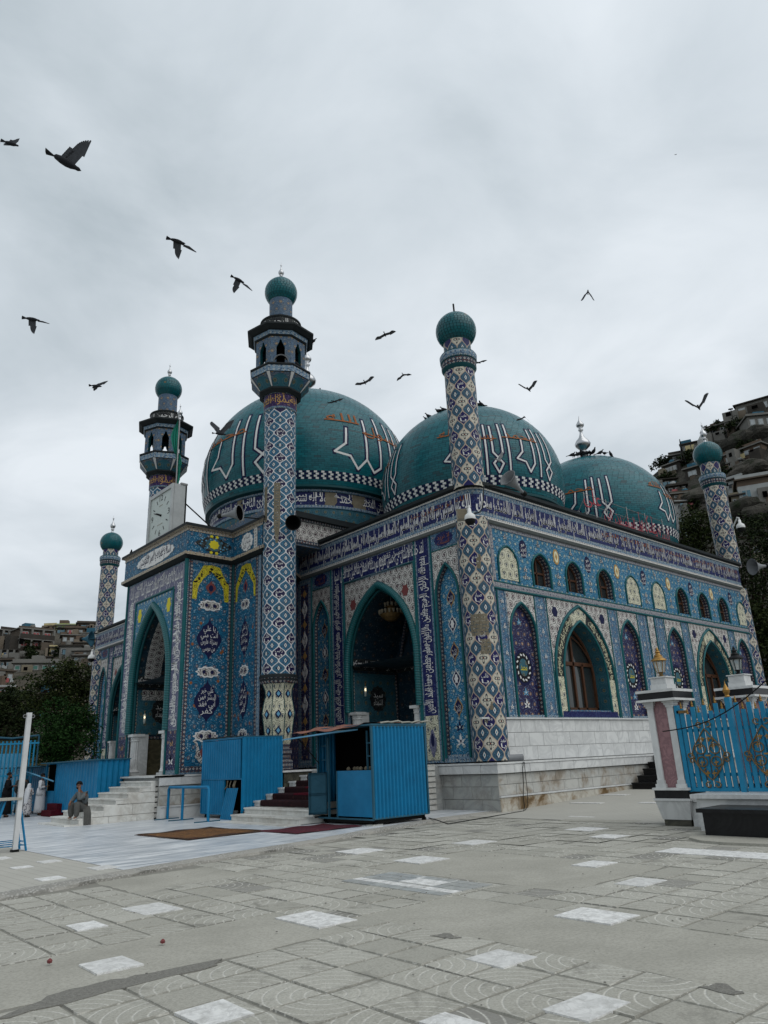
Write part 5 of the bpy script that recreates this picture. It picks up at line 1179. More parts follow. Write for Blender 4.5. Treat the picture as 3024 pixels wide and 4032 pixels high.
CS = stairs('staircase', 'marble stairs with dark red carpet between the two blue kiosks', -5.95, .07, .170, .45, 2.45, 6.1, -.2, 0)
def carpet(parent, xs, z0, dz, dx, k0, k1, ya, yb, mat, name):
    mb = MB(); pts = []
    for k in range(k0, k1):
        x, z = dx*k, z0+dz*k
        pts += [(x-.045, z-dz+.02), (x-.05, z-.02), (x-.03, z+.016), (x+.03, z+.02), (x+dx-.06, z+.016)]
    yy = [ya+(yb-ya)*i/8 for i in range(9)]
    for (a, b), (c, d) in zip(pts, pts[1:]):
        for p, q in zip(yy, yy[1:]): mb.face([(a, p, b), (c, p, d), (c, q, d), (a, q, b)])
    o = mb.build(name, mat); return o
for k, (m_, a, b, k0, lb) in enumerate((('carpet_dark', .02, 3.35, 3, 'dark brown carpet lining the upper marble stairs between the kiosks'), ('carpet_red', .3, 2.2, 4, 'deep red runner laid over the dark carpet on the marble stairs'))):
    o = carpet(None, -5.95, .07+k*.008, .170, .45, k0, 9, a, b, m_, 'carpet'); o.location = (-5.95, 2.45, k*.006); tag(o, lb, 'carpet')
for k in range(3, 9):
    mb = MB(); pr = [(0, -.17), (.05, -.17), (.05, -.06), (.10, 0), (0, 0)]
    x, z = .45*k, .07+.17*k
    mb.box(-.06, .30, 3.38, 3.72, z-.165, z-.05); mb.box(-.09, .33, 3.36, 3.75, z-.05, z+.004); o = mb.build('step_cheek', 'marble_white', CS); o.location = (x, 0, 0)
# dark stone steps at the far end of the right wall
DS = thing('staircase', 'black stone side steps against the right wall behind the gate pillar', 'stairs', (7.2, .0, .27))
for k in range(5):
    mb = MB(); mb.box(0, 4.5-.45*k, -1.2, -.06, 0, .17); mb.box(-.04, 4.5-.45*k, -1.24, -.06, .17, .22); o = mb.build('step', 'black_stone', DS); o.location = (.45*k, 0, .22*k+.01)
# ---- rugs
def flat_rug(name, label, x0, x1, y0, y1, z, mats, rz=0):
    mb = MB(); n = 14; w_, h = x1-x0, y1-y0; rk = random.Random(int(x0*100))
    def zz_(i, j): return z+.012+.010*math.sin(i*.9+j*.5)+rk.uniform(0, .004)
    for i in range(n):
        for j in range(n):
            e = 1 if i < 1 or j < 2 or i >= n-1 or j >= n-2 else 0
            mb.face([(w_*(a/n-.5), h*(b/n-.5), z+.012+.010*math.sin(a*.9+b*.5)) for a, b in ((i, j), (i+1, j), (i+1, j+1), (i, j+1))], None, e)
    for i in range(60):
        for s in (-1, 1):
            x = s*w_/2; y = h*(i/60-.5); mb.face([(x, y, z+.008), (x+s*rk.uniform(.03, .09), y+rk.uniform(-.02, .02), z+.004), (x, y+h/75, z+.008)], None, 1)
    o = mb.build(name, mats); o.location = ((x0+x1)/2, (y0+y1)/2, 0); o.rotation_euler.z = rz; return tag(o, label, 'rug')
flat_rug('rug', 'worn orange rug with dark border on the marble terrace', -9.15, -6.95, 1.75, 4.6, .057, ['rug_orange', 'rug_edge'], .03); flat_rug('rug', 'purplish red rug beside the orange one in front of the kiosk', -7.05, -5.0, .35, 2.0, .06, ['rug_red', 'rug_red'], .02)
# ================================================================== blue kiosks
def corrugated(name, fr, u0, u1, v0, v1, d, parent, mat='blue_paint', pitch=.125, amp=.042, T=None):
    mb = MB(); n = int((u1-u0)/pitch*4); P_ = lambda u, v, h: fr.p(u, v, h) if not T else T(fr.p(u, v, h))
    for i in range(n):
        a, b = u0+(u1-u0)*i/n, u0+(u1-u0)*(i+1)/n; f = lambda k: d+amp*(1 if (k % 4) in (1, 2) else 0)
        mb.face([P_(a, v0, f(i)), P_(b, v0, f(i+1)), P_(b, v1, f(i+1)), P_(a, v1, f(i))])
    return mb.build(name, mat, parent)
def bars(mb, fr, L, t=.022, d=0, m=0):
    for a, b, c, e in L:
        if abs(a-b) < 1e-6: plate(mb, fr, rect(a-t, a+t, c, e), d-.03, d+.026, m)
        else: plate(mb, fr, rect(a, b, c-t, c+t), d-.03, d+.028, m)
def caster(parent, x, y, s=1):
    mb = MB(); mb.tube([(x-.02, y, .075*s), (x+.02, y, .075*s)], .075*s, 12); mb.box(x-.035, x+.035, y-.012, y+.012, .07*s, .2); mb.build('wheel', 'rubber', parent)
def kioskB():
    k = thing('kiosk', 'blue corrugated metal kiosk with open counter and rug covered awning', 'kiosk', (0, 0, 0))
    x0, x1, y0, y1, z0, z1 = -4.82, -2.86, .12, 2.5, .22, 2.5
    fs = Fr((0, y0, 0), (1, 0, 0), (0, -1, 0)); ff = Fr((x0, 0, 0), (0, -1, 0), (-1, 0, 0)); fb = Fr((x1, 0, 0), (0, 1, 0), (1, 0, 0)); fl = Fr((0, y1, 0), (-1, 0, 0), (0, 1, 0))
    corrugated('side_panel', fs, x0+.03, x1-.03, z0, z1, -.01, k); corrugated('back_panel', fb, y0, y1, z0, z1, 0, k); corrugated('side_panel', fl, -x1, -x0, z0, z1, 0, k)
    mb = MB(); bars(mb, fs, [(x0, x0, z0, z1+.03), (x1, x1, z0, z1+.03), (x0, x1, z0, 0), (x0, x1, z1, 0)]); bars(mb, ff, [(-y0, -y0, z0, z1), (-y1, -y1, z0, z1), (-y1, -y0, z0-.02, 0), (-1.62, -1.62, z0, 1.4), (-2.0, -2.0, z0, 2.3)], .02)
    bars(mb, ff, [(-.42, -.42, 1.4, 2.4), (-.42, -.12, 1.75, 0), (-.42, -.12, 2.08, 0), (-2.45, -2.2, 1.7, 0), (-2.45, -2.2, 2.08, 0), (-2.2, -2.2, 1.4, 2.3)], .012, -.1); mb.build('frame', 'blue_old', k)
    mb = MB(); plate(mb, ff, rect(-1.62, -.14, .26, 1.40), -.02, .012); mb.build('front_panel', 'blue_paint', k)
    mb = MB(); mb.box(x0+.05, x0+.5, y0+.05, 1.6, 1.36, 1.40); mb.build('counter', 'wood_brown', k); mb = MB(); mb.box(x0+.02, x1-.02, y0+.02, y1-.02, z0, z0+.03); mb.build('floor', 'dark_inside', k)
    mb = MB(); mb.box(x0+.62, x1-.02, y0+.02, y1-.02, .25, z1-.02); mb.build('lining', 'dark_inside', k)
    mb = MB()
    for i in range(9): mb.lathe([(0, 0), (.05, .01), (.06, .05), (.03, .09), (0, .1)], 8, (x0+.2+rnd.uniform(0, .15), .35+i*.13))
    o = mb.build('goods', 'bare_brick', k, False, 'stuff'); o.location.z = 1.40
    mb = MB(); c = [(x0+.35, 1.95), (x0-.02, 2.0)]; d0 = Vector((x0, 2.08, 0)); dd = Vector((-.50, .22, 0)).normalized(); fd = Fr(d0, -dd if False else dd*-1, (-.4, -.9, 0)); fd = Fr(d0, dd, Vector((dd.y, -dd.x, 0)))
    plate(mb, fd, rect(0, .52, .30, 1.38), -.02, .02); bars(mb, fd, [(0, .52, .33, 0), (0, .52, 1.35, 0), (0, .52, .82, 0), (.02, .02, .3, 1.38), (.5, .5, .3, 1.38)], .02, .02); mb.tube([fd.p(.03, 1.05, .03), fd.p(.5, 1.33, .03)], .014, 6); mb.tube([fd.p(.03, .6, .03), fd.p(.5, .33, .03)], .014, 6); mb.build('door', 'blue_old', k)
    aw = MB(); A = [(x0, y0+.55, 2.46), (x0, y1+.1, 2.40), (x0-1.02, y1+.3, 2.30), (x0-.78, y0+.55, 2.40)]
    aw.face(A); aw.face([(p[0], p[1], p[2]-.035) for p in reversed(A)])
    for i in range(4): p, q = A[i], A[(i+1) % 4]; aw.face([(p[0], p[1], p[2]-.035), (q[0], q[1], q[2]-.035), q, p])
    aw.build('awning', 'blue_pale', k); mb = MB(); mb.tube([(x0-.72, y1-.05, 2.30), (x0, y1-.05, 1.62)], .015, 6); mb.build('stay', 'black_metal', k)
    mb = MB(); mb.box(x0-.03, x1+.05, y0-.04, y1+.04, z1+.02, z1+.06); mb.build('roof', 'blue_old', k)
    r = MB(); n = 12; rk = random.Random(4)
    def rz_(i, j):
        x = x0-.85+2.85*i/n; y = y0-.05+2.7*j/n; z = (2.40+.1*(x-x0+.85)/.85 if x < x0 else 2.56)+.025*rk.random()+.05*math.sin(j*1.3)*.4; return (x, y, z+.02)
    g = [[rz_(i, j) for j in range(n+1)] for i in range(n+1)]
    for i in range(n):
        for j in range(n):
            if i < 4 and j < 2: continue
            r.face([g[i][j], g[i+1][j], g[i+1][j+1], g[i][j+1]])
    o = r.build('awning_rug', 'roof_rug', None, True); tag(o, 'frayed brown red rug spread over the kiosk roof and awning', 'rug')
    for j in range(5): mb = MB() if j == 0 else mb; a = rk.random()*6; mb.tube([(x0+.3+j*.38, y0-.03, 2.58+rk.random()*.03), (x0+.55+j*.38, y0-.06, 2.6+rk.random()*.04), (x0+.8+j*.36, y0+.0, 2.585)], .022, 5)
    mb.build('roof_edging', 'cement', k)
    for x, y in ((x0+.12, y0+.1), (x1-.1, y0+.1), (x0+.12, y1-.2), (x1-.1, y1-.1)): caster(k, x, y)
    mb = MB(); mb.box(x0+.1, x1-.1, y0+.1, y1-.1, .10, .2); mb.build('undercarriage', 'black_metal', k)
    mb = MB(); mb.box(x0-.05, x0+.3, y0+.0, y0+.25, .055, .085); tag(mb.build('stone_chock', 'marble_grey'), 'flat stone chock under the front wheel of the open kiosk', 'stone')
kioskB()
def kioskA():
    k = thing('kiosk', 'closed blue corrugated kiosk with a broken lower front left of the carpeted stairs', 'kiosk', (0, 0, 0))
    x0, x1, y0, y1, z0, z1 = -5.08, -3.62, 6.16, 8.8, .2, 2.5
    fs = Fr((0, y0, 0), (1, 0, 0), (0, -1, 0)); ff = Fr((x0, 0, 0), (0, -1, 0), (-1, 0, 0)); fl = Fr((0, y1, 0), (-1, 0, 0), (0, 1, 0)); fb = Fr((x1, 0, 0), (0, 1, 0), (1, 0, 0))
    corrugated('side_panel', fs, x0, x1, .3, z1, 0, k); corrugated('side_panel', fl, -x1, -x0, .3, z1, 0, k); corrugated('back_panel', fb, y0, y1, .3, z1, 0, k)
    corrugated('upper_flap', ff, -y1+.02, -y0-.03, 1.27, 2.46, .02, k, pitch=.15); corrugated('lower_panel', ff, -y1+.06, -7.30, .17, 1.22, .0, k, pitch=.15)
    a = rad(9); T = lambda p: Vector((p.x-(1.02-p.z)*.20, p.y+(1.02-p.z)*.06, p.z)); corrugated('loose_sheet', ff, -7.02, -6.28, .06, .98, .04, k, pitch=.11, T=T)
    mb = MB(); bars(mb, fs, [(x0, x0, .2, z1), (x1, x1, .2, z1), (x0, x1, z1, 0)]); bars(mb, ff, [(-y0, -y0, .2, z1), (-y1, -y1, .2, z1), (-y1, -y0, z1, 0), (-y1, -y0, 1.25, 0), (-7.28, -7.28, .2, 1.22), (-y1, -7.3, .2, 0)], .02, .01); mb.build('frame', 'blue_paint', k)
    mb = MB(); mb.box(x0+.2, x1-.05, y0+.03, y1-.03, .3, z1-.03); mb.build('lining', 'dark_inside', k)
    mb = MB(); mb.box(x0-.05, x1+.04, y0-.04, y1+.05, z1+.02, z1+.05); n = 16; rk = random.Random(9)
    mb.tube([(x0-.04, y0+(y1-y0)*i/n, z1+.05+rk.uniform(-.01, .035)) for i in range(n+1)], .02, 5, 1); mb.build('roof', ['blue_old', 'black_metal'], k)
    mb = MB(); rk = random.Random(2)
    for i in range(8): y = 6.3+rk.random()*.9; mb.tube([(x0+.02, y, 1.2), (x0-.02+rk.uniform(-.03, .03), y+rk.uniform(-.05, .05), 1.05), (x0+rk.uniform(-.03, .03), y+rk.uniform(-.1, .1), .8+rk.random()*.2)], .018, 5)
    mb.build('torn_tarp', 'bare_brick', k, False, 'stuff')
    for x, y in ((x0+.1, y0+.9), (x0+.1, y1-.15), (x1-.1, y1-.15), (x0+.1, 7.6)): caster(k, x, y)
kioskA()
def kioskC():
    k = thing('kiosk', 'long blue corrugated kiosk with an open doorway left of the seated man', 'kiosk', (0, 0, 0)); x0, x1, y0, y1, z1 = -7.08, -5.9, 13.0, 18.75, 2.05
    ff = Fr((x0, 0, 0), (0, -1, 0), (-1, 0, 0)); fs = Fr((0, y0, 0), (1, 0, 0), (0, -1, 0))
    corrugated('front_panel', ff, -17.45, -y0, .2, z1, 0, k, pitch=.30, amp=.03); corrugated('side_panel', fs, x0, x1, .2, z1, 0, k, pitch=.2); mb = MB(); bars(mb, ff, [(-y1, -y0, z1, 0), (-y0, -y0, .1, z1), (-17.47, -17.47, .1, z1), (-y1, -y1, .1, z1)], .035); mb.build('frame', 'blue_paint', k)
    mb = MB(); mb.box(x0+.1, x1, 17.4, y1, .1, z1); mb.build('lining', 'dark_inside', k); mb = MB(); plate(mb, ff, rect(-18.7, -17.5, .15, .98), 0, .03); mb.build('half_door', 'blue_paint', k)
    mb = MB(); mb.box(x0-.25, x1, y0-.1, y1+.1, z1, z1+.04); mb.build('roof', 'blue_old', k); mb = MB(); mb.tube([(x0-.9, 20.2, 1.98), (x0-.05, 17.6, 1.35)], .03, 6); mb.build('stay', 'blue_pale', k)
    d = thing('kiosk', 'low blue corrugated stall at the left edge behind the man in black', 'kiosk', (0, 0, 0)); y0, y1 = 18.85, 24.2
    corrugated('front_panel', ff, -y1+1.4, -y0, .15, 1.93, -.1, d, pitch=.28, amp=.03); mb = MB(); plate(mb, ff, rect(-y1, -y1+1.4, .15, 1.93), -.15, -.08); mb.build('plain_panel', 'blue_pale', d)
    fl = Fr((0, y1, 0), (-1, 0, 0), (0, 1, 0)); corrugated('side_panel', fl, 5.4, -x0, .15, 1.93, 0, d); mb = MB(); mb.box(x0-.9, -5.6, y0, y1+.3, 1.95, 1.99); mb.build('roof', 'blue_old', d)
kioskC()
mb = MB(); mb.box(-7.3, -5.6, 17.2, 18.0, .05, .30); mb.box(-6.9, -5.6, 17.2, 18.0, .30, .55)
# pipe barrier
def barrier():
    t = thing('pipe_barrier', 'blue pipe barrier rail beside the closed kiosk', 'barrier', (-5.95, 8.0, .055)); rr = .045
    mb = MB(); mb.tube([(-.05, 1.40, 0), (-.05, 1.40, .92), (-.05, 1.33, 1.0), (-.05, -.7, 1.0), (-.05, -1.32, 1.0), (-.05, -1.39, .93), (-.05, -1.39, 0)], rr, 10); autosmooth(mb.build('rail', 'blue_paint', t), 50)
    mb = MB(); mb.tube([(-.05, .35, 0), (-.05, .35, 1.0)], rr, 10); mb.build('post', 'blue_paint', t)
    for y in (1.40, .35, -1.39): mb = MB(); mb.box(-.5, .35, y-.035, y+.035, 0, .03); mb.build('foot', 'blue_old', t)
barrier()
# ================================================================== gate, pillars, bench at the right
def pillar(name, label, x, y, s, h0, base=True):
    t = thing(name, label, 'pillar', (x, y, h0))      # x, y: near corner of the shaft
    def bx(nm, a, b, c, d, z0, z1, m, par=t): mb = MB(); mb.box(a, b, c, d, z0, z1); return mb.build(nm, m, par)
    W_2 = .62*s; g = Vector((0, 0, 0))
    def ring(nm, o, z0, z1, m): return bx(nm, -o, W_2+o, -o, W_2+o, z0, z1, m)
    ring('footing', .0, -.15, .14, 'marble_dark'); 
    mb = MB(); a = [(-.0, -.0), (W_2, 0), (W_2, W_2), (0, W_2)]; lo = [(-.02 if p[0] == 0 else W_2+.02, -.02 if p[1] == 0 else W_2+.02, .13) for p in a]; hi = [(-.1 if p[0] == 0 else W_2+.1, -.1 if p[1] == 0 else W_2+.1, .52) for p in a]
    for i in range(4): mb.face([lo[i], lo[(i+1) % 4], hi[(i+1) % 4], hi[i]])
    mb.face(hi); mb.face(lo[::-1]); mb.build('flared_plinth', 'marble_white', t)
    ring('slab', .12, .52, .57, 'marble_white'); ring('black_band', .09, .57, .74, 'black_stone'); ring('slab', .12, .74, .79, 'marble_white')
    ring('core', -.03, .79, 2.66, 'marble_pink')
    for a, c in ((0, 0), (W_2-.13, 0), (0, W_2-.13), (W_2-.13, W_2-.13)):
        bx('pilaster', a-.012, a+.142, c-.012, c+.142, .95, 2.52, 'marble_white')
        for q, z0, z1 in ((.055, .79, .87), (.03, .87, .95), (.03, 2.52, 2.57), (.05, 2.57, 2.62), (.075, 2.62, 2.66)): bx('pilaster_step', a-q, a+.13+q, c-q, c+.13+q, z0, z1, 'marble_white')
    ring('slab', .17, 2.66, 2.71, 'marble_white'); ring('black_band', .13, 2.71, 2.86, 'black_stone'); ring('slab', .16, 2.86, 2.92, 'marble_white'); ring('lamp_block', -.10, 2.92, 3.05, 'marble_white'); ring('lamp_block', -.12, 3.05, 3.20, 'marble_white'); ring('slab', -.09, 3.20, 3.225, 'marble_white')
    return t
P1 = pillar('gate_pillar', 'white and pink marble gate pillar with black bands and a gold lantern', -1.5, -6.62, 1, 0)
P2 = pillar('gate_pillar', 'second marble gate pillar with dark lantern behind the blue gate', .55, -7.55, 1, .04)
def lantern(label, loc, m1, m2):
    t = thing('lantern', label, 'lantern', loc)
    mb = MB(); mb.lathe([(.0, 0), (.07, 0), (.07, .03), (.04, .06), (.05, .1), (.09, .12)], 12); mb.build('foot', m1, t)
    mb = MB(); mb.lathe([(.09, .12), (.13, .34), (.14, .38)], 6); mb.build('glass', 'lamp_glass', t)
    mb = MB(); mb.lathe([(.02, .12), (.02, .24), (.03, .26), (.0, .3)], 8); mb.build('bulb', 'camera_white', t)
    mb = MB()
    for i in range(6): a = 2*pi*i/6; mb.tube([(.092*math.cos(a), .092*math.sin(a), .12), (.142*math.cos(a), .142*math.sin(a), .38)], .009, 5)
    mb.lathe([(.14, .375), (.185, .39), (.17, .42), (.11, .46), (.09, .49), (.10, .50), (.06, .54), (.05, .57), (.07, .59), (.03, .63), (.035, .65), (.01, .70), (0, .72)], 18); mb.build('cap', m2, t)
lantern('gold topped glass lantern on the nearer marble gate pillar', (-1.19, -6.31, 3.22), 'gold_dull', 'gold'); lantern('dark metal lantern on the second marble gate pillar', (.86, -7.24, 3.26), 'black_metal', 'black_metal')
def spiral(c, r, a0, turns, n=18, sgn=1, grow=.25): return [(c[0]+r*(1-(1-grow)*i/n)*math.cos(a0+sgn*2*pi*turns*i/n), c[1]+r*(1-(1-grow)*i/n)*math.sin(a0+sgn*2*pi*turns*i/n)) for i in range(n+1)]
def gate_leaf(label, y0, y1, x, z0, topf, scroll=True):
    t = thing('gate_leaf', label, 'gate', (x, y0, 0)); n = 8; fr = Fr((0, 0, 0), (0, -1, 0), (-1, 0, 0)); w_ = y0-y1
    for z in (z0+.06, 1.05, 1.98): mb = MB(); plate(mb, fr, rect(0, w_, z-.035, z+.035), -.05, -.01); mb.build('rail', 'gate_blue', t)
    mb = MB(); plate(mb, fr, rect(.0, w_, z0, z0+.07), -.05, .03); mb.build('bottom_rail', 'gate_blue', t)
    for i in range(n):
        u = (i+.5)/n*w_; h = topf(i/(n-1))-(.14 if i % 2 else 0); mb = MB(); plate(mb, fr, rect(u-.045, u+.045, z0+.02, h), -.012, .026); o = mb.build('picket', 'gate_blue', t)
        mb = MB(); mb.lathe([(.0, 0), (.024, 0), (.026, .03), (.016, .045), (.024, .06), (.0, .16)], 6); q = mb.build('spike', 'gold', o); q.location = fr.p(u, h, .007)
    mb = MB()
    for i in range(n-1): u = (i+1)/n*w_; plate(mb, fr, rect(u-.022, u+.022, z0+.03, topf((i+.5)/n)-.22), -.075, -.052)
    mb.build('back_pickets', 'gate_blue', t, False, 'stuff')
    if scroll:
        c = w_/2; mb = MB(); d = .05; T_ = lambda pts, r=.013: mb.tube([fr.p(c+(u-c)*1.32, v, d) for u, v in pts], r, 6)
        for s in (-1, 1):
            T_([(c+s*a, b) for a, b in ((.0, 2.0), (.05, 1.93), (.12, 1.80), (.22, 1.64), (.27, 1.5), (.24, 1.40))]+[(c+s*(a-c), b) for a, b in spiral((c+.30, 1.46), .07, 3.6, 1.1)])
            T_([(c+s*(a-c), b) for a, b in spiral((c+.07, 2.10), .07, -1.9, .95, 14, 1)]); T_([(c+s*(a-c), b) for a, b in spiral((c+.07, .84), .07, 1.9, .95, 14, -1)])
            T_([(c+s*a, b) for a, b in ((.0, .94), (.06, 1.01), (.14, 1.12), (.22, 1.27), (.25, 1.36))]+[(c+s*(a-c), b) for a, b in spiral((c+.29, 1.34), .055, 2.6, 1., 14, -1)])
            for zc in (1.58, 1.32): T_([(c+s*.12+.085*math.cos(2*pi*i/16), zc+.10*math.sin(2*pi*i/16)) for i in range(17)])
            T_([(c+s*(a-c), b) for a, b in spiral((c+.07, 1.76), .06, -1.5, .9, 12, 1)]); T_([(c+s*(a-c), b) for a, b in spiral((c+.07, 1.12), .06, 1.5, .9, 12, -1)])
        mb.build('scrollwork', 'gold_dull', t); mb = MB()
        for s in (-1, 1):
            for a, b in ((.145, 1.62), (.155, 1.29), (.07, 1.78), (.07, 1.07)):
                for an in (30, 100, 170, 250): ca, sa = math.cos(rad(an)), math.sin(rad(an)); plate(mb, fr, [(c+s*a, b), (c+s*a+.03*ca-.015*sa, b+.03*sa+.015*ca), (c+s*a+.06*ca, b+.06*sa), (c+s*a+.03*ca+.015*sa, b+.03*sa-.015*ca)], .052, .064)
        plate(mb, fr, rect(c-.06, c+.06, 1.43, 1.46), .05, .07); mb.build('leaf', 'gold', t, False, 'stuff')
gate_leaf('nearer blue picket gate leaf with gold scrollwork beside the marble pillar', -6.74, -7.80, -1.46, .71, lambda t: 2.46+.07*t); gate_leaf('right blue picket gate leaf with gold scrollwork at the picture edge', -7.98, -9.04, -1.46, .71, lambda t: 2.50-.04*t); gate_leaf('blue picket gate leaf cut off by the right picture edge', -9.08, -10.1, -1.46, .71, lambda t: 2.44)
gate_leaf('rear blue fence panel with gold spikes behind the gate', -6.9, -9.6, .75, .75, lambda t: 2.42, False)
gp = thing('gate_post', 'tall blue gate post with a gold knob between the gate leaves', 'post', (-1.46, -7.89, .7)); mb = MB(); mb.box(-.055, .055, -.055, .055, 0, 1.92); mb.build('shaft', 'gate_blue', gp); mb = MB(); mb.lathe([(.055, 1.92), (.06, 1.94), (.04, 1.97), (.07, 2.03), (.075, 2.07), (.04, 2.14), (.015, 2.2), (0, 2.28)], 12); mb.build('knob', 'gold', gp)
gp = thing('gate_post', 'blue hinge post standing against the marble gate pillar', 'post', (-1.46, -6.70, .7)); mb = MB(); mb.box(-.05, .05, -.045, .045, 0, 1.84); mb.build('shaft', 'gate_blue', gp); mb = MB(); mb.box(-.05, .05, -.20, -.0, 1.66, 1.72); mb.build('hinge', 'gold_dull', gp)
mb = MB(); mb.box(-2.2, 1.6, -14, -7.18, -.1, .62); mb.box(-2.3, 1.6, -14, -7.1, .62, .70); o = mb.build('gate_plinth', 'marble_white'); tag(o, 'pale marble plinth carrying the blue gate behind the black bench', 'plinth')
mb = MB(); mb.box(-1.47, -.85, -7.18, -6.66, -.1, .50); mb.box(-1.50, -.8, -7.2, -6.64, .50, .55); tag(mb.build('marble_block', 'marble_white'), 'small white marble block joined to the foot of the gate pillar', 'block')
be = thing('bench', 'black polished stone bench in front of the gate', 'bench', (-3.35, -7.75, 0)); mb = MB(); mb.box(.06, 1.0, -6, -.06, -.05, .44); mb.build('body', 'black_stone', be); mb = MB(); mb.box(-.02, 1.08, -6, .02, .44, .51); mb.build('seat_slab', 'black_stone', be)
mb = MB(); pts = [(-3.2, -7.5), (-3.75, -7.7), (-4.1, -8.1), (-4.2, -8.6), (-4.1, -9.3), (-4.0, -14), (-3.0, -14), (-3.0, -7.5)]; plate(mb, GF, pts, -.03, .04, 0); mb.build('bench_kerb', 'cement', None, False, 'structure')
# ---- white pole and trestle at the left
t = thing('trestle', 'blue metal trestle with a pale board around the foot of the white pole', 'trestle', (-12.5, 3.75, .05)); mb = MB()
for x, y, a, b in ((-.25, .35, -.12, .22), (.38, .3, .16, .2), (-.45, -.3, -.16, -.16), (.36, -.25, .14, -.14)): mb.tube([(x, y, 0), (a, b, 1.08)], .024, 8)
for z, k in ((.12, .92), (.2, .86)): mb.tube([(-.25*k-.03, .33*k, z), (.36*k, .29*k, z)], .012, 6); mb.tube([(.36*k, .29*k, z), (.34*k, -.23*k, z)], .012, 6); mb.tube([(-.43*k, -.28*k, z), (.34*k, -.23*k, z)], .012, 6)
mb.build('leg_frame', 'blue_paint', t); mb = MB(); mb.box(-.45, .16, -.26, .32, 1.07, 1.12); mb.build('board', 'cement', t)
t = thing('white_pole', 'white painted square pole leaning up from the paving at left', 'pole', (-12.38, 3.50, .05)); mb = MB(); mb.box(-.05, .05, -.05, .05, .0, 2.98, 0, lambda q: Vector((q.x+.03*q.z*.3, q.y+.05*q.z, q.z))); mb.build('shaft', 'white_paint', t)
for s in (-1, 1): mb = MB(); mb.tube([(s*.09+.025+.035*math.cos(2*pi*i/12), .14, 2.9+.035*math.sin(2*pi*i/12)) for i in range(12)], .009, 5, 0, True); mb.build('ring', 'steel', t)
mb = MB(); mb.box(-.075, .075, -.075, .075, -.0, .05); mb.build('foot', 'black_metal', t)
# ================================================================== things fixed on the shrine
def horn(label, mouth, direction, L=.55, r=.29, mat='horn_grey', bracket=None, inner='dark_inside'):
    t = thing('loudspeaker', label, 'loudspeaker', mouth); q = Vector(direction).normalized().to_track_quat('Z', 'Y').to_matrix().to_4x4(); t.matrix_world = Matrix.Translation(Vector(mouth)) @ q
    pr = [(r*1.03, .0), (r, .012), (r*.74, -.10*L/.55), (r*.5, -.2*L/.55), (r*.3, -.34*L/.55), (r*.2, -.46*L/.55), (r*.18, -.55*L/.55)]
    mb = MB(); mb.lathe(pr, 28); mb.build('bell', mat, t, True)
    mb = MB(); mb.lathe([(r*.98, -.004), (r*.70, -.10*L/.55), (r*.46, -.2*L/.55), (r*.2, -.3*L/.55), (0, -.32*L/.55)], 28); mb.build('throat', inner, t, True)
    mb = MB(); mb.lathe([(.0, -.55*L/.55-.16), (r*.3, -.55*L/.55-.15), (r*.33, -.55*L/.55-.02), (r*.18, -.55*L/.55)], 18); mb.build('driver', 'black_metal', t, True)
    if bracket: mb = MB(); mb.tube([(0, 0, -.5*L/.55), q.inverted() @ (Vector(bracket)-Vector(mouth))], .025, 6); mb.build('bracket', 'black_metal', t)
    return t
def toward(p, k=0, up=0): d = (CAM-Vector(p)); d.z = 0; d.normalize(); s = Vector((-d.y, d.x, 0)); return d+s*k+Vector((0, 0, up))
p = at(1107, 1424, 25.9); horn('grey horn loudspeaker in the arch of the tall minaret gallery', p, toward(p, 0, -.35), .5, .30)
p = at(945, 2020, 25.6); horn('grey horn loudspeaker pointing left from the tall minaret', p, toward(p, 1.8, 0), .75, .30, bracket=at(1050, 2045, 27))
p = at(1154, 2058, 25.9); horn('dark round horn loudspeaker facing out right of the tall minaret', p, toward(p, .02, -.3), .55, .29, 'black_metal', at(1110, 2070, 27))
p = at(1998, 1880, 23.2); horn('large grey horn loudspeaker on the roof corner beside the front dome', p, toward(p, -.75, .35)+Vector((0, 0, .25)), .85, .30, bracket=at(1925, 1912, 24), inner='horn_grey')
p = at(2962, 2232, 41.3); horn('grey horn loudspeaker on the far right corner of the roof', p, toward(p, -1.2, -.1), .8, .42, inner='horn_grey')
p = at(360, 2515, 51.5); horn('blue horn loudspeaker on the left end of the shrine', p, toward(p, 2.2, 0), .6, .5, 'blue_old', at(398, 2520, 52), 'blue_old')
def cctv(label, p, arm, s=1):
    t = thing('security_camera', label, 'camera', p); mb = MB(); mb.lathe([(0, .34*s), (.05*s, .33*s), (.06*s, .2*s), (.15*s, .12*s), (.17*s, .02*s), (.16*s, -.02*s)], 20); mb.build('housing', 'camera_white', t, True)
    mb = MB(); mb.lathe([(.155*s, -.02*s), (.15*s, -.09*s), (.10*s, -.16*s), (0, -.19*s)], 20); mb.build('lens_dome', 'black_metal', t, True)
    mb = MB(); a = Vector(arm)-Vector(p); mb.tube([(0, 0, .32*s), (0, 0, .42*s), (a.x*.2, a.y*.2, .46*s), tuple(a)], .03*s, 8); mb.build('arm', 'camera_white', t)
p = at(1851, 2044, 21.6); cctv('white domed security camera on the front corner minaret', p, at(1835, 2020, 22.6), 1.05)
t = thing('junction_box', 'square grey junction box under the cornice by the corner camera', 'box', at(1818, 2028, 22.3)); mb = MB(); mb.box(-.16, .16, -.12, .12, -.17, .17); mb.build('case', 'cement', t); mb = MB(); mb.box(-.15, .15, -.128, -.12, -.16, .16); mb.build('lid', 'bare_brick', t); t.rotation_euler.z = YAW-pi/2
p = at(2917, 2078, 40.5); cctv('white security camera on an arm at the far right minaret', p, at(2888, 2072, 40.8), 1.3); p = at(360, 2592, 50.8); cctv('white security camera at the left end of the shrine', p, at(378, 2590, 51.2), 1.3)
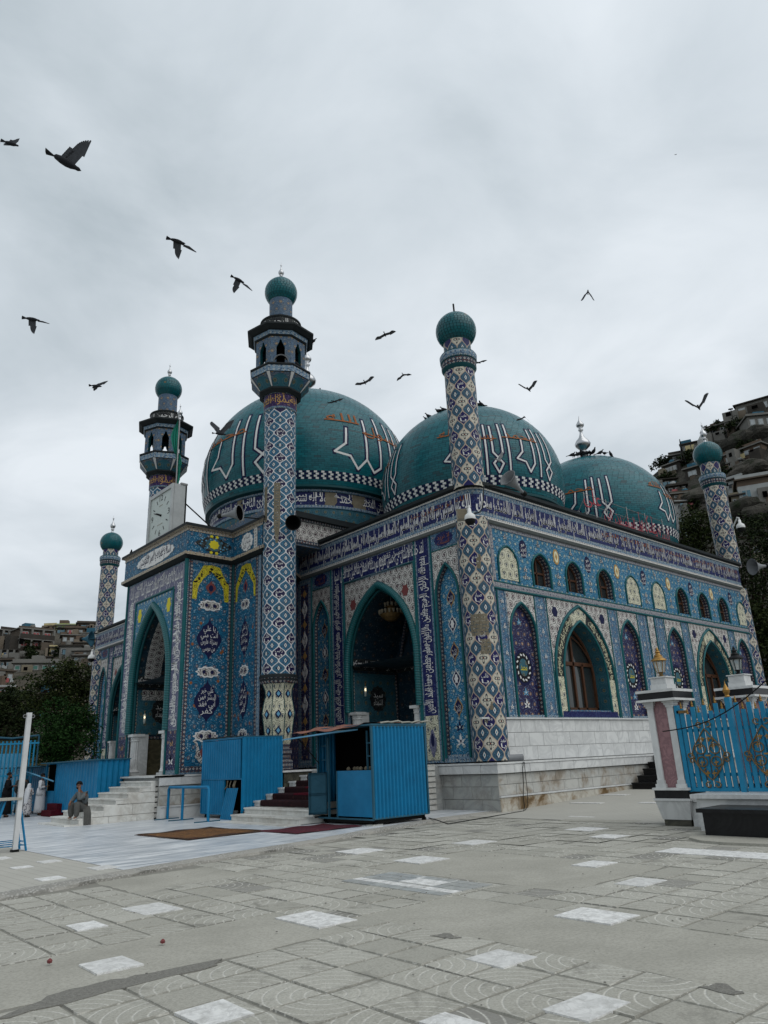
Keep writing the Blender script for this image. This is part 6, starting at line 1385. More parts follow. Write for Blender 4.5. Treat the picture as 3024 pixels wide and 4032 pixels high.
# clock
def clock():
    t = thing('clock', 'square white cased clock standing on the portal roof', 'clock', (-5.5, 12.58, 10.66)); y0, y1, h = -1.15, 1.15, 2.2; fr = Fr((0, 0, 0), (0, -1, 0), (-1, 0, 0))
    mb = MB(); mb.box(.02, .52, y0, y1, 0, h); mb.build('case', 'clock_case', t)
    mb = MB()
    for q in (rect(y0, y0+.16, 0, h), rect(y1-.16, y1, 0, h), rect(y0+.16, y1-.16, 0, .16), rect(y0+.16, y1-.16, h-.16, h)): plate(mb, fr, q, -.03, .05)
    mb.build('bezel', 'clock_case', t); mb = MB(); plate(mb, fr, rect(y0+.16, y1-.16, .16, h-.16), -.03, 0); mb.build('face', 'clock_face', t)
    nm = MB(); fn = lambda u, v: fr.p(u, v, .006); cx, cy, R_ = 0, h/2, .78
    for n in range(1, 13):
        a = pi/2-2*pi*n/12; s = .94/max(abs(math.cos(a)), abs(math.sin(a))) if n % 3 else 1; x, y = cx+R_*math.cos(a), cy+R_*math.sin(a)
        if n % 3 == 0: k = .16 if n == 12 else .09; letter(nm, str(n), fn, x-k, x+k, y-.13, y+.13, 0, 0, .7, False)
        else: x, y = cx+R_*.95*math.cos(a), cy+R_*.95*math.sin(a); d = Vector((math.cos(a), math.sin(a))); e = Vector((-d.y, d.x))*.022; p0, p1 = Vector((x, y))-d*.1, Vector((x, y))+d*.1; nm.face([fn(*(p0-e)), fn(*(p1-e)), fn(*(p1+e)), fn(*(p0+e))])
    for (x0, x1, z) in ((-.18, .18, cy+.42), (-.25, .25, cy-.42)): nm.face([fn(x0, z), fn(x1, z), fn(x1, z+.035), fn(x0, z+.035)], None, 1)
    nm.build('numerals', ['black_metal', 'cement'], t, False, 'stuff')
    for nm_, a, l, w_ in (('hour_hand', pi/2-2*pi*(9.8/12), .46, .05), ('minute_hand', pi/2-2*pi*(48.5/60), .68, .035)):
        mb = MB(); d = Vector((math.cos(a), math.sin(a))); e = Vector((-d.y, d.x))*w_; c = Vector((cx, cy)); plate(mb, fr, [tuple(c-d*.12-e), tuple(c+d*l-e*.4), tuple(c+d*l+e*.4), tuple(c-d*.12+e)], .012, .02); mb.build(nm_, 'black_metal', t)
    mb = MB(); mb.box(.30, .60, y0-.03, y0+.12, h, h+.08); mb.build('floodlight', 'steel', t); mb = MB(); mb.tube([(.5, y0+.1, 1.5), (1.9, y0-.55, .1)], .03, 6); mb.build('stay', 'black_metal', t)
    mb = MB(); mb.box(.53, .58, y0-.02, y1, 0, h-.03); mb.build('back_plate', 'black_metal', t)
clock()
# green flag, wrapped round its staff
fp = at(700, 1790, 31.6); t = thing('flag', 'green flag hanging wrapped along its staff behind the clock', 'flag', (fp.x, fp.y, 10.6)); zt = at(703, 1650, 31.6).z-10.6; zb = at(697, 1905, 31.6).z-10.6
mb = MB(); mb.tube([(0, 0, 0), (0, 0, zt)], .035, 8); mb.build('staff', 'steel', t); mb = MB(); small_finial(mb, (0, 0), zt, .62); mb.build('finial', 'silver', t, True)
mb = MB(); n, m = 40, 12; rk = random.Random(5); prof = [(0, .05), (.06, .10), (.13, .30), (.22, .40), (.33, .26), (.42, .16), (.52, .24), (.62, .20), (.75, .16), (.88, .12), (1, .10)]
def fw(s):
    for (a, b), (c, d) in zip(prof, prof[1:]):
        if a <= s <= c: return b+(d-b)*(s-a)/(c-a)
    return .1
g = []
for i in range(n+1):
    s = i/n; row = []; wd = fw(s); off = -.10*math.sin(s*7)*(1 if s < .6 else .4)-.08*(s < .45)
    for j in range(m+1):
        q = j/m-.5; x = off+q*wd; y = .05*math.sin(j*1.7+s*9)+.04*math.sin(j*3.1-s*5); row.append(tuple(R0*x+Vector((R0.y, -R0.x, 0))*(-.04-y*.6))[:2]+(zt-(zt-zb+.7)*s,))
    g.append(row)
for i in range(n):
    for j in range(m): mb.face([g[i][j], g[i+1][j], g[i+1][j+1], g[i][j+1]])
m_ = Mat('flag_green', .75, .2); m_.col(m_.mix(m_.noise(m_.crd('Object'), 3, 3), (.012, .16, .115), (.02, .25, .18))); MATS['flag_green'] = m_.m; mb.build('cloth', 'flag_green', t, True)
# red sign lettering on the roof
t = thing('roof_sign', 'red script sign on a thin metal frame along the right roof edge', 'sign', (8., .95, 10.7)); mb = MB()
for x in (.3, 2.0, 3.7, 5.3, 6.9): mb.tube([(x, 0, 0), (x, 0, 1.5)], .022, 6); mb.tube([(x, 0, 1.2), (x-.2, .7, 0)], .015, 5)
for z in (.55, 1.0, 1.45): mb.tube([(.2, .03, z), (7.1, .03, z-.05)], .014, 5)
mb.build('frame', 'steel', t); mb = MB(); sp_ = [('علی', 0.15, 1.5, .75, 1.75), ('بن ابی', 1.6, 3.0, .35, 1.15), ('امیرالمؤمنین', 2.6, 4.9, .2, 1.1), ('علیک یا', 4.6, 6.1, .2, 1.5), ('السلام', 5.9, 7.3, .15, 1.1)]
for s, a, b, c, d in sp_:
    letter(mb, s, lambda u, v: (u, -.06, v), a, b, c, d)
pl = plain('sign_red', (.24, .012, .022), .35); mb.build('lettering', 'sign_red', t, False, 'stuff')
# chandeliers and lit lamps in the portals
def chandelier(label, p, ztop, s=1):
    t = thing('chandelier', label, 'chandelier', p); mb = MB(); mb.tube([(0, 0, .3*s), (0, 0, ztop-p[2])], .012, 5); mb.build('chain', 'steel', t)
    mb = MB(); mb.lathe([(0, -.22*s), (.18*s, -.18*s), (.34*s, -.05*s), (.42*s, .05*s), (.40*s, .07*s), (.2*s, .1*s), (.14*s, .3*s), (.2*s, .34*s), (.1*s, .4*s), (0, .42*s)], 20); mb.build('bowl', 'gold_dull', t)
    for k, (n, r, z) in enumerate(((18, .43, .05), (9, .22, .33))):
        mb = MB()
        for i in range(n): a = 2*pi*i/n; mb.lathe([(.015*s, z*s), (.034*s, (z+.05)*s), (.05*s, (z+.13)*s), (.056*s, (z+.15)*s)], 7, (r*s*math.cos(a), r*s*math.sin(a)))
        mb.build('glass_cups', 'bare_brick', t, False, 'stuff')
chandelier('tiered glass chandelier hanging in the arch right of the tall minaret', at(1541, 2425, 28.6), 7.9, 1.1); chandelier('small chandelier high inside the tall clock portal', at(660, 2522, 32.), 7.6, .7)
def walllamp(label, p, s=1):
    t = thing('wall_lamp', label, 'lamp', p); mb = MB(); mb.lathe([(0, -.22*s), (.03*s, -.2*s), (.05*s, -.12*s), (.05*s, .12*s), (.07*s, .14*s), (.03*s, .2*s), (0, .22*s)], 10); mb.build('shade', 'lamp_glass', t); mb = MB(); mb.lathe([(0, .0), (.03*s, .02*s), (.03*s, .1*s), (0, .13*s)], 8); mb.build('bulb', 'lit_bulb', t); mb = MB(); mb.tube([(0, 0, .2*s), (0, 0, .32*s), (.1*s, .12*s, .34*s)], .012, 5); mb.build('arm', 'gold', t)
walllamp('lit lamp on the inner wall of the arch right of the tall minaret', at(1439, 2722, 29.4), .95); walllamp('lit lamp on the inner wall of the tall clock portal', at(569, 2830, 32.), .95)
# drain pipe, cables
t = thing('drain_pipe', 'short open drain pipe lying on the ledge at the foot of the corner minaret', 'pipe', (1.15, .30, 1.53)); mb = MB(); a = Vector((.26, -.16, 0)); mb.tube([(-.25, .16, 0), tuple(a)], .105, 16, 0, False, False); mb.tube([(-.25, .16, 0), tuple(a)], .09, 16, 0, False, False); mb.tube([tuple(a*.98), tuple(a)], .112, 16, 0, False, False); mb.build('tube', 'horn_grey', t); mb = MB(); mb.tube([tuple(a*.5), tuple(a*.52)], .088, 14); mb.build('inside', 'dark_inside', t)
mb = MB(); mb.tube([(1.2, -.04, 1.40), (1.1, -.06, 1.2), (1.09, -.05, .8), (1.02, -.05, .4), (.95, -.12, .12), (.6, -.35, .03), (-.6, -.5, .02), (-2., -.75, .02), (-3.3, -1.0, .02), (-3.0, -.3, .07), (-2.7, .3, .08)], .013, 6); tag(mb.build('cable', 'black_metal', None, True), 'black cable running from the ledge down the wall to the open kiosk', 'cable')
mb = MB(); mb.tube([(1.26, -.03, 1.40), (1.22, -.06, .9), (1.25, -.05, .5), (1.1, -.1, .1), (.7, -.3, .025), (.2, -.2, .02)], .010, 5); tag(mb.build('cable', 'black_metal', None, True), 'second thinner black cable beside the long one at the wall corner', 'cable')
mb = MB(); mb.tube([at(1905, 1912, 22.9), at(1903, 1960, 22.6), at(1900, 2000, 22.5), at(1886, 2018, 22.4), at(1860, 2024, 22.3)], .02, 6); tag(mb.build('cable', 'black_metal', None, True), 'black cable hanging over the cornice above the corner camera', 'cable')
a, b = at(2610, 2880, 17.6), at(3060, 2640, 15); mb = MB(); mb.tube([a.lerp(b, i/12)-Vector((0, 0, .25*math.sin(pi*i/12))) for i in range(13)], .012, 5); tag(mb.build('cable', 'black_metal', None, True), 'black cable strung over the blue gate to the right edge', 'cable')
# ================================================================== hillsides with houses
def hillmat(name, a, b, c):
    m = Mat(name, .95, .1); v = m.crd('World'); n = m.noise(v, .13, 7, .6, .65); f = m.noise(v, .6, 6, .3, .7); k = m.mix(m.rng(n, .4, .62), a, b); k = m.mix(m.rng(f, .52, .66), k, c); m.col(k); m.bump(f, 1., .8); MATS[name] = m.m
hillmat('hill_rock', (.038, .037, .032), (.075, .07, .06), (.018, .024, .014)); hillmat('hill_earth', (.06, .054, .043), (.085, .077, .062), (.025, .03, .018))
HILLS = {}
def hill(name, sky_, D0, D1, z0, mat, seed, power=1.15, fall=30):
    rk = random.Random(seed); n = 46; m = 36; px0, px1 = sky_[0][0], sky_[-1][0]
    def skyy(px):
        for (a, b), (c, d) in zip(sky_, sky_[1:]):
            if a <= px <= c: return b+(d-b)*(px-a)/(c-a)
        return sky_[0][1] if px < px0 else sky_[-1][1]
    from mathutils import noise as mn
    def surf(px, D):
        t = at(px, skyy(px), D1); hd = Vector((t.x-CAM.x, t.y-CAM.y)).normalized(); s = min(1, max(0, (D-D0)/(D1-D0))); z = z0+(t.z-z0)*s**power
        p = Vector((CAM.x+hd.x*D, CAM.y+hd.y*D, 0)); z += (mn.noise(p*.09)*2.2+mn.noise(p*.25)*1.0+mn.noise(p*.6)*.45)*min(1, s*4)*(1-.65*s**3)
        if D > D1: z -= (D-D1)*.6
        return Vector((p.x, p.y, z))
    mb = MB(); rows = [[surf(px0+(px1-px0)*i/n, D0+(D1+fall-D0)*j/m) for j in range(m+1)] for i in range(n+1)]
    ids = [[mb.vert(p) for p in r] for r in rows]
    for i in range(n):
        for j in range(m): mb.idx((ids[i][j], ids[i+1][j], ids[i+1][j+1], ids[i][j+1]))
    mb.build(name, mat, None, True, 'structure'); HILLS[name] = surf
    def hit(px, py):
        for D in range(int(D0)+2, int(D1)+25):
            r = at(px, py, D); s = surf(px, D)
            if s.z > r.z: return D
        return D1
    return hit
hitR = hill('hillside_right', [(2150, 2120), (2400, 1990), (2572, 1869), (2643, 1813), (2698, 1765), (2787, 1720), (2828, 1690), (2880, 1665), (2898, 1620), (3024, 1555), (3300, 1400), (3900, 1150)], 52, 105, 1., 'hill_rock', 1)
hitL = hill('hillside_left', [(-900, 2540), (-300, 2500), (0, 2492), (73, 2484), (223, 2466), (311, 2460), (379, 2458), (520, 2440), (900, 2420)], 62, 135, -1., 'hill_earth', 2, 1.05)
WALLC = {'brown': (.085, .070, .056), 'dark': (.045, .041, .036), 'grey': (.15, .147, .135), 'white': (.30, .315, .31), 'brick': (.115, .087, .066), 'lime': (.36, .42, .17), 'cream': (.42, .36, .20), 'pale': (.28, .33, .30), 'stone': (.17, .15, .11), 'tan': (.16, .135, .105)}
for k, c in WALLC.items(): plain('wall_'+k, c, .9, .15, 0, .28, 1.2, .35)
for k, c in (('glass_blue', (.10, .18, .22)), ('glass_green', (.06, .16, .13)), ('curtain_red', (.30, .08, .08)), ('glass_dark', (.02, .024, .028)), ('glass_pale', (.34, .37, .38))): plain(k, c, .25, .5, 0, .3, 3)
plain('cloth_l1', (.10, .16, .26), .9, .1)
def house(label, hit, cx, cy, pw, ph, wallm, roofm='wall_dark', wins=(2, 1), glass='glass_dark', depth=None, yaw=0, crop=None, frame='wall_white', balcony=False, sink=0.6, group=None, cat='house', up=None):
    x0, y0, s = crop; px, py = x0+cx*s, y0+cy*s; D = hit(px, py); b = at(px, py, D); k = (b-CAM).dot(Fv)/FPX; w_, h = pw*s*k, ph*s*k; dp = depth or min(max(w_*.7, 3), 8)
    t = thing('house', label, cat, (b.x, b.y, b.z), 0, group); an = math.atan2(CAM.y-b.y, CAM.x-b.x)+yaw; t.rotation_euler.z = an+pi/2
    def bx(nm, a, par=t, m='wall_dark'): mb = MB(); mb.box(*a); return mb.build(nm, m, par)
    wo = bx('wall', (-w_/2, w_/2, 0, dp, -sink-1.5, h), t, 'wall_'+wallm)
    if up: bx('upper_wall', (-w_/2+.02, w_/2-.02, .05, dp, h, h+ph*up*s*k), t, 'wall_brick')
    ht = h*(1+(up or 0)); ro = bx('roof', (-w_/2-.25, w_/2+.25, -.35, dp+.2, ht, ht+.16), t, roofm); rk = random.Random(int(cx*7+cy))
    if rk.random() < .6: q = rk.uniform(-.3, .3)*w_; bx('parapet', (-w_/2-.1, w_/2+.1, -.1, .1, ht+.16, ht+.16+rk.uniform(.15, .45)), ro, 'wall_'+wallm)
    if rk.random() < .35: q = rk.uniform(-.3, .3)*w_; bx('roof_shed', (q-.7, q+.7, dp*.4, dp*.4+1.4, ht+.16, ht+.16+1.0), ro, rk.choice(['wall_brick', 'wall_grey', 'blue_old']))
    for q in range(rk.choice((1, 2, 2, 3))):
        s_ = rk.choice((-1, 1)); aw, ah, ad = rk.uniform(.18, .5)*w_, rk.uniform(.3, .95)*h, rk.uniform(.6, 2.4); ax = rk.uniform(-.5, .5)*w_+s_*w_*.35; a_ = bx('annex', (ax-aw/2, ax+aw/2, -ad*rk.uniform(0, 1), dp*.6, -sink-1.5, ah), t, 'wall_'+rk.choice(['brown', 'grey', 'stone', 'dark', wallm, 'tan', 'brick']))
        if rk.random() < .5: bx('opening', (ax-aw*.2, ax+aw*.15, -ad-.02, -ad*.99, ah*.2, ah*.65), a_, 'dark_inside')
    if rk.random() < .2: mb = MB(); mb.lathe([(0, 0), (.38, 0), (.38, .6), (.26, .75), (0, .8)], 10, (rk.uniform(-.35, .35)*w_, dp*.3)); q = mb.build('water_tank', rk.choice(['blue_old', 'wall_grey', 'wall_white']), ro); q.location.z = ht+.16
    if rk.random() < .45:
        ly = -.5; lz = h*rk.uniform(.35, .8); mb = MB(); lw = w_*rk.uniform(.3, .6); x_ = -w_*.3
        while x_ < -w_*.3+lw: cw = rk.uniform(.3, .8); mb.box(x_, x_+cw, ly, ly+.03, lz-rk.uniform(.5, 1.0), lz, rk.randrange(3)); x_ += cw+.12
        mb.build('laundry', rk.sample(['cloth_l1', 'wall_white', 'curtain_red', 'glass_blue', 'wall_cream'], 3), t)
    nx, nz = wins
    for j in range(nz):
        for i in range(nx):
            u = -w_/2+w_*(i+.5)/nx+rk.uniform(-.04, .04)*w_/nx; fh = h/nz; v = fh*j+fh*.30; ww, hh = min(w_/nx*.62, 1.9), fh*.48
            if ww < .25: continue
            o = bx('window', (u-ww/2, u+ww/2, -.05, .03, v, v+hh), t, frame); fw_ = .09
            nn = 2 if ww > .9 else 1
            for q in range(nn): a0 = u-ww/2+fw_+(ww-fw_)*q/nn; bx('pane', (a0, a0+(ww-fw_)/nn-fw_, -.075, -.052, v+fw_, v+hh-fw_), o, glass)
    if balcony:
        for j in range(1, nz+1):
            z = h*j/nz-.12 if j < nz else 0
            if j < nz: o = bx('balcony', (-w_/2-.1, w_/2+.1, -.9, 0, z, z+.14), t, 'wall_grey'); bx('railing', (-w_/2-.1, w_/2+.1, -.92, -.87, z+.14, z+.8), o, 'wall_dark')
        for i in range(4): u = -w_/2+w_*i/3; bx('pier', (u-.12, u+.12, -.9, -.65, 0, h), t, 'wall_grey')
    return t
CL = (0, 2400, 450/1531); CR = (2550, 1480, 474/1279)
gl, gr = 'houses stacked on the left hillside', 'houses clinging to the right hillside'
for a in (('dark brown house with blue panes at the far left skyline', 100, 525, 225, 235, 'dark', (2, 2), 'glass_blue', True), ('large brown house with pink curtained upper windows on the left skyline', 455, 545, 430, 270, 'brown', (3, 2), 'curtain_red', True), ('small cream house peeping over the left skyline', 665, 290, 150, 62, 'cream', (2, 1), 'glass_dark', False), ('lime green walled house on the left skyline', 930, 265, 330, 50, 'lime', (4, 1), 'glass_dark', False), ('dark flat roofed house at the right end of the left skyline', 1160, 270, 240, 80, 'brown', (3, 1), 'glass_dark', False), ('brick house with two white windows below the lime wall', 1000, 335, 235, 80, 'brick', (2, 1), 'glass_pale', False), ('white fronted house left of the end minaret', 1190, 400, 160, 75, 'white', (2, 1), 'glass_dark', False), ('blue painted house between the pink curtained house and the brick house', 830, 330, 150, 75, 'dark', (2, 1), 'glass_blue', False), ('mid slope brown house with one white window', 1000, 470, 330, 120, 'brown', (4, 1), 'glass_pale', False), ('plain grey brown house left of the blue loudspeaker', 1130, 545, 260, 90, 'tan', (3, 1), 'glass_dark', False), ('grey brown blank walled house above the trees', 930, 640, 270, 150, 'grey', (2, 1), 'glass_dark', False), ('grey house with a white board near the end minaret', 1080, 655, 220, 100, 'grey', (1, 1), 'glass_pale', False), ('grey house with blue panes above the right hand tree', 1100, 770, 250, 140, 'grey', (3, 2), 'glass_blue', False), ('long grey house with green curtains above the trees', 470, 850, 560, 130, 'grey', (5, 1), 'glass_green', False), ('upper part house with white windows over the long grey house', 420, 725, 480, 80, 'grey', (4, 1), 'glass_pale', False), ('dark balconied house at the left picture edge', 60, 660, 240, 110, 'dark', (3, 1), 'glass_dark', True), ('low white walled house at the left picture edge', 215, 675, 230, 45, 'white', (2, 1), 'glass_dark', False), ('dark house below the balconied one at the left edge', 60, 800, 200, 120, 'dark', (2, 1), 'glass_blue', False), ('grey brown house with a slim white window at the left edge', 70, 980, 200, 150, 'tan', (2, 1), 'glass_pale', False), ('white roofed house half hidden by the left tree', 60, 1150, 230, 90, 'white', (2, 1), 'glass_dark', False), ('house with an orange brown roof edge half hidden by the left tree', 260, 1160, 230, 60, 'tan', (2, 1), 'glass_dark', False), ('pale house glimpsed between the left trees', 780, 1230, 220, 100, 'cream', (2, 1), 'glass_dark', False), ('white house glimpsed low between the left trees', 640, 1580, 160, 90, 'white', (1, 1), 'glass_dark', False), ('cream house glimpsed behind the bright green tree', 1020, 1460, 160, 150, 'cream', (1, 1), 'glass_dark', False)):
    house(a[0], hitL, a[1], a[2], a[3], a[4], a[5], rnd.choice(['wall_dark', 'wall_grey', 'wall_brown']), a[6], a[7], yaw=rnd.uniform(-.5, .5), crop=CL, balcony=a[8], group=gl)
o = house('yellow round fronted tower house in the middle of the left slope', hitL, 712, 645, 105, 130, 'cream', 'wall_dark', (1, 1), crop=CL, group=gl)
for a in (('grey brick house at the top right picture edge', 1140, 430, 330, 170, 'grey', (3, 1), 'glass_pale'), ('grey house with white window just below the top right house', 1220, 560, 260, 150, 'grey', (3, 1), 'glass_pale'), ('tiny white house on the right skyline', 925, 490, 62, 85, 'white', (1, 1), 'glass_dark'), ('brown house on the right skyline right of the white spire', 770, 660, 240, 140, 'brown', (2, 1), 'glass_dark'), ('grey concrete house on the right skyline left of the minaret ball', 480, 840, 190, 130, 'grey', (2, 1), 'glass_dark'), ('dark flat house on the skyline left of the concrete house', 320, 900, 150, 60, 'dark', (1, 1), 'glass_dark'), ('dark brown house with one bright window left of the far minaret', 270, 1050, 190, 120, 'dark', (1, 1), 'glass_pale'), ('dark house with a wide white framed window by the far minaret', 485, 1100, 145, 125, 'dark', (1, 1), 'glass_pale'), ('long brown house right of the minaret ball', 1020, 890, 420, 110, 'brick', (4, 1), 'glass_pale'), ('small white house with sheet roof right of the far minaret', 945, 1000, 130, 90, 'white', (1, 1), 'glass_dark'), ('white walled house beside the far minaret shaft', 930, 1230, 190, 130, 'white', (1, 1), 'glass_dark'), ('stone walled house below the big white house', 975, 1400, 120, 130, 'stone', (2, 1), 'glass_dark'), ('dark terrace house left of the far minaret collar', 215, 1180, 210, 80, 'dark', (3, 1), 'glass_dark'), ('dark open fronted house left of the far minaret', 320, 1245, 190, 80, 'dark', (3, 1), 'glass_dark'), ('low white house left of the far minaret shaft', 400, 1430, 190, 85, 'white', (2, 1), 'glass_dark'), ('brown house between the white low house and the slope', 380, 1310, 220, 60, 'brown', (2, 1), 'glass_dark'), ('grey terraces of a house at the right edge above the trees', 1230, 1900, 200, 130, 'stone', (2, 1), 'glass_dark')):
    house(a[0], hitR, a[1], a[2], a[3], a[4], a[5], rnd.choice(['wall_dark', 'wall_grey']), a[6], a[7], yaw=rnd.uniform(-.5, .5), crop=CR, group=gr)
house('big white house with wide grey windows at the right picture edge', hitR, 1165, 1350, 310, 210, 'white', 'wall_brown', (2, 1), 'glass_blue', yaw=.1, crop=CR, group=gr, up=.3); house('pale green white house with a dark window left of the far minaret', hitR, 440, 1650, 200, 150, 'pale', 'wall_grey', (1, 1), 'glass_dark', yaw=-.1, crop=CR, group=gr)
p = at(2765, 1730, 88); t = thing('rooftop_spire', 'white conical spire with a finial on the right skyline behind the minaret ball', 'spire', p); t.scale = (.42, .42, .42); mb = MB(); mb.lathe([(1.5, -2.), (1.4, -.3), (.75, .6), (.35, 1.3), (.12, 1.75)], 14); mb.build('cone', 'wall_white', t); mb = MB(); mb.lathe([(.1, 1.7), (.35, 1.95), (.3, 2.1), (.08, 2.3), (.03, 2.8), (0, 2.85)], 12); mb.build('finial', 'black_metal', t)
p = at(2687, 1790, 96); t = thing('antenna_mast', 'thin lattice antenna mast on the right skyline', 'mast', p); mb = MB()
for s in (-1, 1): mb.tube([(s*.5, 0, -1), (0, 0, 2.2)], .05, 5)
mb.tube([(-.3, 0, .4), (.3, 0, .4)], .04, 5); mb.build('lattice', 'black_metal', t)
p = at(2880, 1625, 99); t = thing('antenna', 'small dark television antenna on the right skyline by the white house', 'antenna', p); mb = MB(); mb.tube([(0, 0, -1), (0, 0, .6)], .05, 5); mb.tube([(-.6, 0, .3), (.6, 0, .75)], .12, 5); mb.build('boom', 'black_metal', t)
# boulders on the right slope
rk = random.Random(21)
for k, (a, b, r) in enumerate(((1050, 1450, 2.4), (1200, 1480, 2.0), (760, 760, 1.6), (870, 790, 1.5), (940, 760, 2.2), (1040, 700, 2.4), (1150, 650, 2.2), (1000, 1060, 2.), (1130, 1000, 2.2), (890, 950, 1.3), (640, 1330, 1.6), (520, 1290, 1.7), (1100, 1180, 1.4))):
    px, py = CR[0]+a*CR[2], CR[1]+b*CR[2]; D = hitR(px, py); c = at(px, py, D); mb = MB(); n = 9
    from mathutils import noise as mn
    g = [[None]*14 for _ in range(n+1)]
    for i in range(n+1):
        for j in range(14):
            ph, th = pi*i/n-pi/2, 2*pi*j/14; d = Vector((math.cos(ph)*math.cos(th), math.cos(ph)*math.sin(th), math.sin(ph)*.6)); g[i][j] = mb.vert(d*r*(1+.35*mn.noise(d*1.5+Vector((k*7, 0, 0)))))
    for i in range(n):
        for j in range(14): mb.idx((g[i][j], g[i][(j+1) % 14], g[i+1][(j+1) % 14], g[i+1][j]))
    o = mb.build('boulder', 'hill_rock'); o.location = c; tag(o, 'dark rounded boulder on the right hillside '+('under the big white house', 'at the edge under the big white house', 'right of the white spire', 'below the brown skyline house', 'above the long brown house', 'above and right of the long brown house', 'under the top right houses', 'below the long brown house', 'below the long brown house near the edge', 'beside the small sheet roofed house', 'beside the minaret shaft', 'left of the minaret shaft', 'above the big white house')[k], 'boulder', 'boulders on the right hillside')
# ================================================================== trees
def leafmat(name, a, b):
    m = Mat(name, .7, .06); rr = E(m.t, m.node('ShaderNodeNewGeometry').outputs['Random Per Island']); m.col(m.mix(rr, a, b)); MATS[name] = m.m
leafmat('leaf_dark', (.006, .012, .005), (.026, .037, .013)); leafmat('leaf_green', (.008, .024, .007), (.024, .062, .014)); leafmat('leaf_olive', (.008, .015, .005), (.034, .045, .013)); plain('bark', (.035, .026, .02), .95, .1, 0, .4, 4, .5)
def tree(label, base, blobs, n, s, leaf, seed, group=None, trunk=.22):
    rk = random.Random(seed); t = thing('tree', label, 'tree', base, 0, group); mb = MB(); B = Vector(base); top = sum((Vector(b[0]) for b in blobs), Vector())/len(blobs)-B
    mb.tube([(0, 0, -.5), tuple(top*.3), tuple(top*.6)], [trunk, trunk*.8, trunk*.55], 8)
    for b in blobs:
        e = Vector(b[0])-B; mb.tube([tuple(top*.5), tuple(top*.5+(e-top*.5)*.5+Vector((rk.uniform(-.3, .3), rk.uniform(-.3, .3), .2))), tuple(e)], [trunk*.5, trunk*.35, .03], 6)
        for q in range(5): d = Vector((rk.gauss(0, 1), rk.gauss(0, 1), rk.gauss(0, 1))).normalized(); mb.tube([tuple(e), tuple(e+Vector((d.x*b[1], d.y*b[1], d.z*b[2]))*.8)], [.05, .012], 5)
    mb.build('trunk', 'bark', t, True); lv = MB(); V = sum(b[1]**2*b[2] for b in blobs)
    for b in blobs:
        e = Vector(b[0])-B; m = int(n*b[1]**2*b[2]/V); ncl = max(14, m//26); cl = []
        for q in range(ncl):
            d = Vector((rk.gauss(0, 1), rk.gauss(0, 1), rk.gauss(0, 1))).normalized()*rk.uniform(.45, 1.08); cl.append(e+Vector((d.x*b[1], d.y*b[1], d.z*b[2])))
        for q in range(m):
            c = rk.choice(cl); p = c+Vector((rk.gauss(0, 1), rk.gauss(0, 1), rk.gauss(0, .7)))*min(b[1], b[2])*.17; a = Vector((rk.gauss(0, 1), rk.gauss(0, 1), rk.gauss(0, .6))).normalized(); c_ = a.cross(Vector((rk.gauss(0, 1), rk.gauss(0, 1), rk.gauss(0, 1)))).normalized(); l = s*rk.uniform(.6, 1.3)
            lv.face([p-a*l*.5, p+c_*l*.3, p+a*l*.5, p-c_*l*.3])
    lv.build('crown', leaf, t); return t
def blobat(px, py, D, r, rz): p = at(px, py, D); return (tuple(p), r, rz)
def cl(x, y): return (CL[0]+x*CL[2], CL[1]+y*CL[2])
def ground_at(px, D, z=-.5): p = at(px, 3000, D); return (p.x, p.y, z)
tr = 'trees at the foot of the left hillside'
tree('dark broad tree left of the pole below the houses', ground_at(60, 64), [blobat(*cl(150, 1350), 64, 1.9, 1.5), blobat(*cl(60, 1600), 63, 1.8, 1.4), blobat(*cl(300, 1150), 65, 1.7, 1.2), blobat(*cl(330, 1500), 64, 1.7, 1.5), blobat(*cl(-80, 1250), 65, 1.6, 1.4), blobat(*cl(-60, 1550), 65, 1.6, 1.5)], 9000, .22, 'leaf_dark', 1, tr)
tree('tall dark tree between the left houses and the end minaret', ground_at(250, 60), [blobat(*cl(880, 900), 60, 1.5, 1.5), blobat(*cl(1100, 960), 60, 1.6, 1.2), blobat(*cl(620, 1080), 60, 1.7, 1.3), blobat(*cl(900, 1200), 60, 1.8, 1.3), blobat(*cl(1130, 1250), 60, 1.5, 1.4), blobat(*cl(560, 1350), 60, 1.5, 1.1)], 9500, .21, 'leaf_olive', 2, tr, .26)
tree('bright green tree in front of the end minaret at left', ground_at(235, 44), [blobat(*cl(800, 1560), 44, 1.15, 1.0), blobat(*cl(1000, 1620), 44, 1.1, 1.1), blobat(*cl(700, 1800), 43, 1.2, .9), blobat(*cl(950, 1850), 43, 1.3, 1.0), blobat(*cl(790, 1380), 44.5, .7, .8), blobat(*cl(560, 1880), 43, .9, .6), blobat(*cl(1080, 1480), 45, .8, .9)], 11000, .15, 'leaf_green', 3, tr)
trr = 'trees below the right hillside'
for k, (lb, px, D, bl, lf) in enumerate((('dense dark tree left of the far right minaret', 2720, 56, [(2690, 2110, 1.7, 1.4), (2760, 2060, 1.5, 1.3), (2800, 2160, 1.8, 1.5), (2650, 2190, 1.4, 1.2)], 'leaf_olive'), ('dense dark tree right of the far right minaret', 2950, 55, [(2950, 2120, 1.8, 1.5), (3030, 2080, 1.6, 1.4), (3010, 2230, 2., 1.6), (2930, 2300, 1.7, 1.6), (3040, 2400, 1.8, 1.7)], 'leaf_dark'), ('lower dark tree at the right picture edge', 3000, 50, [(3000, 2560, 1.6, 1.5), (3060, 2480, 1.5, 1.4), (3040, 2700, 1.5, 1.4), (2960, 2450, 1.3, 1.5)], 'leaf_olive'))):
    tree(lb, ground_at(px, D, .5), [blobat(a, b, D, r, rz) for a, b, r, rz in bl], 8000, .2, lf, 30+k, trr, .25)
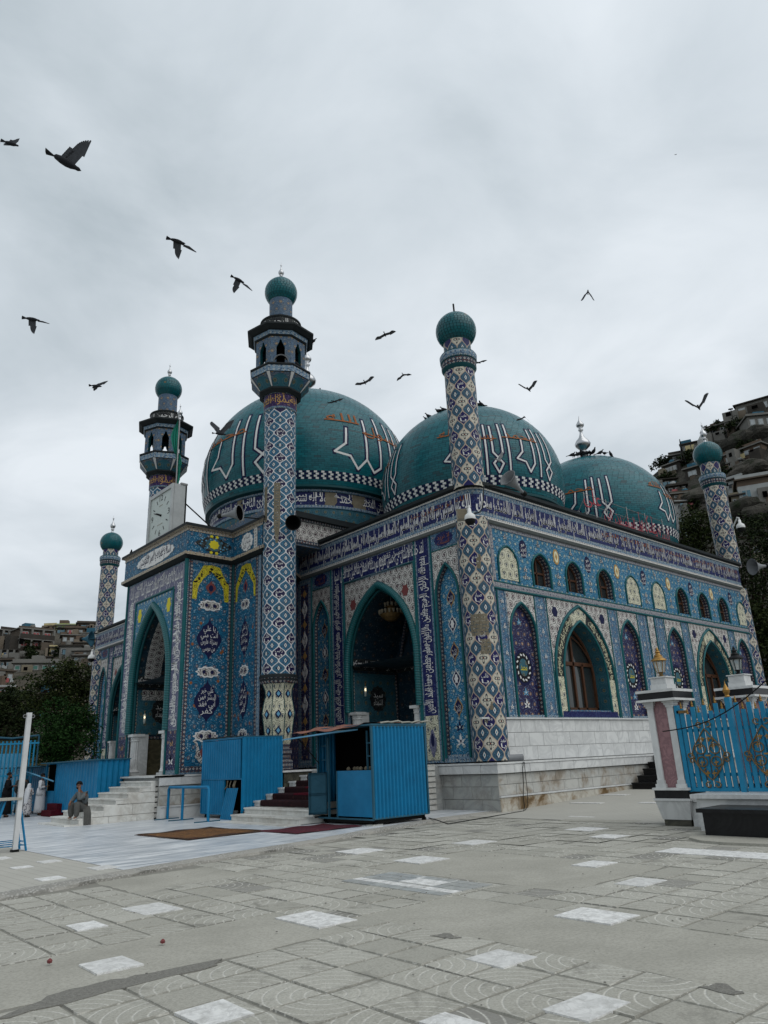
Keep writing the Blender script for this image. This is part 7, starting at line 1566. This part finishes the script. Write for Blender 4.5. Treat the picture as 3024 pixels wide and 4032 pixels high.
for k, (lb, a, b, r) in enumerate((('small bush on the right skyline above the front dome', 170, 950, 2.0), ('dark bush below the skyline of the right hill left of the minaret', 230, 1110, 1.9), ('dark bush beside the brown house on the right hill', 740, 600, 2.2), ('dark bush left of the top right grey house', 950, 560, 2.0), ('dark bush under the concrete house on the right hill', 430, 900, 1.8), ('dark bush right of the far minaret collar', 860, 1080, 1.6), ('dark bush in the middle of the right slope', 1060, 780, 1.7), ('dark bush beside the low white house', 480, 1420, 1.6), ('dark bush under the stone walled house', 1050, 1280, 1.5))):
    px, py = CR[0]+a*CR[2], CR[1]+b*CR[2]; D = hitR(px, py); c = at(px, py, D); tree(lb, (c.x, c.y, c.z-.8), [((c.x, c.y, c.z+.5), r*.7, r*.5), ((c.x+r*.4, c.y-r*.3, c.z+.2), r*.5, r*.4), ((c.x-r*.5, c.y+r*.2, c.z+.1), r*.55, r*.4)], 1300, .3, 'leaf_dark', 60+k, 'bushes on the right hillside', .1)
for k, (lb, a, b, r) in enumerate((('small dark bush under the pink curtained house', 330, 560, 1.8), ('dark bush above the long grey house', 400, 690, 1.5), ('dark bush left of the white board house', 740, 660, 1.4))):
    px, py = cl(a, b); D = hitL(px, py); c = at(px, py, D); tree(lb, (c.x, c.y, c.z-.8), [((c.x, c.y, c.z+.8), r*.7, r*.6), ((c.x+r*.5, c.y-r*.4, c.z+.4), r*.6, r*.5)], 1100, .3, 'leaf_dark', 80+k, 'bushes on the left hillside', .1)
# blue boundary fence at the far left
fa, fb = at(-260, 2970, 38), at(150, 2975, 36); fa.z = fb.z = 0; d = (fb-fa); L = d.length; U_ = d.normalized(); fr = Fr(fa, U_, Vector((U_.y, -U_.x, 0))); t = thing('boundary_fence', 'tall pale blue railing fence behind the stalls at far left', 'fence', (0, 0, 0))
for z in (.5, 1.6, 2.9): mb = MB(); plate(mb, fr, rect(0, L, z, z+.07), -.02, .03); mb.build('rail', 'gate_blue', t)
mb = MB(); me_ = None
for i in range(int(L/.17)):
    if me_ is None: mb = MB(); plate(mb, Fr((0, 0, 0), fr.U, fr.N), rect(-.03, .03, .1, 3.05), -.02, .02); o = mb.build('bar', 'gate_blue', t); me_ = o.data
    else: o = link('bar', me_, t)
    o.location = fa+U_*(i*.17)
t = thing('overhead_pipe', 'thin blue pipe strung above the far left fence', 'pipe', (0, 0, 0)); mb = MB(); a, b = at(-60, 2900, 40), at(155, 2895, 40); mb.tube([a, a.lerp(b, .5)-Vector((0, 0, .12)), b], .05, 6); mb.tube([b, (b.x, b.y, 0)], .04, 6); mb.tube([a, (a.x, a.y, 0)], .04, 6); mb.build('pipe', 'blue_old', t)
t = thing('market_stall', 'pale stall with cream wares under the pipe frame at far left', 'stall', (0, 0, 0)); c = at(60, 2960, 46); mb = MB(); mb.box(c.x-3.5, c.x+2.2, c.y, c.y+1, 0, c.z+.6); mb.build('back_wall', 'wall_cream', t); mb = MB(); mb.box(c.x-3.8, c.x+2.4, c.y-1.2, c.y+1, c.z+.62, c.z+.7); mb.build('canopy', 'wall_dark', t); mb = MB(); c2 = at(40, 3000, 45); mb.box(c2.x-1.8, c2.x+.6, c2.y-.6, c2.y+.4, 0, c2.z+.4); mb.build('blue_sheet', 'blue_pale', t)
# ================================================================== people
plain('skin', (.17, .085, .055), .6, .3, 0, .1, 9); plain('hair_black', (.008, .007, .007), .7, .3, 0, .3, 30, .5); plain('cloth_grey', (.085, .085, .08), .9, .1, 0, .25, 7, .4); plain('cloth_vest', (.045, .047, .045), .9, .1, 0, .35, 12, .4); plain('cloth_black', (.010, .010, .011), .9, .1, 0, .3, 7, .3); plain('cloth_white', (.52, .53, .55), .9, .1, 0, .1, 6, .3); plain('shoe_white', (.40, .39, .36), .7); plain('cloth_slate', (.10, .115, .12), .9, .1, 0, .2, 8, .3)
m_ = Mat('cloth_print', .9, .1); d_, c_ = m_.voro(m_.crd('Object'), 16); m_.col(m_.mix((d_ < .42)*(c_[0] > .3), (.42, .41, .41), (.08, .08, .10))); MATS['cloth_print'] = m_.m
def skinned(name, chains, mat, parent, sub=2):
    """limbs grown round joints given as chains of (point, radius)"""
    vs = []; rs = []; es = []; ix = {}
    for ch in chains:
        pr = None
        for p, r in ch:
            k = tuple(round(c, 4) for c in p)
            if k not in ix: ix[k] = len(vs); vs.append(k); rs.append(r if isinstance(r, tuple) else (r, r))
            if pr is not None and pr != ix[k]: es.append((pr, ix[k]))
            pr = ix[k]
    me = bpy.data.meshes.new(name); me.from_pydata(vs, es, []); o = bpy.data.objects.new(name, me); col.objects.link(o)
    m = o.modifiers.new('skin', 'SKIN'); m.use_smooth_shade = True
    for i, d in enumerate(me.skin_vertices[0].data): d.radius = rs[i]; d.use_root = i == 0
    s = o.modifiers.new('sub', 'SUBSURF'); s.levels = s.render_levels = sub
    bpy.context.view_layer.update(); ne = bpy.data.meshes.new_from_object(o.evaluated_get(bpy.context.evaluated_depsgraph_get())); bpy.data.objects.remove(o); bpy.data.meshes.remove(me)
    ne.materials.clear(); ne.materials.append(MATS[mat]); ne.polygons.foreach_set('use_smooth', [True]*len(ne.polygons)); return link(name, ne, parent)
def loft(name, rings, mat, parent, n=18, close=True, wob=0):
    """cloth: rings of (centre, rx, ry)"""
    mb = MB(); g = []
    for q, (c, a, b) in enumerate(rings): g.append([mb.vert((c[0]+a*(1+wob*math.sin(j*2.2+q*.5)*q/len(rings))*math.cos(2*pi*j/n), c[1]+b*(1+wob*math.cos(j*1.9+q)*q/len(rings))*math.sin(2*pi*j/n), c[2])) for j in range(n)])
    for p, q in zip(g, g[1:]):
        for j in range(n): mb.idx((p[j], p[(j+1) % n], q[(j+1) % n], q[j]))
    mb.idx(g[0][::-1]); mb.idx(g[-1]); return mb.build(name, mat, parent, True)
def hand(wr, d, up, s=1, curl=.5):
    """palm with four unequal fingers and a thumb at its side"""
    wr, d, up = Vector(wr), Vector(d).normalized(), Vector(up).normalized(); sd = d.cross(up).normalized(); up = sd.cross(d); ch = []; palm = wr+d*.07*s
    ch.append([(tuple(wr), .024*s), (tuple(palm), (.033*s, .018*s))])
    for k, (o, l) in enumerate(((-.027, .068), (-.009, .078), (.009, .074), (.027, .058))):
        a = palm+sd*o*s+d*.018*s; b = a+(d*(1-curl*.5)-up*curl*.6)*l*.55*s; c = b+(d*(1-curl)-up*curl)*l*.5*s; ch.append([(tuple(palm), (.033*s, .018*s)), (tuple(a), .0105*s), (tuple(b), .0095*s), (tuple(c), .0075*s)])
    t0 = wr+d*.03*s+sd*.03*s; ch.append([(tuple(wr), .024*s), (tuple(t0), .013*s), (tuple(t0+(d*.7+sd*.6)*.04*s), .0105*s), (tuple(t0+(d+sd*.35-up*.3)*.07*s), .0085*s)])
    return ch
def head_chain(c, f, up, s=1):
    """skull, jaw and nose as chains; c centre of the skull, f where the face looks"""
    c, f, up = Vector(c), Vector(f).normalized(), Vector(up).normalized(); return [[(tuple(c-up*.11*s-f*.01*s), .055*s), (tuple(c-up*.02*s), .078*s), (tuple(c+up*.055*s-f*.01*s), (.078*s, .088*s)), (tuple(c+up*.10*s-f*.01*s), .052*s)], [(tuple(c-up*.02*s), .078*s), (tuple(c+f*.055*s-up*.06*s), .042*s)], [(tuple(c-up*.02*s), .078*s), (tuple(c+f*.10*s-up*.015*s), .014*s)]]
def face_bits(parent, c, f, up, s=1, beard=False, hair=True, hairm='hair_black'):
    c, f, up = Vector(c), Vector(f).normalized(), Vector(up).normalized(); sd = f.cross(up).normalized(); up = sd.cross(f)
    P_ = lambda a, b, d: tuple(c+sd*a*s+up*b*s+f*d*s)
    mb = MB()
    for q in (-1, 1): mb.tube([P_(q*.032-.012, .008, .083), P_(q*.032+.012, .008, .083)], .008*s, 6); mb.tube([P_(q*.034-.018, .03, .084), P_(q*.034+.018, .027, .084)], .005*s, 5)
    mb.tube([P_(-.022, -.062, .088), P_(.022, -.062, .088)], .006*s, 5); mb.build('face_lines', 'hair_black', parent)
    mb = MB()
    for q in (-1, 1): mb.tube([P_(q*.083, -.02, -.005), P_(q*.092, .0, -.012), P_(q*.086, .022, -.005)], [.009*s, .016*s, .009*s], 6)
    mb.build('ears', 'skin', parent, True)
    if hair:
        mb = MB(); g = []
        for i in range(8):
            ph = pi/2-i*.27; row = []
            for j in range(16):
                th = 2*pi*j/16; fr_ = math.cos(th); lim = max(ph, .42 if fr_ > .45 else (-.1 if fr_ > -.2 else -.62)); r = .098+.006*math.sin(j*5+i*3)
                row.append(mb.vert(P_(r*math.cos(lim)*math.sin(th), .03+r*1.02*math.sin(lim), -.012+r*1.08*math.cos(lim)*fr_)))
            g.append(row)
        for i in range(7):
            for j in range(16): mb.idx((g[i][j], g[i][(j+1) % 16], g[i+1][(j+1) % 16], g[i+1][j]))
        mb.build('hair', hairm, parent, True)
    if beard: skinned('beard', [[(P_(-.07, -.03, .01), .016*s), (P_(-.055, -.075, .04), .026*s), (P_(0, -.10, .075), .036*s), (P_(.055, -.075, .04), .026*s), (P_(.07, -.03, .01), .016*s)], [(P_(0, -.10, .075), .036*s), (P_(0, -.047, .092), .012*s)]], 'hair_black', parent, 1)
def seated():
    # sits on the third marble step, knees towards -x, right hand at his brow
    t = thing('person', 'seated bearded man in grey clothes and vest resting his head on his hand', 'person', (-8.47, 10.30, .44)); f = Vector((-.93, -.37, 0)).normalized(); s = Vector((f.y, -f.x, 0)); z = Vector((0, 0, 1))   # s: his left... screen right
    P_ = lambda a, b, c: tuple(f*a+s*b+z*c)
    hip, ch, nk = P_(0, 0, .12), P_(.10, 0, .45), P_(.19, 0, .62); hd = Vector(P_(.27, -.01, .80)); look = Vector((-.72, -.68, -.12))
    kR, kL = P_(.42, -.16, .30), P_(.40, .15, .28); aR, aL = P_(.40, -.15, -.12), P_(.33, .17, -.12)
    sR, sL = P_(.14, -.20, .55), P_(.14, .20, .55); eR, eL = P_(.42, -.22, .40), P_(.28, .26, .34); wR, wL = P_(.37, -.14, .70), P_(.46, .10, .34)
    body = [[(hip, .11), (P_(.05, 0, .28), .12), (ch, .13), (nk, .055), (tuple(hd-z*.11*1-f*.01), .05)]]
    body = [[(hip, (.12, .10)), (P_(.05, 0, .28), (.13, .10)), (ch, (.15, .11)), (nk, .055)]]+[[(nk, .055), (tuple(hd-z*.09), .055)]+[(tuple(hd), (.078, .09)), (tuple(hd+z*.08), .06)]]+[[(tuple(hd), (.078, .09)), (tuple(hd+look.normalized()*.055-z*.06), .04)], [(tuple(hd), (.078, .09)), (tuple(hd+look.normalized()*.105-z*.01), .014)]]
    for sh, el, wr in ((sR, eR, wR), (sL, eL, wL)): body.append([(ch, (.15, .11)), (sh, .06), (el, .045), (wr, .03)])
    for kn, an, q in ((kR, aR, -1), (kL, aL, 1)): body.append([(hip, (.12, .10)), (P_(.12, q*.10, .10), .09), (kn, .062), (an, .04), (tuple(Vector(an)+f*.13-z*.05), .03)])
    body += hand(wR, (Vector(tuple(hd))-Vector(wR)+z*.14), f, 1.05, .5)+hand(wL, f*.6-z*.7-s*.3, f, 1.05, .5)
    skinned('body', body, 'skin', t); face_bits(t, hd+z*.02, look, z, 1, True)
    skinned('shirt', [[(hip, (.15, .13)), (P_(.05, 0, .28), (.16, .13)), (ch, (.175, .13)), (P_(.17, 0, .57), .08)], [(ch, (.175, .13)), (sR, .085), (eR, .066), (tuple(Vector(eR).lerp(Vector(wR), .75)), .046)], [(ch, (.175, .13)), (sL, .085), (eL, .066), (tuple(Vector(eL).lerp(Vector(wL), .8)), .046)]], 'cloth_slate', t)
    skinned('vest', [[(P_(-.01, 0, .10), (.17, .145)), (P_(.05, 0, .28), (.178, .145)), (P_(.10, 0, .45), (.19, .14)), (P_(.13, 0, .54), (.15, .10))]], 'cloth_vest', t)
    skinned('trousers', [[(P_(0, 0, .08), (.17, .13)), (P_(.14, -.10, .12), .125), (kR, .10), (tuple(Vector(kR).lerp(Vector(aR), .55)), .10), (tuple(Vector(aR)-z*.01), .07)], [(P_(0, 0, .08), (.17, .13)), (P_(.14, .10, .12), .125), (kL, .10), (tuple(Vector(kL).lerp(Vector(aL), .55)), .105), (tuple(Vector(aL)-z*.01), .075)]], 'cloth_grey', t)
    for an in (aR, aL): skinned('shoe', [[(tuple(Vector(an)-z*.045-f*.03), .042), (tuple(Vector(an)-z*.055+f*.06), .042), (tuple(Vector(an)-z*.065+f*.15), .030)]], 'shoe_white', t, 1)
    # tunic hem falling over the edge of the steps, white shawl behind
    mb = MB(); g = []
    for i in range(9):
        q = i/8; g.append([mb.vert(Vector((-.02+.05*q+.10*(j/10-.5)*(2.6-q*.4), -.05-.29*min(1, q*2.2)+.02*math.sin(j*1.7+i)-.0, .18-.56*max(0, q-.25)/.75*1.0-.05*q))) for j in range(11)])
    for i in range(8):
        for j in range(10): mb.idx((g[i][j], g[i][j+1], g[i+1][j+1], g[i+1][j]))
    mb.build('tunic_hem', 'cloth_grey', t, True)
    skinned('shawl', [[(P_(-.03, .18, .52), (.05, .07)), (P_(-.09, .20, .38), (.055, .09)), (P_(-.12, .20, .22), (.05, .08)), (P_(-.10, .22, .12), (.03, .05))]], 'cloth_white', t, 2)
seated()
def stander(label, loc, face, h, robe, headwear=None, trousers=None, arms='down', scarf=None, beard=False, hem=.12, skirt=.17):
    t = thing('person', label, 'person', loc); k = h/1.72; f = Vector((*face, 0)).normalized(); s = Vector((f.y, -f.x, 0)); z = Vector((0, 0, 1)); P_ = lambda a, b, c: tuple((f*a+s*b+z*c)*k)
    hd = Vector(P_(.02, 0, 1.58)); sk = k; body = [[(P_(0, 0, .92), (.13*k, .10*k)), (P_(0, 0, 1.15), (.13*k, .1*k)), (P_(0, 0, 1.36), (.15*k, .1*k)), (P_(.0, 0, 1.45), .055*k), (tuple(hd-z*.07*k), .055*k), (tuple(hd), (.078*k, .09*k)), (tuple(hd+z*.08*k), .06*k)], [(tuple(hd), (.078*k, .09*k)), (tuple(hd+f*.055*k-z*.06*k), .04*k)], [(tuple(hd), (.078*k, .09*k)), (tuple(hd+f*.105*k-z*.01*k), .014*k)]]
    ends = []
    for q in (-1, 1):
        sh = P_(0, q*.20, 1.38); el = P_(-.02, q*.27, 1.10); wr = P_(.10, q*.25, .87)
        if arms == 'fold' or (arms == 'one' and q > 0): el = P_(.04, q*.27, 1.12); wr = P_(.22, q*.05, 1.18)
        body.append([(P_(0, 0, 1.36), (.15*k, .1*k)), (sh, .058*k), (el, .043*k), (wr, .028*k)]); ends.append((sh, el, wr)); body += hand(wr, Vector(wr)-Vector(el), f if arms == 'down' else z, k, .45)
    for q in (-1, 1): body.append([(P_(0, 0, .92), (.13*k, .10*k)), (P_(0, q*.09, .85), .085*k), (P_(.03, q*.10, .48), .055*k), (P_(0, q*.10, .09), .04*k), (P_(.13, q*.11, .035), .03*k)])
    skinned('body', body, 'skin', t)
    face_bits(t, hd+z*.02, f, z, k, beard, headwear is None)
    ch = [[(P_(0, 0, .95), (.16*k, .13*k)), (P_(0, 0, 1.15), (.16*k, .125*k)), (P_(0, 0, 1.36), (.175*k, .12*k)), (P_(0, 0, 1.43), .08*k)]]
    for sh, el, wr in ends: ch.append([(P_(0, 0, 1.36), (.175*k, .12*k)), (sh, .08*k), (el, .066*k), (tuple(Vector(el).lerp(Vector(wr), .82)), .052*k)])
    skinned('tunic', ch, robe, t); c = lambda zz_: (0, 0, zz_*k)
    loft('skirt', [(c(1.12), .165*k, .14*k), (c(.95), .185*k, .16*k), (c(.6), .2*k, skirt*k*1.05), (c(.3), .215*k, skirt*k*1.15), (c(hem), .225*k, skirt*k*1.25)], robe, t, 20, True, .08)
    if trousers: skinned('trousers', [[(P_(0, 0, .9), .14*k), (P_(.0, q*.09, .8), .1*k), (P_(.03, q*.1, .45), .085*k), (P_(0, q*.1, .1), .07*k)] for q in (-1, 1)], trousers, t)
    for q in (-1, 1): skinned('shoe', [[(P_(-.03, q*.10, .045), .042*k), (P_(.06, q*.105, .04), .042*k), (P_(.15, q*.11, .03), .030*k)]], 'cloth_black' if not scarf else 'cloth_vest', t, 1)
    if headwear:
        skinned('headscarf', [[(tuple(hd+z*.10*k-f*.02*k), .075*k), (tuple(hd-f*.03*k+z*.02*k), (.105*k, .11*k)), (tuple(hd-f*.05*k-z*.12*k), (.115*k, .10*k)), (P_(-.07, 0, 1.30), (.20*k, .12*k)), (P_(-.10, 0, 1.05), (.19*k, .10*k))]+([(P_(-.13, 0, .8), (.16*k, .08*k)), (P_(-.14, 0, .55), (.11*k, .05*k))] if scarf == 'long' else [])], headwear, t)
    return t
stander('standing man in black clothes at the left picture edge', (-8.5, 18.9, .055), (.9, -.35), 1.72, 'cloth_black', None, 'cloth_black', 'fold', None, True)
stander('person in pale clothes half hidden behind the man in black at the left edge', (-8.75, 20.0, .055), (.8, -.5), 1.62, 'cloth_slate', None, 'cloth_slate')
stander('woman with a long white veil and patterned dress walking at left', (-8.0, 17.75, .055), (.85, .35), 1.30, 'cloth_print', 'cloth_white', None, 'one', 'long', False, .14, .2)
stander('person in dark clothes and grey headscarf standing behind the white pole', (-7.75, 19.6, .055), (.6, .7), 1.68, 'cloth_vest', 'cloth_slate', 'cloth_black')
stander('person in white clothes standing in the kiosk doorway', (-7.35, 18.35, .055), (.8, -.6), 1.62, 'cloth_white', None, 'cloth_white', 'one')
mb = MB(); mb.box(-7.5, -6.9, 16.4, 17.6, .06, .28); mb.box(-7.3, -6.9, 16.4, 17.6, .28, .52); tag(mb.build('carpet_bundle', 'carpet_red'), 'dark red folded carpets stacked by the kiosk doorway', 'carpet')
# ================================================================== pigeons
plain('feather_dark', (.020, .022, .026), .7, .2, 0, .4, 30); plain('feather_grey', (.055, .06, .068), .7, .2, 0, .35, 25); plain('feather_pale', (.22, .23, .24), .7, .2, 0, .25, 25)
def flyer(label, px, py, D, span, body, w1, w2, mat='feather_dark', wm='feather_grey', fan=1):
    """body, w1, w2: (angle, length ratio, depth) in the picture plane; lengths relative to the span"""
    c = at(px, py, D); t = thing('pigeon', label, 'bird', c, 0, 'pigeons flying round the shrine'); V = lambda a, l, d: (Rv*math.cos(rad(a))+Uv*math.sin(rad(a))+Fv*d).normalized()*l*span
    b = V(body[0], body[1], body[2]); bd = b.normalized(); side = (V(w1[0], 1, w1[2])-V(w2[0], 1, w2[2])); side = (side-bd*side.dot(bd)).normalized(); nrm = bd.cross(side).normalized(); L = b.length
    mb = MB(); P_ = [(-.46, .02), (-.40, .10), (-.2, .155), (0, .175), (.18, .15), (.3, .10), (.36, .082), (.42, .085), (.47, .06), (.50, .03), (.54, .008)]; n = 10; g = []
    for x, r in P_: g.append([mb.vert(bd*x*L+(side*math.cos(2*pi*j/n)+nrm*math.sin(2*pi*j/n))*r*L*.82) for j in range(n)])
    for p, q in zip(g, g[1:]):
        for j in range(n): mb.idx((p[j], p[(j+1) % n], q[(j+1) % n], q[j]))
    mb.idx(g[0][::-1]); mb.idx(g[-1]); mb.build('body', mat, t, True)
    mb = MB(); f = 7
    for j in range(f): a = (j/(f-1)-.5)*.55*fan; o = -bd*.36*L; d = (-bd*math.cos(a)+side*math.sin(a))*.40*L; e = side*.045*L; mb.face([o-e*.5+nrm*.002*j, o+e*.5+nrm*.002*j, o+d+e*.7+nrm*.002*j, o+d-e*.7+nrm*.002*j])
    mb.build('tail', mat, t)
    for q, w_ in ((0, w1), (1, w2)):
        wv = V(*w_); l = wv.length; wd = wv/l; chd = bd; mb = MB(); root = bd*.12*L+wd*.05*L; mid = root+wd*l*.42+bd*.10*l; up = wd.cross(bd).normalized()*.006*span
        e0 = [root+bd*.10*L, mid+bd*.10*L]; tip = root+wd*l-bd*.05*l
        # arm and secondaries, then spread primaries
        A = [root+bd*.13*L, mid+bd*.07*L, mid-bd*.30*L, root-bd*.26*L]; mb.face(A); mb.face([p+up for p in A][::-1])
        for k in range(7):
            u = k/6; bs = mid+bd*(.07-.36*u)*L*.9; an = u*.75; en = mid+(wd*math.cos(an)-bd*math.sin(an)*.9)*(l*.62*(1-.32*u)); sd = (en-bs).normalized().cross(up.normalized())*l*.062
            q_ = [bs-sd*1.25, bs+sd*1.25, en+sd*.45, en+(en-bs).normalized()*.02*l, en-sd*.45]; mb.face([p+up*k*.25 for p in q_])
        for k in range(6): u = k/5; bs = root.lerp(mid, u)-bd*.22*L; en = bs-bd*(.17+.05*u)*L+wd*.03*l; sd = wd*l*.055; mb.face([bs-sd, bs+sd, en+sd*.8, en-sd*.8])
        mb.build('wing', wm, t)
FLY = [('pigeon cut by the left picture edge high in the sky', 45, 566, 12, .34, (-15, .75, .1), (60, .42, .3), (190, .45, -.2)), ('largest pigeon with one wing raised high at upper left', 262, 640, 7.5, .36, (-28, .95, .15), (58, .95, .1), (112, .35, .75)), ('pigeon with wings swept down left of centre in the sky', 699, 950, 10, .40, (-15, .6, .2), (-100, .60, .1), (-30, .62, .3)), ('pigeon gliding just left of the tall minaret cap', 940, 1102, 12, .40, (-24, .55, .3), (-122, .62, 0), (-40, .62, .2)), ('pigeon with wings down at the left below the large one', 128, 1257, 13, .40, (-8, .62, .2), (-97, .60, 0), (-14, .55, .3)), ('small pigeon left of the shorter minaret with the clock', 380, 1520, 17, .40, (-5, .6, .1), (32, .58, .1), (-140, .38, .3)), ('pigeon with both wings up over the edge of the largest dome', 868, 1708, 13, .44, (-6, .48, .2), (55, .72, .1), (134, .72, .1)), ('pigeon gliding head on above the middle of the sky, right of the tall minaret', 1516, 1318, 15, .42, (-60, .30, .9), (24, .60, 0), (201, .60, 0)), ('pigeon gliding low right of the tall minaret gallery', 1437, 1507, 16, .42, (-60, .3, .9), (40, .62, 0), (185, .58, 0)), ('small pigeon gliding left of the corner minaret', 1588, 1476, 19, .40, (-50, .3, .9), (8, .55, .1), (215, .6, .1)), ('grey pigeon landing on the crown of the largest dome', 1318, 1581, 24, .48, (-15, .4, .5), (25, .60, .1), (188, .62, .1)), ('pigeon half hidden behind the collar of the corner minaret', 1884, 1428, 25.5, .5, (-10, .4, .4), (22, .60, .1), (188, .85, .1)), ('pigeon with raised wings right of the corner minaret', 2083, 1535, 16, .42, (-40, .35, .8), (55, .68, 0), (150, .72, 0)), ('small pigeon gliding just above the front dome', 2066, 1642, 19, .42, (-30, .25, .9), (-42, .62, .1), (200, .60, .1)), ('pale pigeon flying in front of the front dome lettering', 1964, 1813, 18, .44, (-20, .45, .5), (70, .55, .2), (155, .66, .1), 'feather_pale', 'feather_pale'), ('pigeon with drooping wings alone high at right', 2315, 1148, 14, .40, (80, .32, .7), (-55, .60, .1), (236, .60, .1)), ('pigeon with wings in a steep V at right above the hillside', 2752, 1606, 15, .46, (-40, .32, .8), (62, .78, 0), (150, .72, 0)), ('tiny distant pigeon as a dot at upper right', 2660, 609, 60, .35, (0, .5, .3), (40, .5, .5), (160, .5, .5))]
for a in FLY: flyer(*a)
pm = None
def percher(label, p, face, s=1, mat='feather_dark', group=None):
    global pm
    if pm is None:
        mb = MB(); P_ = [(-.15, .10, .012), (-.10, .115, .028), (-.04, .135, .052), (.03, .15, .062), (.08, .175, .052), (.105, .205, .036), (.115, .235, .03), (.125, .255, .026), (.14, .262, .014), (.165, .258, .004)]; n = 10; g = []
        for x, z, r in P_: g.append([mb.vert((x, r*math.cos(2*pi*j/n), z+r*1.1*math.sin(2*pi*j/n))) for j in range(n)])
        for p0, q in zip(g, g[1:]):
            for j in range(n): mb.idx((p0[j], p0[(j+1) % n], q[(j+1) % n], q[j]))
        mb.idx(g[0][::-1]); mb.idx(g[-1]); o = mb.build('body', 'feather_dark', None, True); a = o.data; bpy.data.objects.remove(o)
        mb = MB(); mb.face([(-.12, -.035, .12), (-.12, .035, .12), (-.26, .028, .07), (-.26, -.028, .07)]); mb.face([(-.12, -.035, .105), (-.26, -.028, .062), (-.26, .028, .062), (-.12, .035, .105)]); o = mb.build('tail', 'feather_dark'); b = o.data; bpy.data.objects.remove(o)
        mb = MB(); mb.tube([(.02, -.02, 0), (.02, -.02, .1)], .005, 5); mb.tube([(.02, .02, 0), (.02, .02, .1)], .005, 5); o = mb.build('legs', 'red_glaze'); c = o.data; bpy.data.objects.remove(o); pm = (a, b, c)
    t = thing('pigeon', label, 'bird', p, face, group); t.scale = (s, s, s)
    for nm, me in zip(('body', 'tail', 'legs'), pm): link(nm, me, t)
def graze(px, py, c, Dc, R_):
    """where the sight line comes nearest to a dome"""
    best = None
    for i in range(60):
        D = Dc-R_*1.0+R_*1.6*i/59; p = at(px, py, D); m = [(Vector((p.x-c[0], p.y-c[1], (p.z-c[2])*(R_/c[3]))).length-R_, p)]
        if best is None or m[0][0] < best[0]: best = m[0]
    return best[1]
k2 = lambda x, y: (1200+x*1100/1659, 1150+y*1100/1659); kb = lambda x, y: (1900+x*1124/1659, 1500+y*1124/1659)
rk = random.Random(8)
OWN = {(3, 6): 'pigeon perched just right of the flock on the largest dome', (3, 7): 'second pigeon right of the flock on the largest dome', (3, 8): 'lone pigeon far down the right slope of the largest dome', (6, 0): 'upper of two pigeons low on the left slope of the front dome', (6, 1): 'lowest pigeon on the left slope of the front dome', (6, 2): 'leftmost of three pigeons touching the corner minaret on its left', (6, 3): 'middle of three pigeons touching the corner minaret on its left', (6, 4): 'pigeon against the left side of the corner minaret shaft', (6, 5): 'left of two pigeons perched right of the corner minaret shaft', (6, 6): 'right of two pigeons perched right of the corner minaret shaft', (16, 9): 'pigeon at the right end of the flock on the right hand dome', (16, 10): 'first of three separate pigeons right of the right dome finial', (16, 11): 'second of three separate pigeons right of the right dome finial', (16, 12): 'rightmost pigeon on the right hand dome'}
for lb, c, R_, pts in (('dark pigeon perched on the crown of the largest dome by its finial', (3.7, 14.8, 15.65, 5.25), 5.57, [k2(x, 612) for x in (12, 35, 60, 75, 92, 100)]+[k2(135, 618), k2(163, 636), k2(287, 676)]), ('dark pigeon perched on the crown of the front dome behind the corner minaret', (6.51, 5.66, 13.2, 3.95), 4.2, [k2(745, 762), k2(728, 772), k2(800, 728), k2(815, 724), k2(833, 720), k2(1038, 690), k2(1056, 692)]), ('dark pigeon perched on the crown of the right hand dome round its finial', (16.08, 5.37, 12.95, 4.05), 4.25, [kb(x, y) for x, y in ((522, 445), (535, 446), (550, 443), (562, 441), (575, 440), (588, 438), (600, 436), (612, 433), (625, 431), (645, 430), (685, 432), (712, 434), (750, 445))])):
    Dc = math.hypot(c[0]-CAM.x, c[1]-CAM.y)
    for i, q in enumerate(pts): p = graze(q[0], q[1], c, Dc, R_); percher(OWN.get((int(c[0]), i), lb), (p.x, p.y, p.z-.03), rk.uniform(0, 6.28), rk.uniform(1.15, 1.5), group='pigeons perched on the domes')
for lb, px, py, D in (('pigeon perched on the left shoulder of the largest dome', 1023, 1604, 33.5), ('pigeon perched on the gallery roof edge of the tall minaret', 1231, 1356, 27.8), ('pigeon perched on the balcony of the tall minaret', 1169, 1447, 26.3), ('pigeon perched on the cornice corner of the clock portal', 515, 2194, 33.5), ('pigeon perched on the balcony of the left minaret', 554, 1829, 36.2)): p = at(px, py, D); percher(lb, p, rk.uniform(0, 6.28), 1.15)
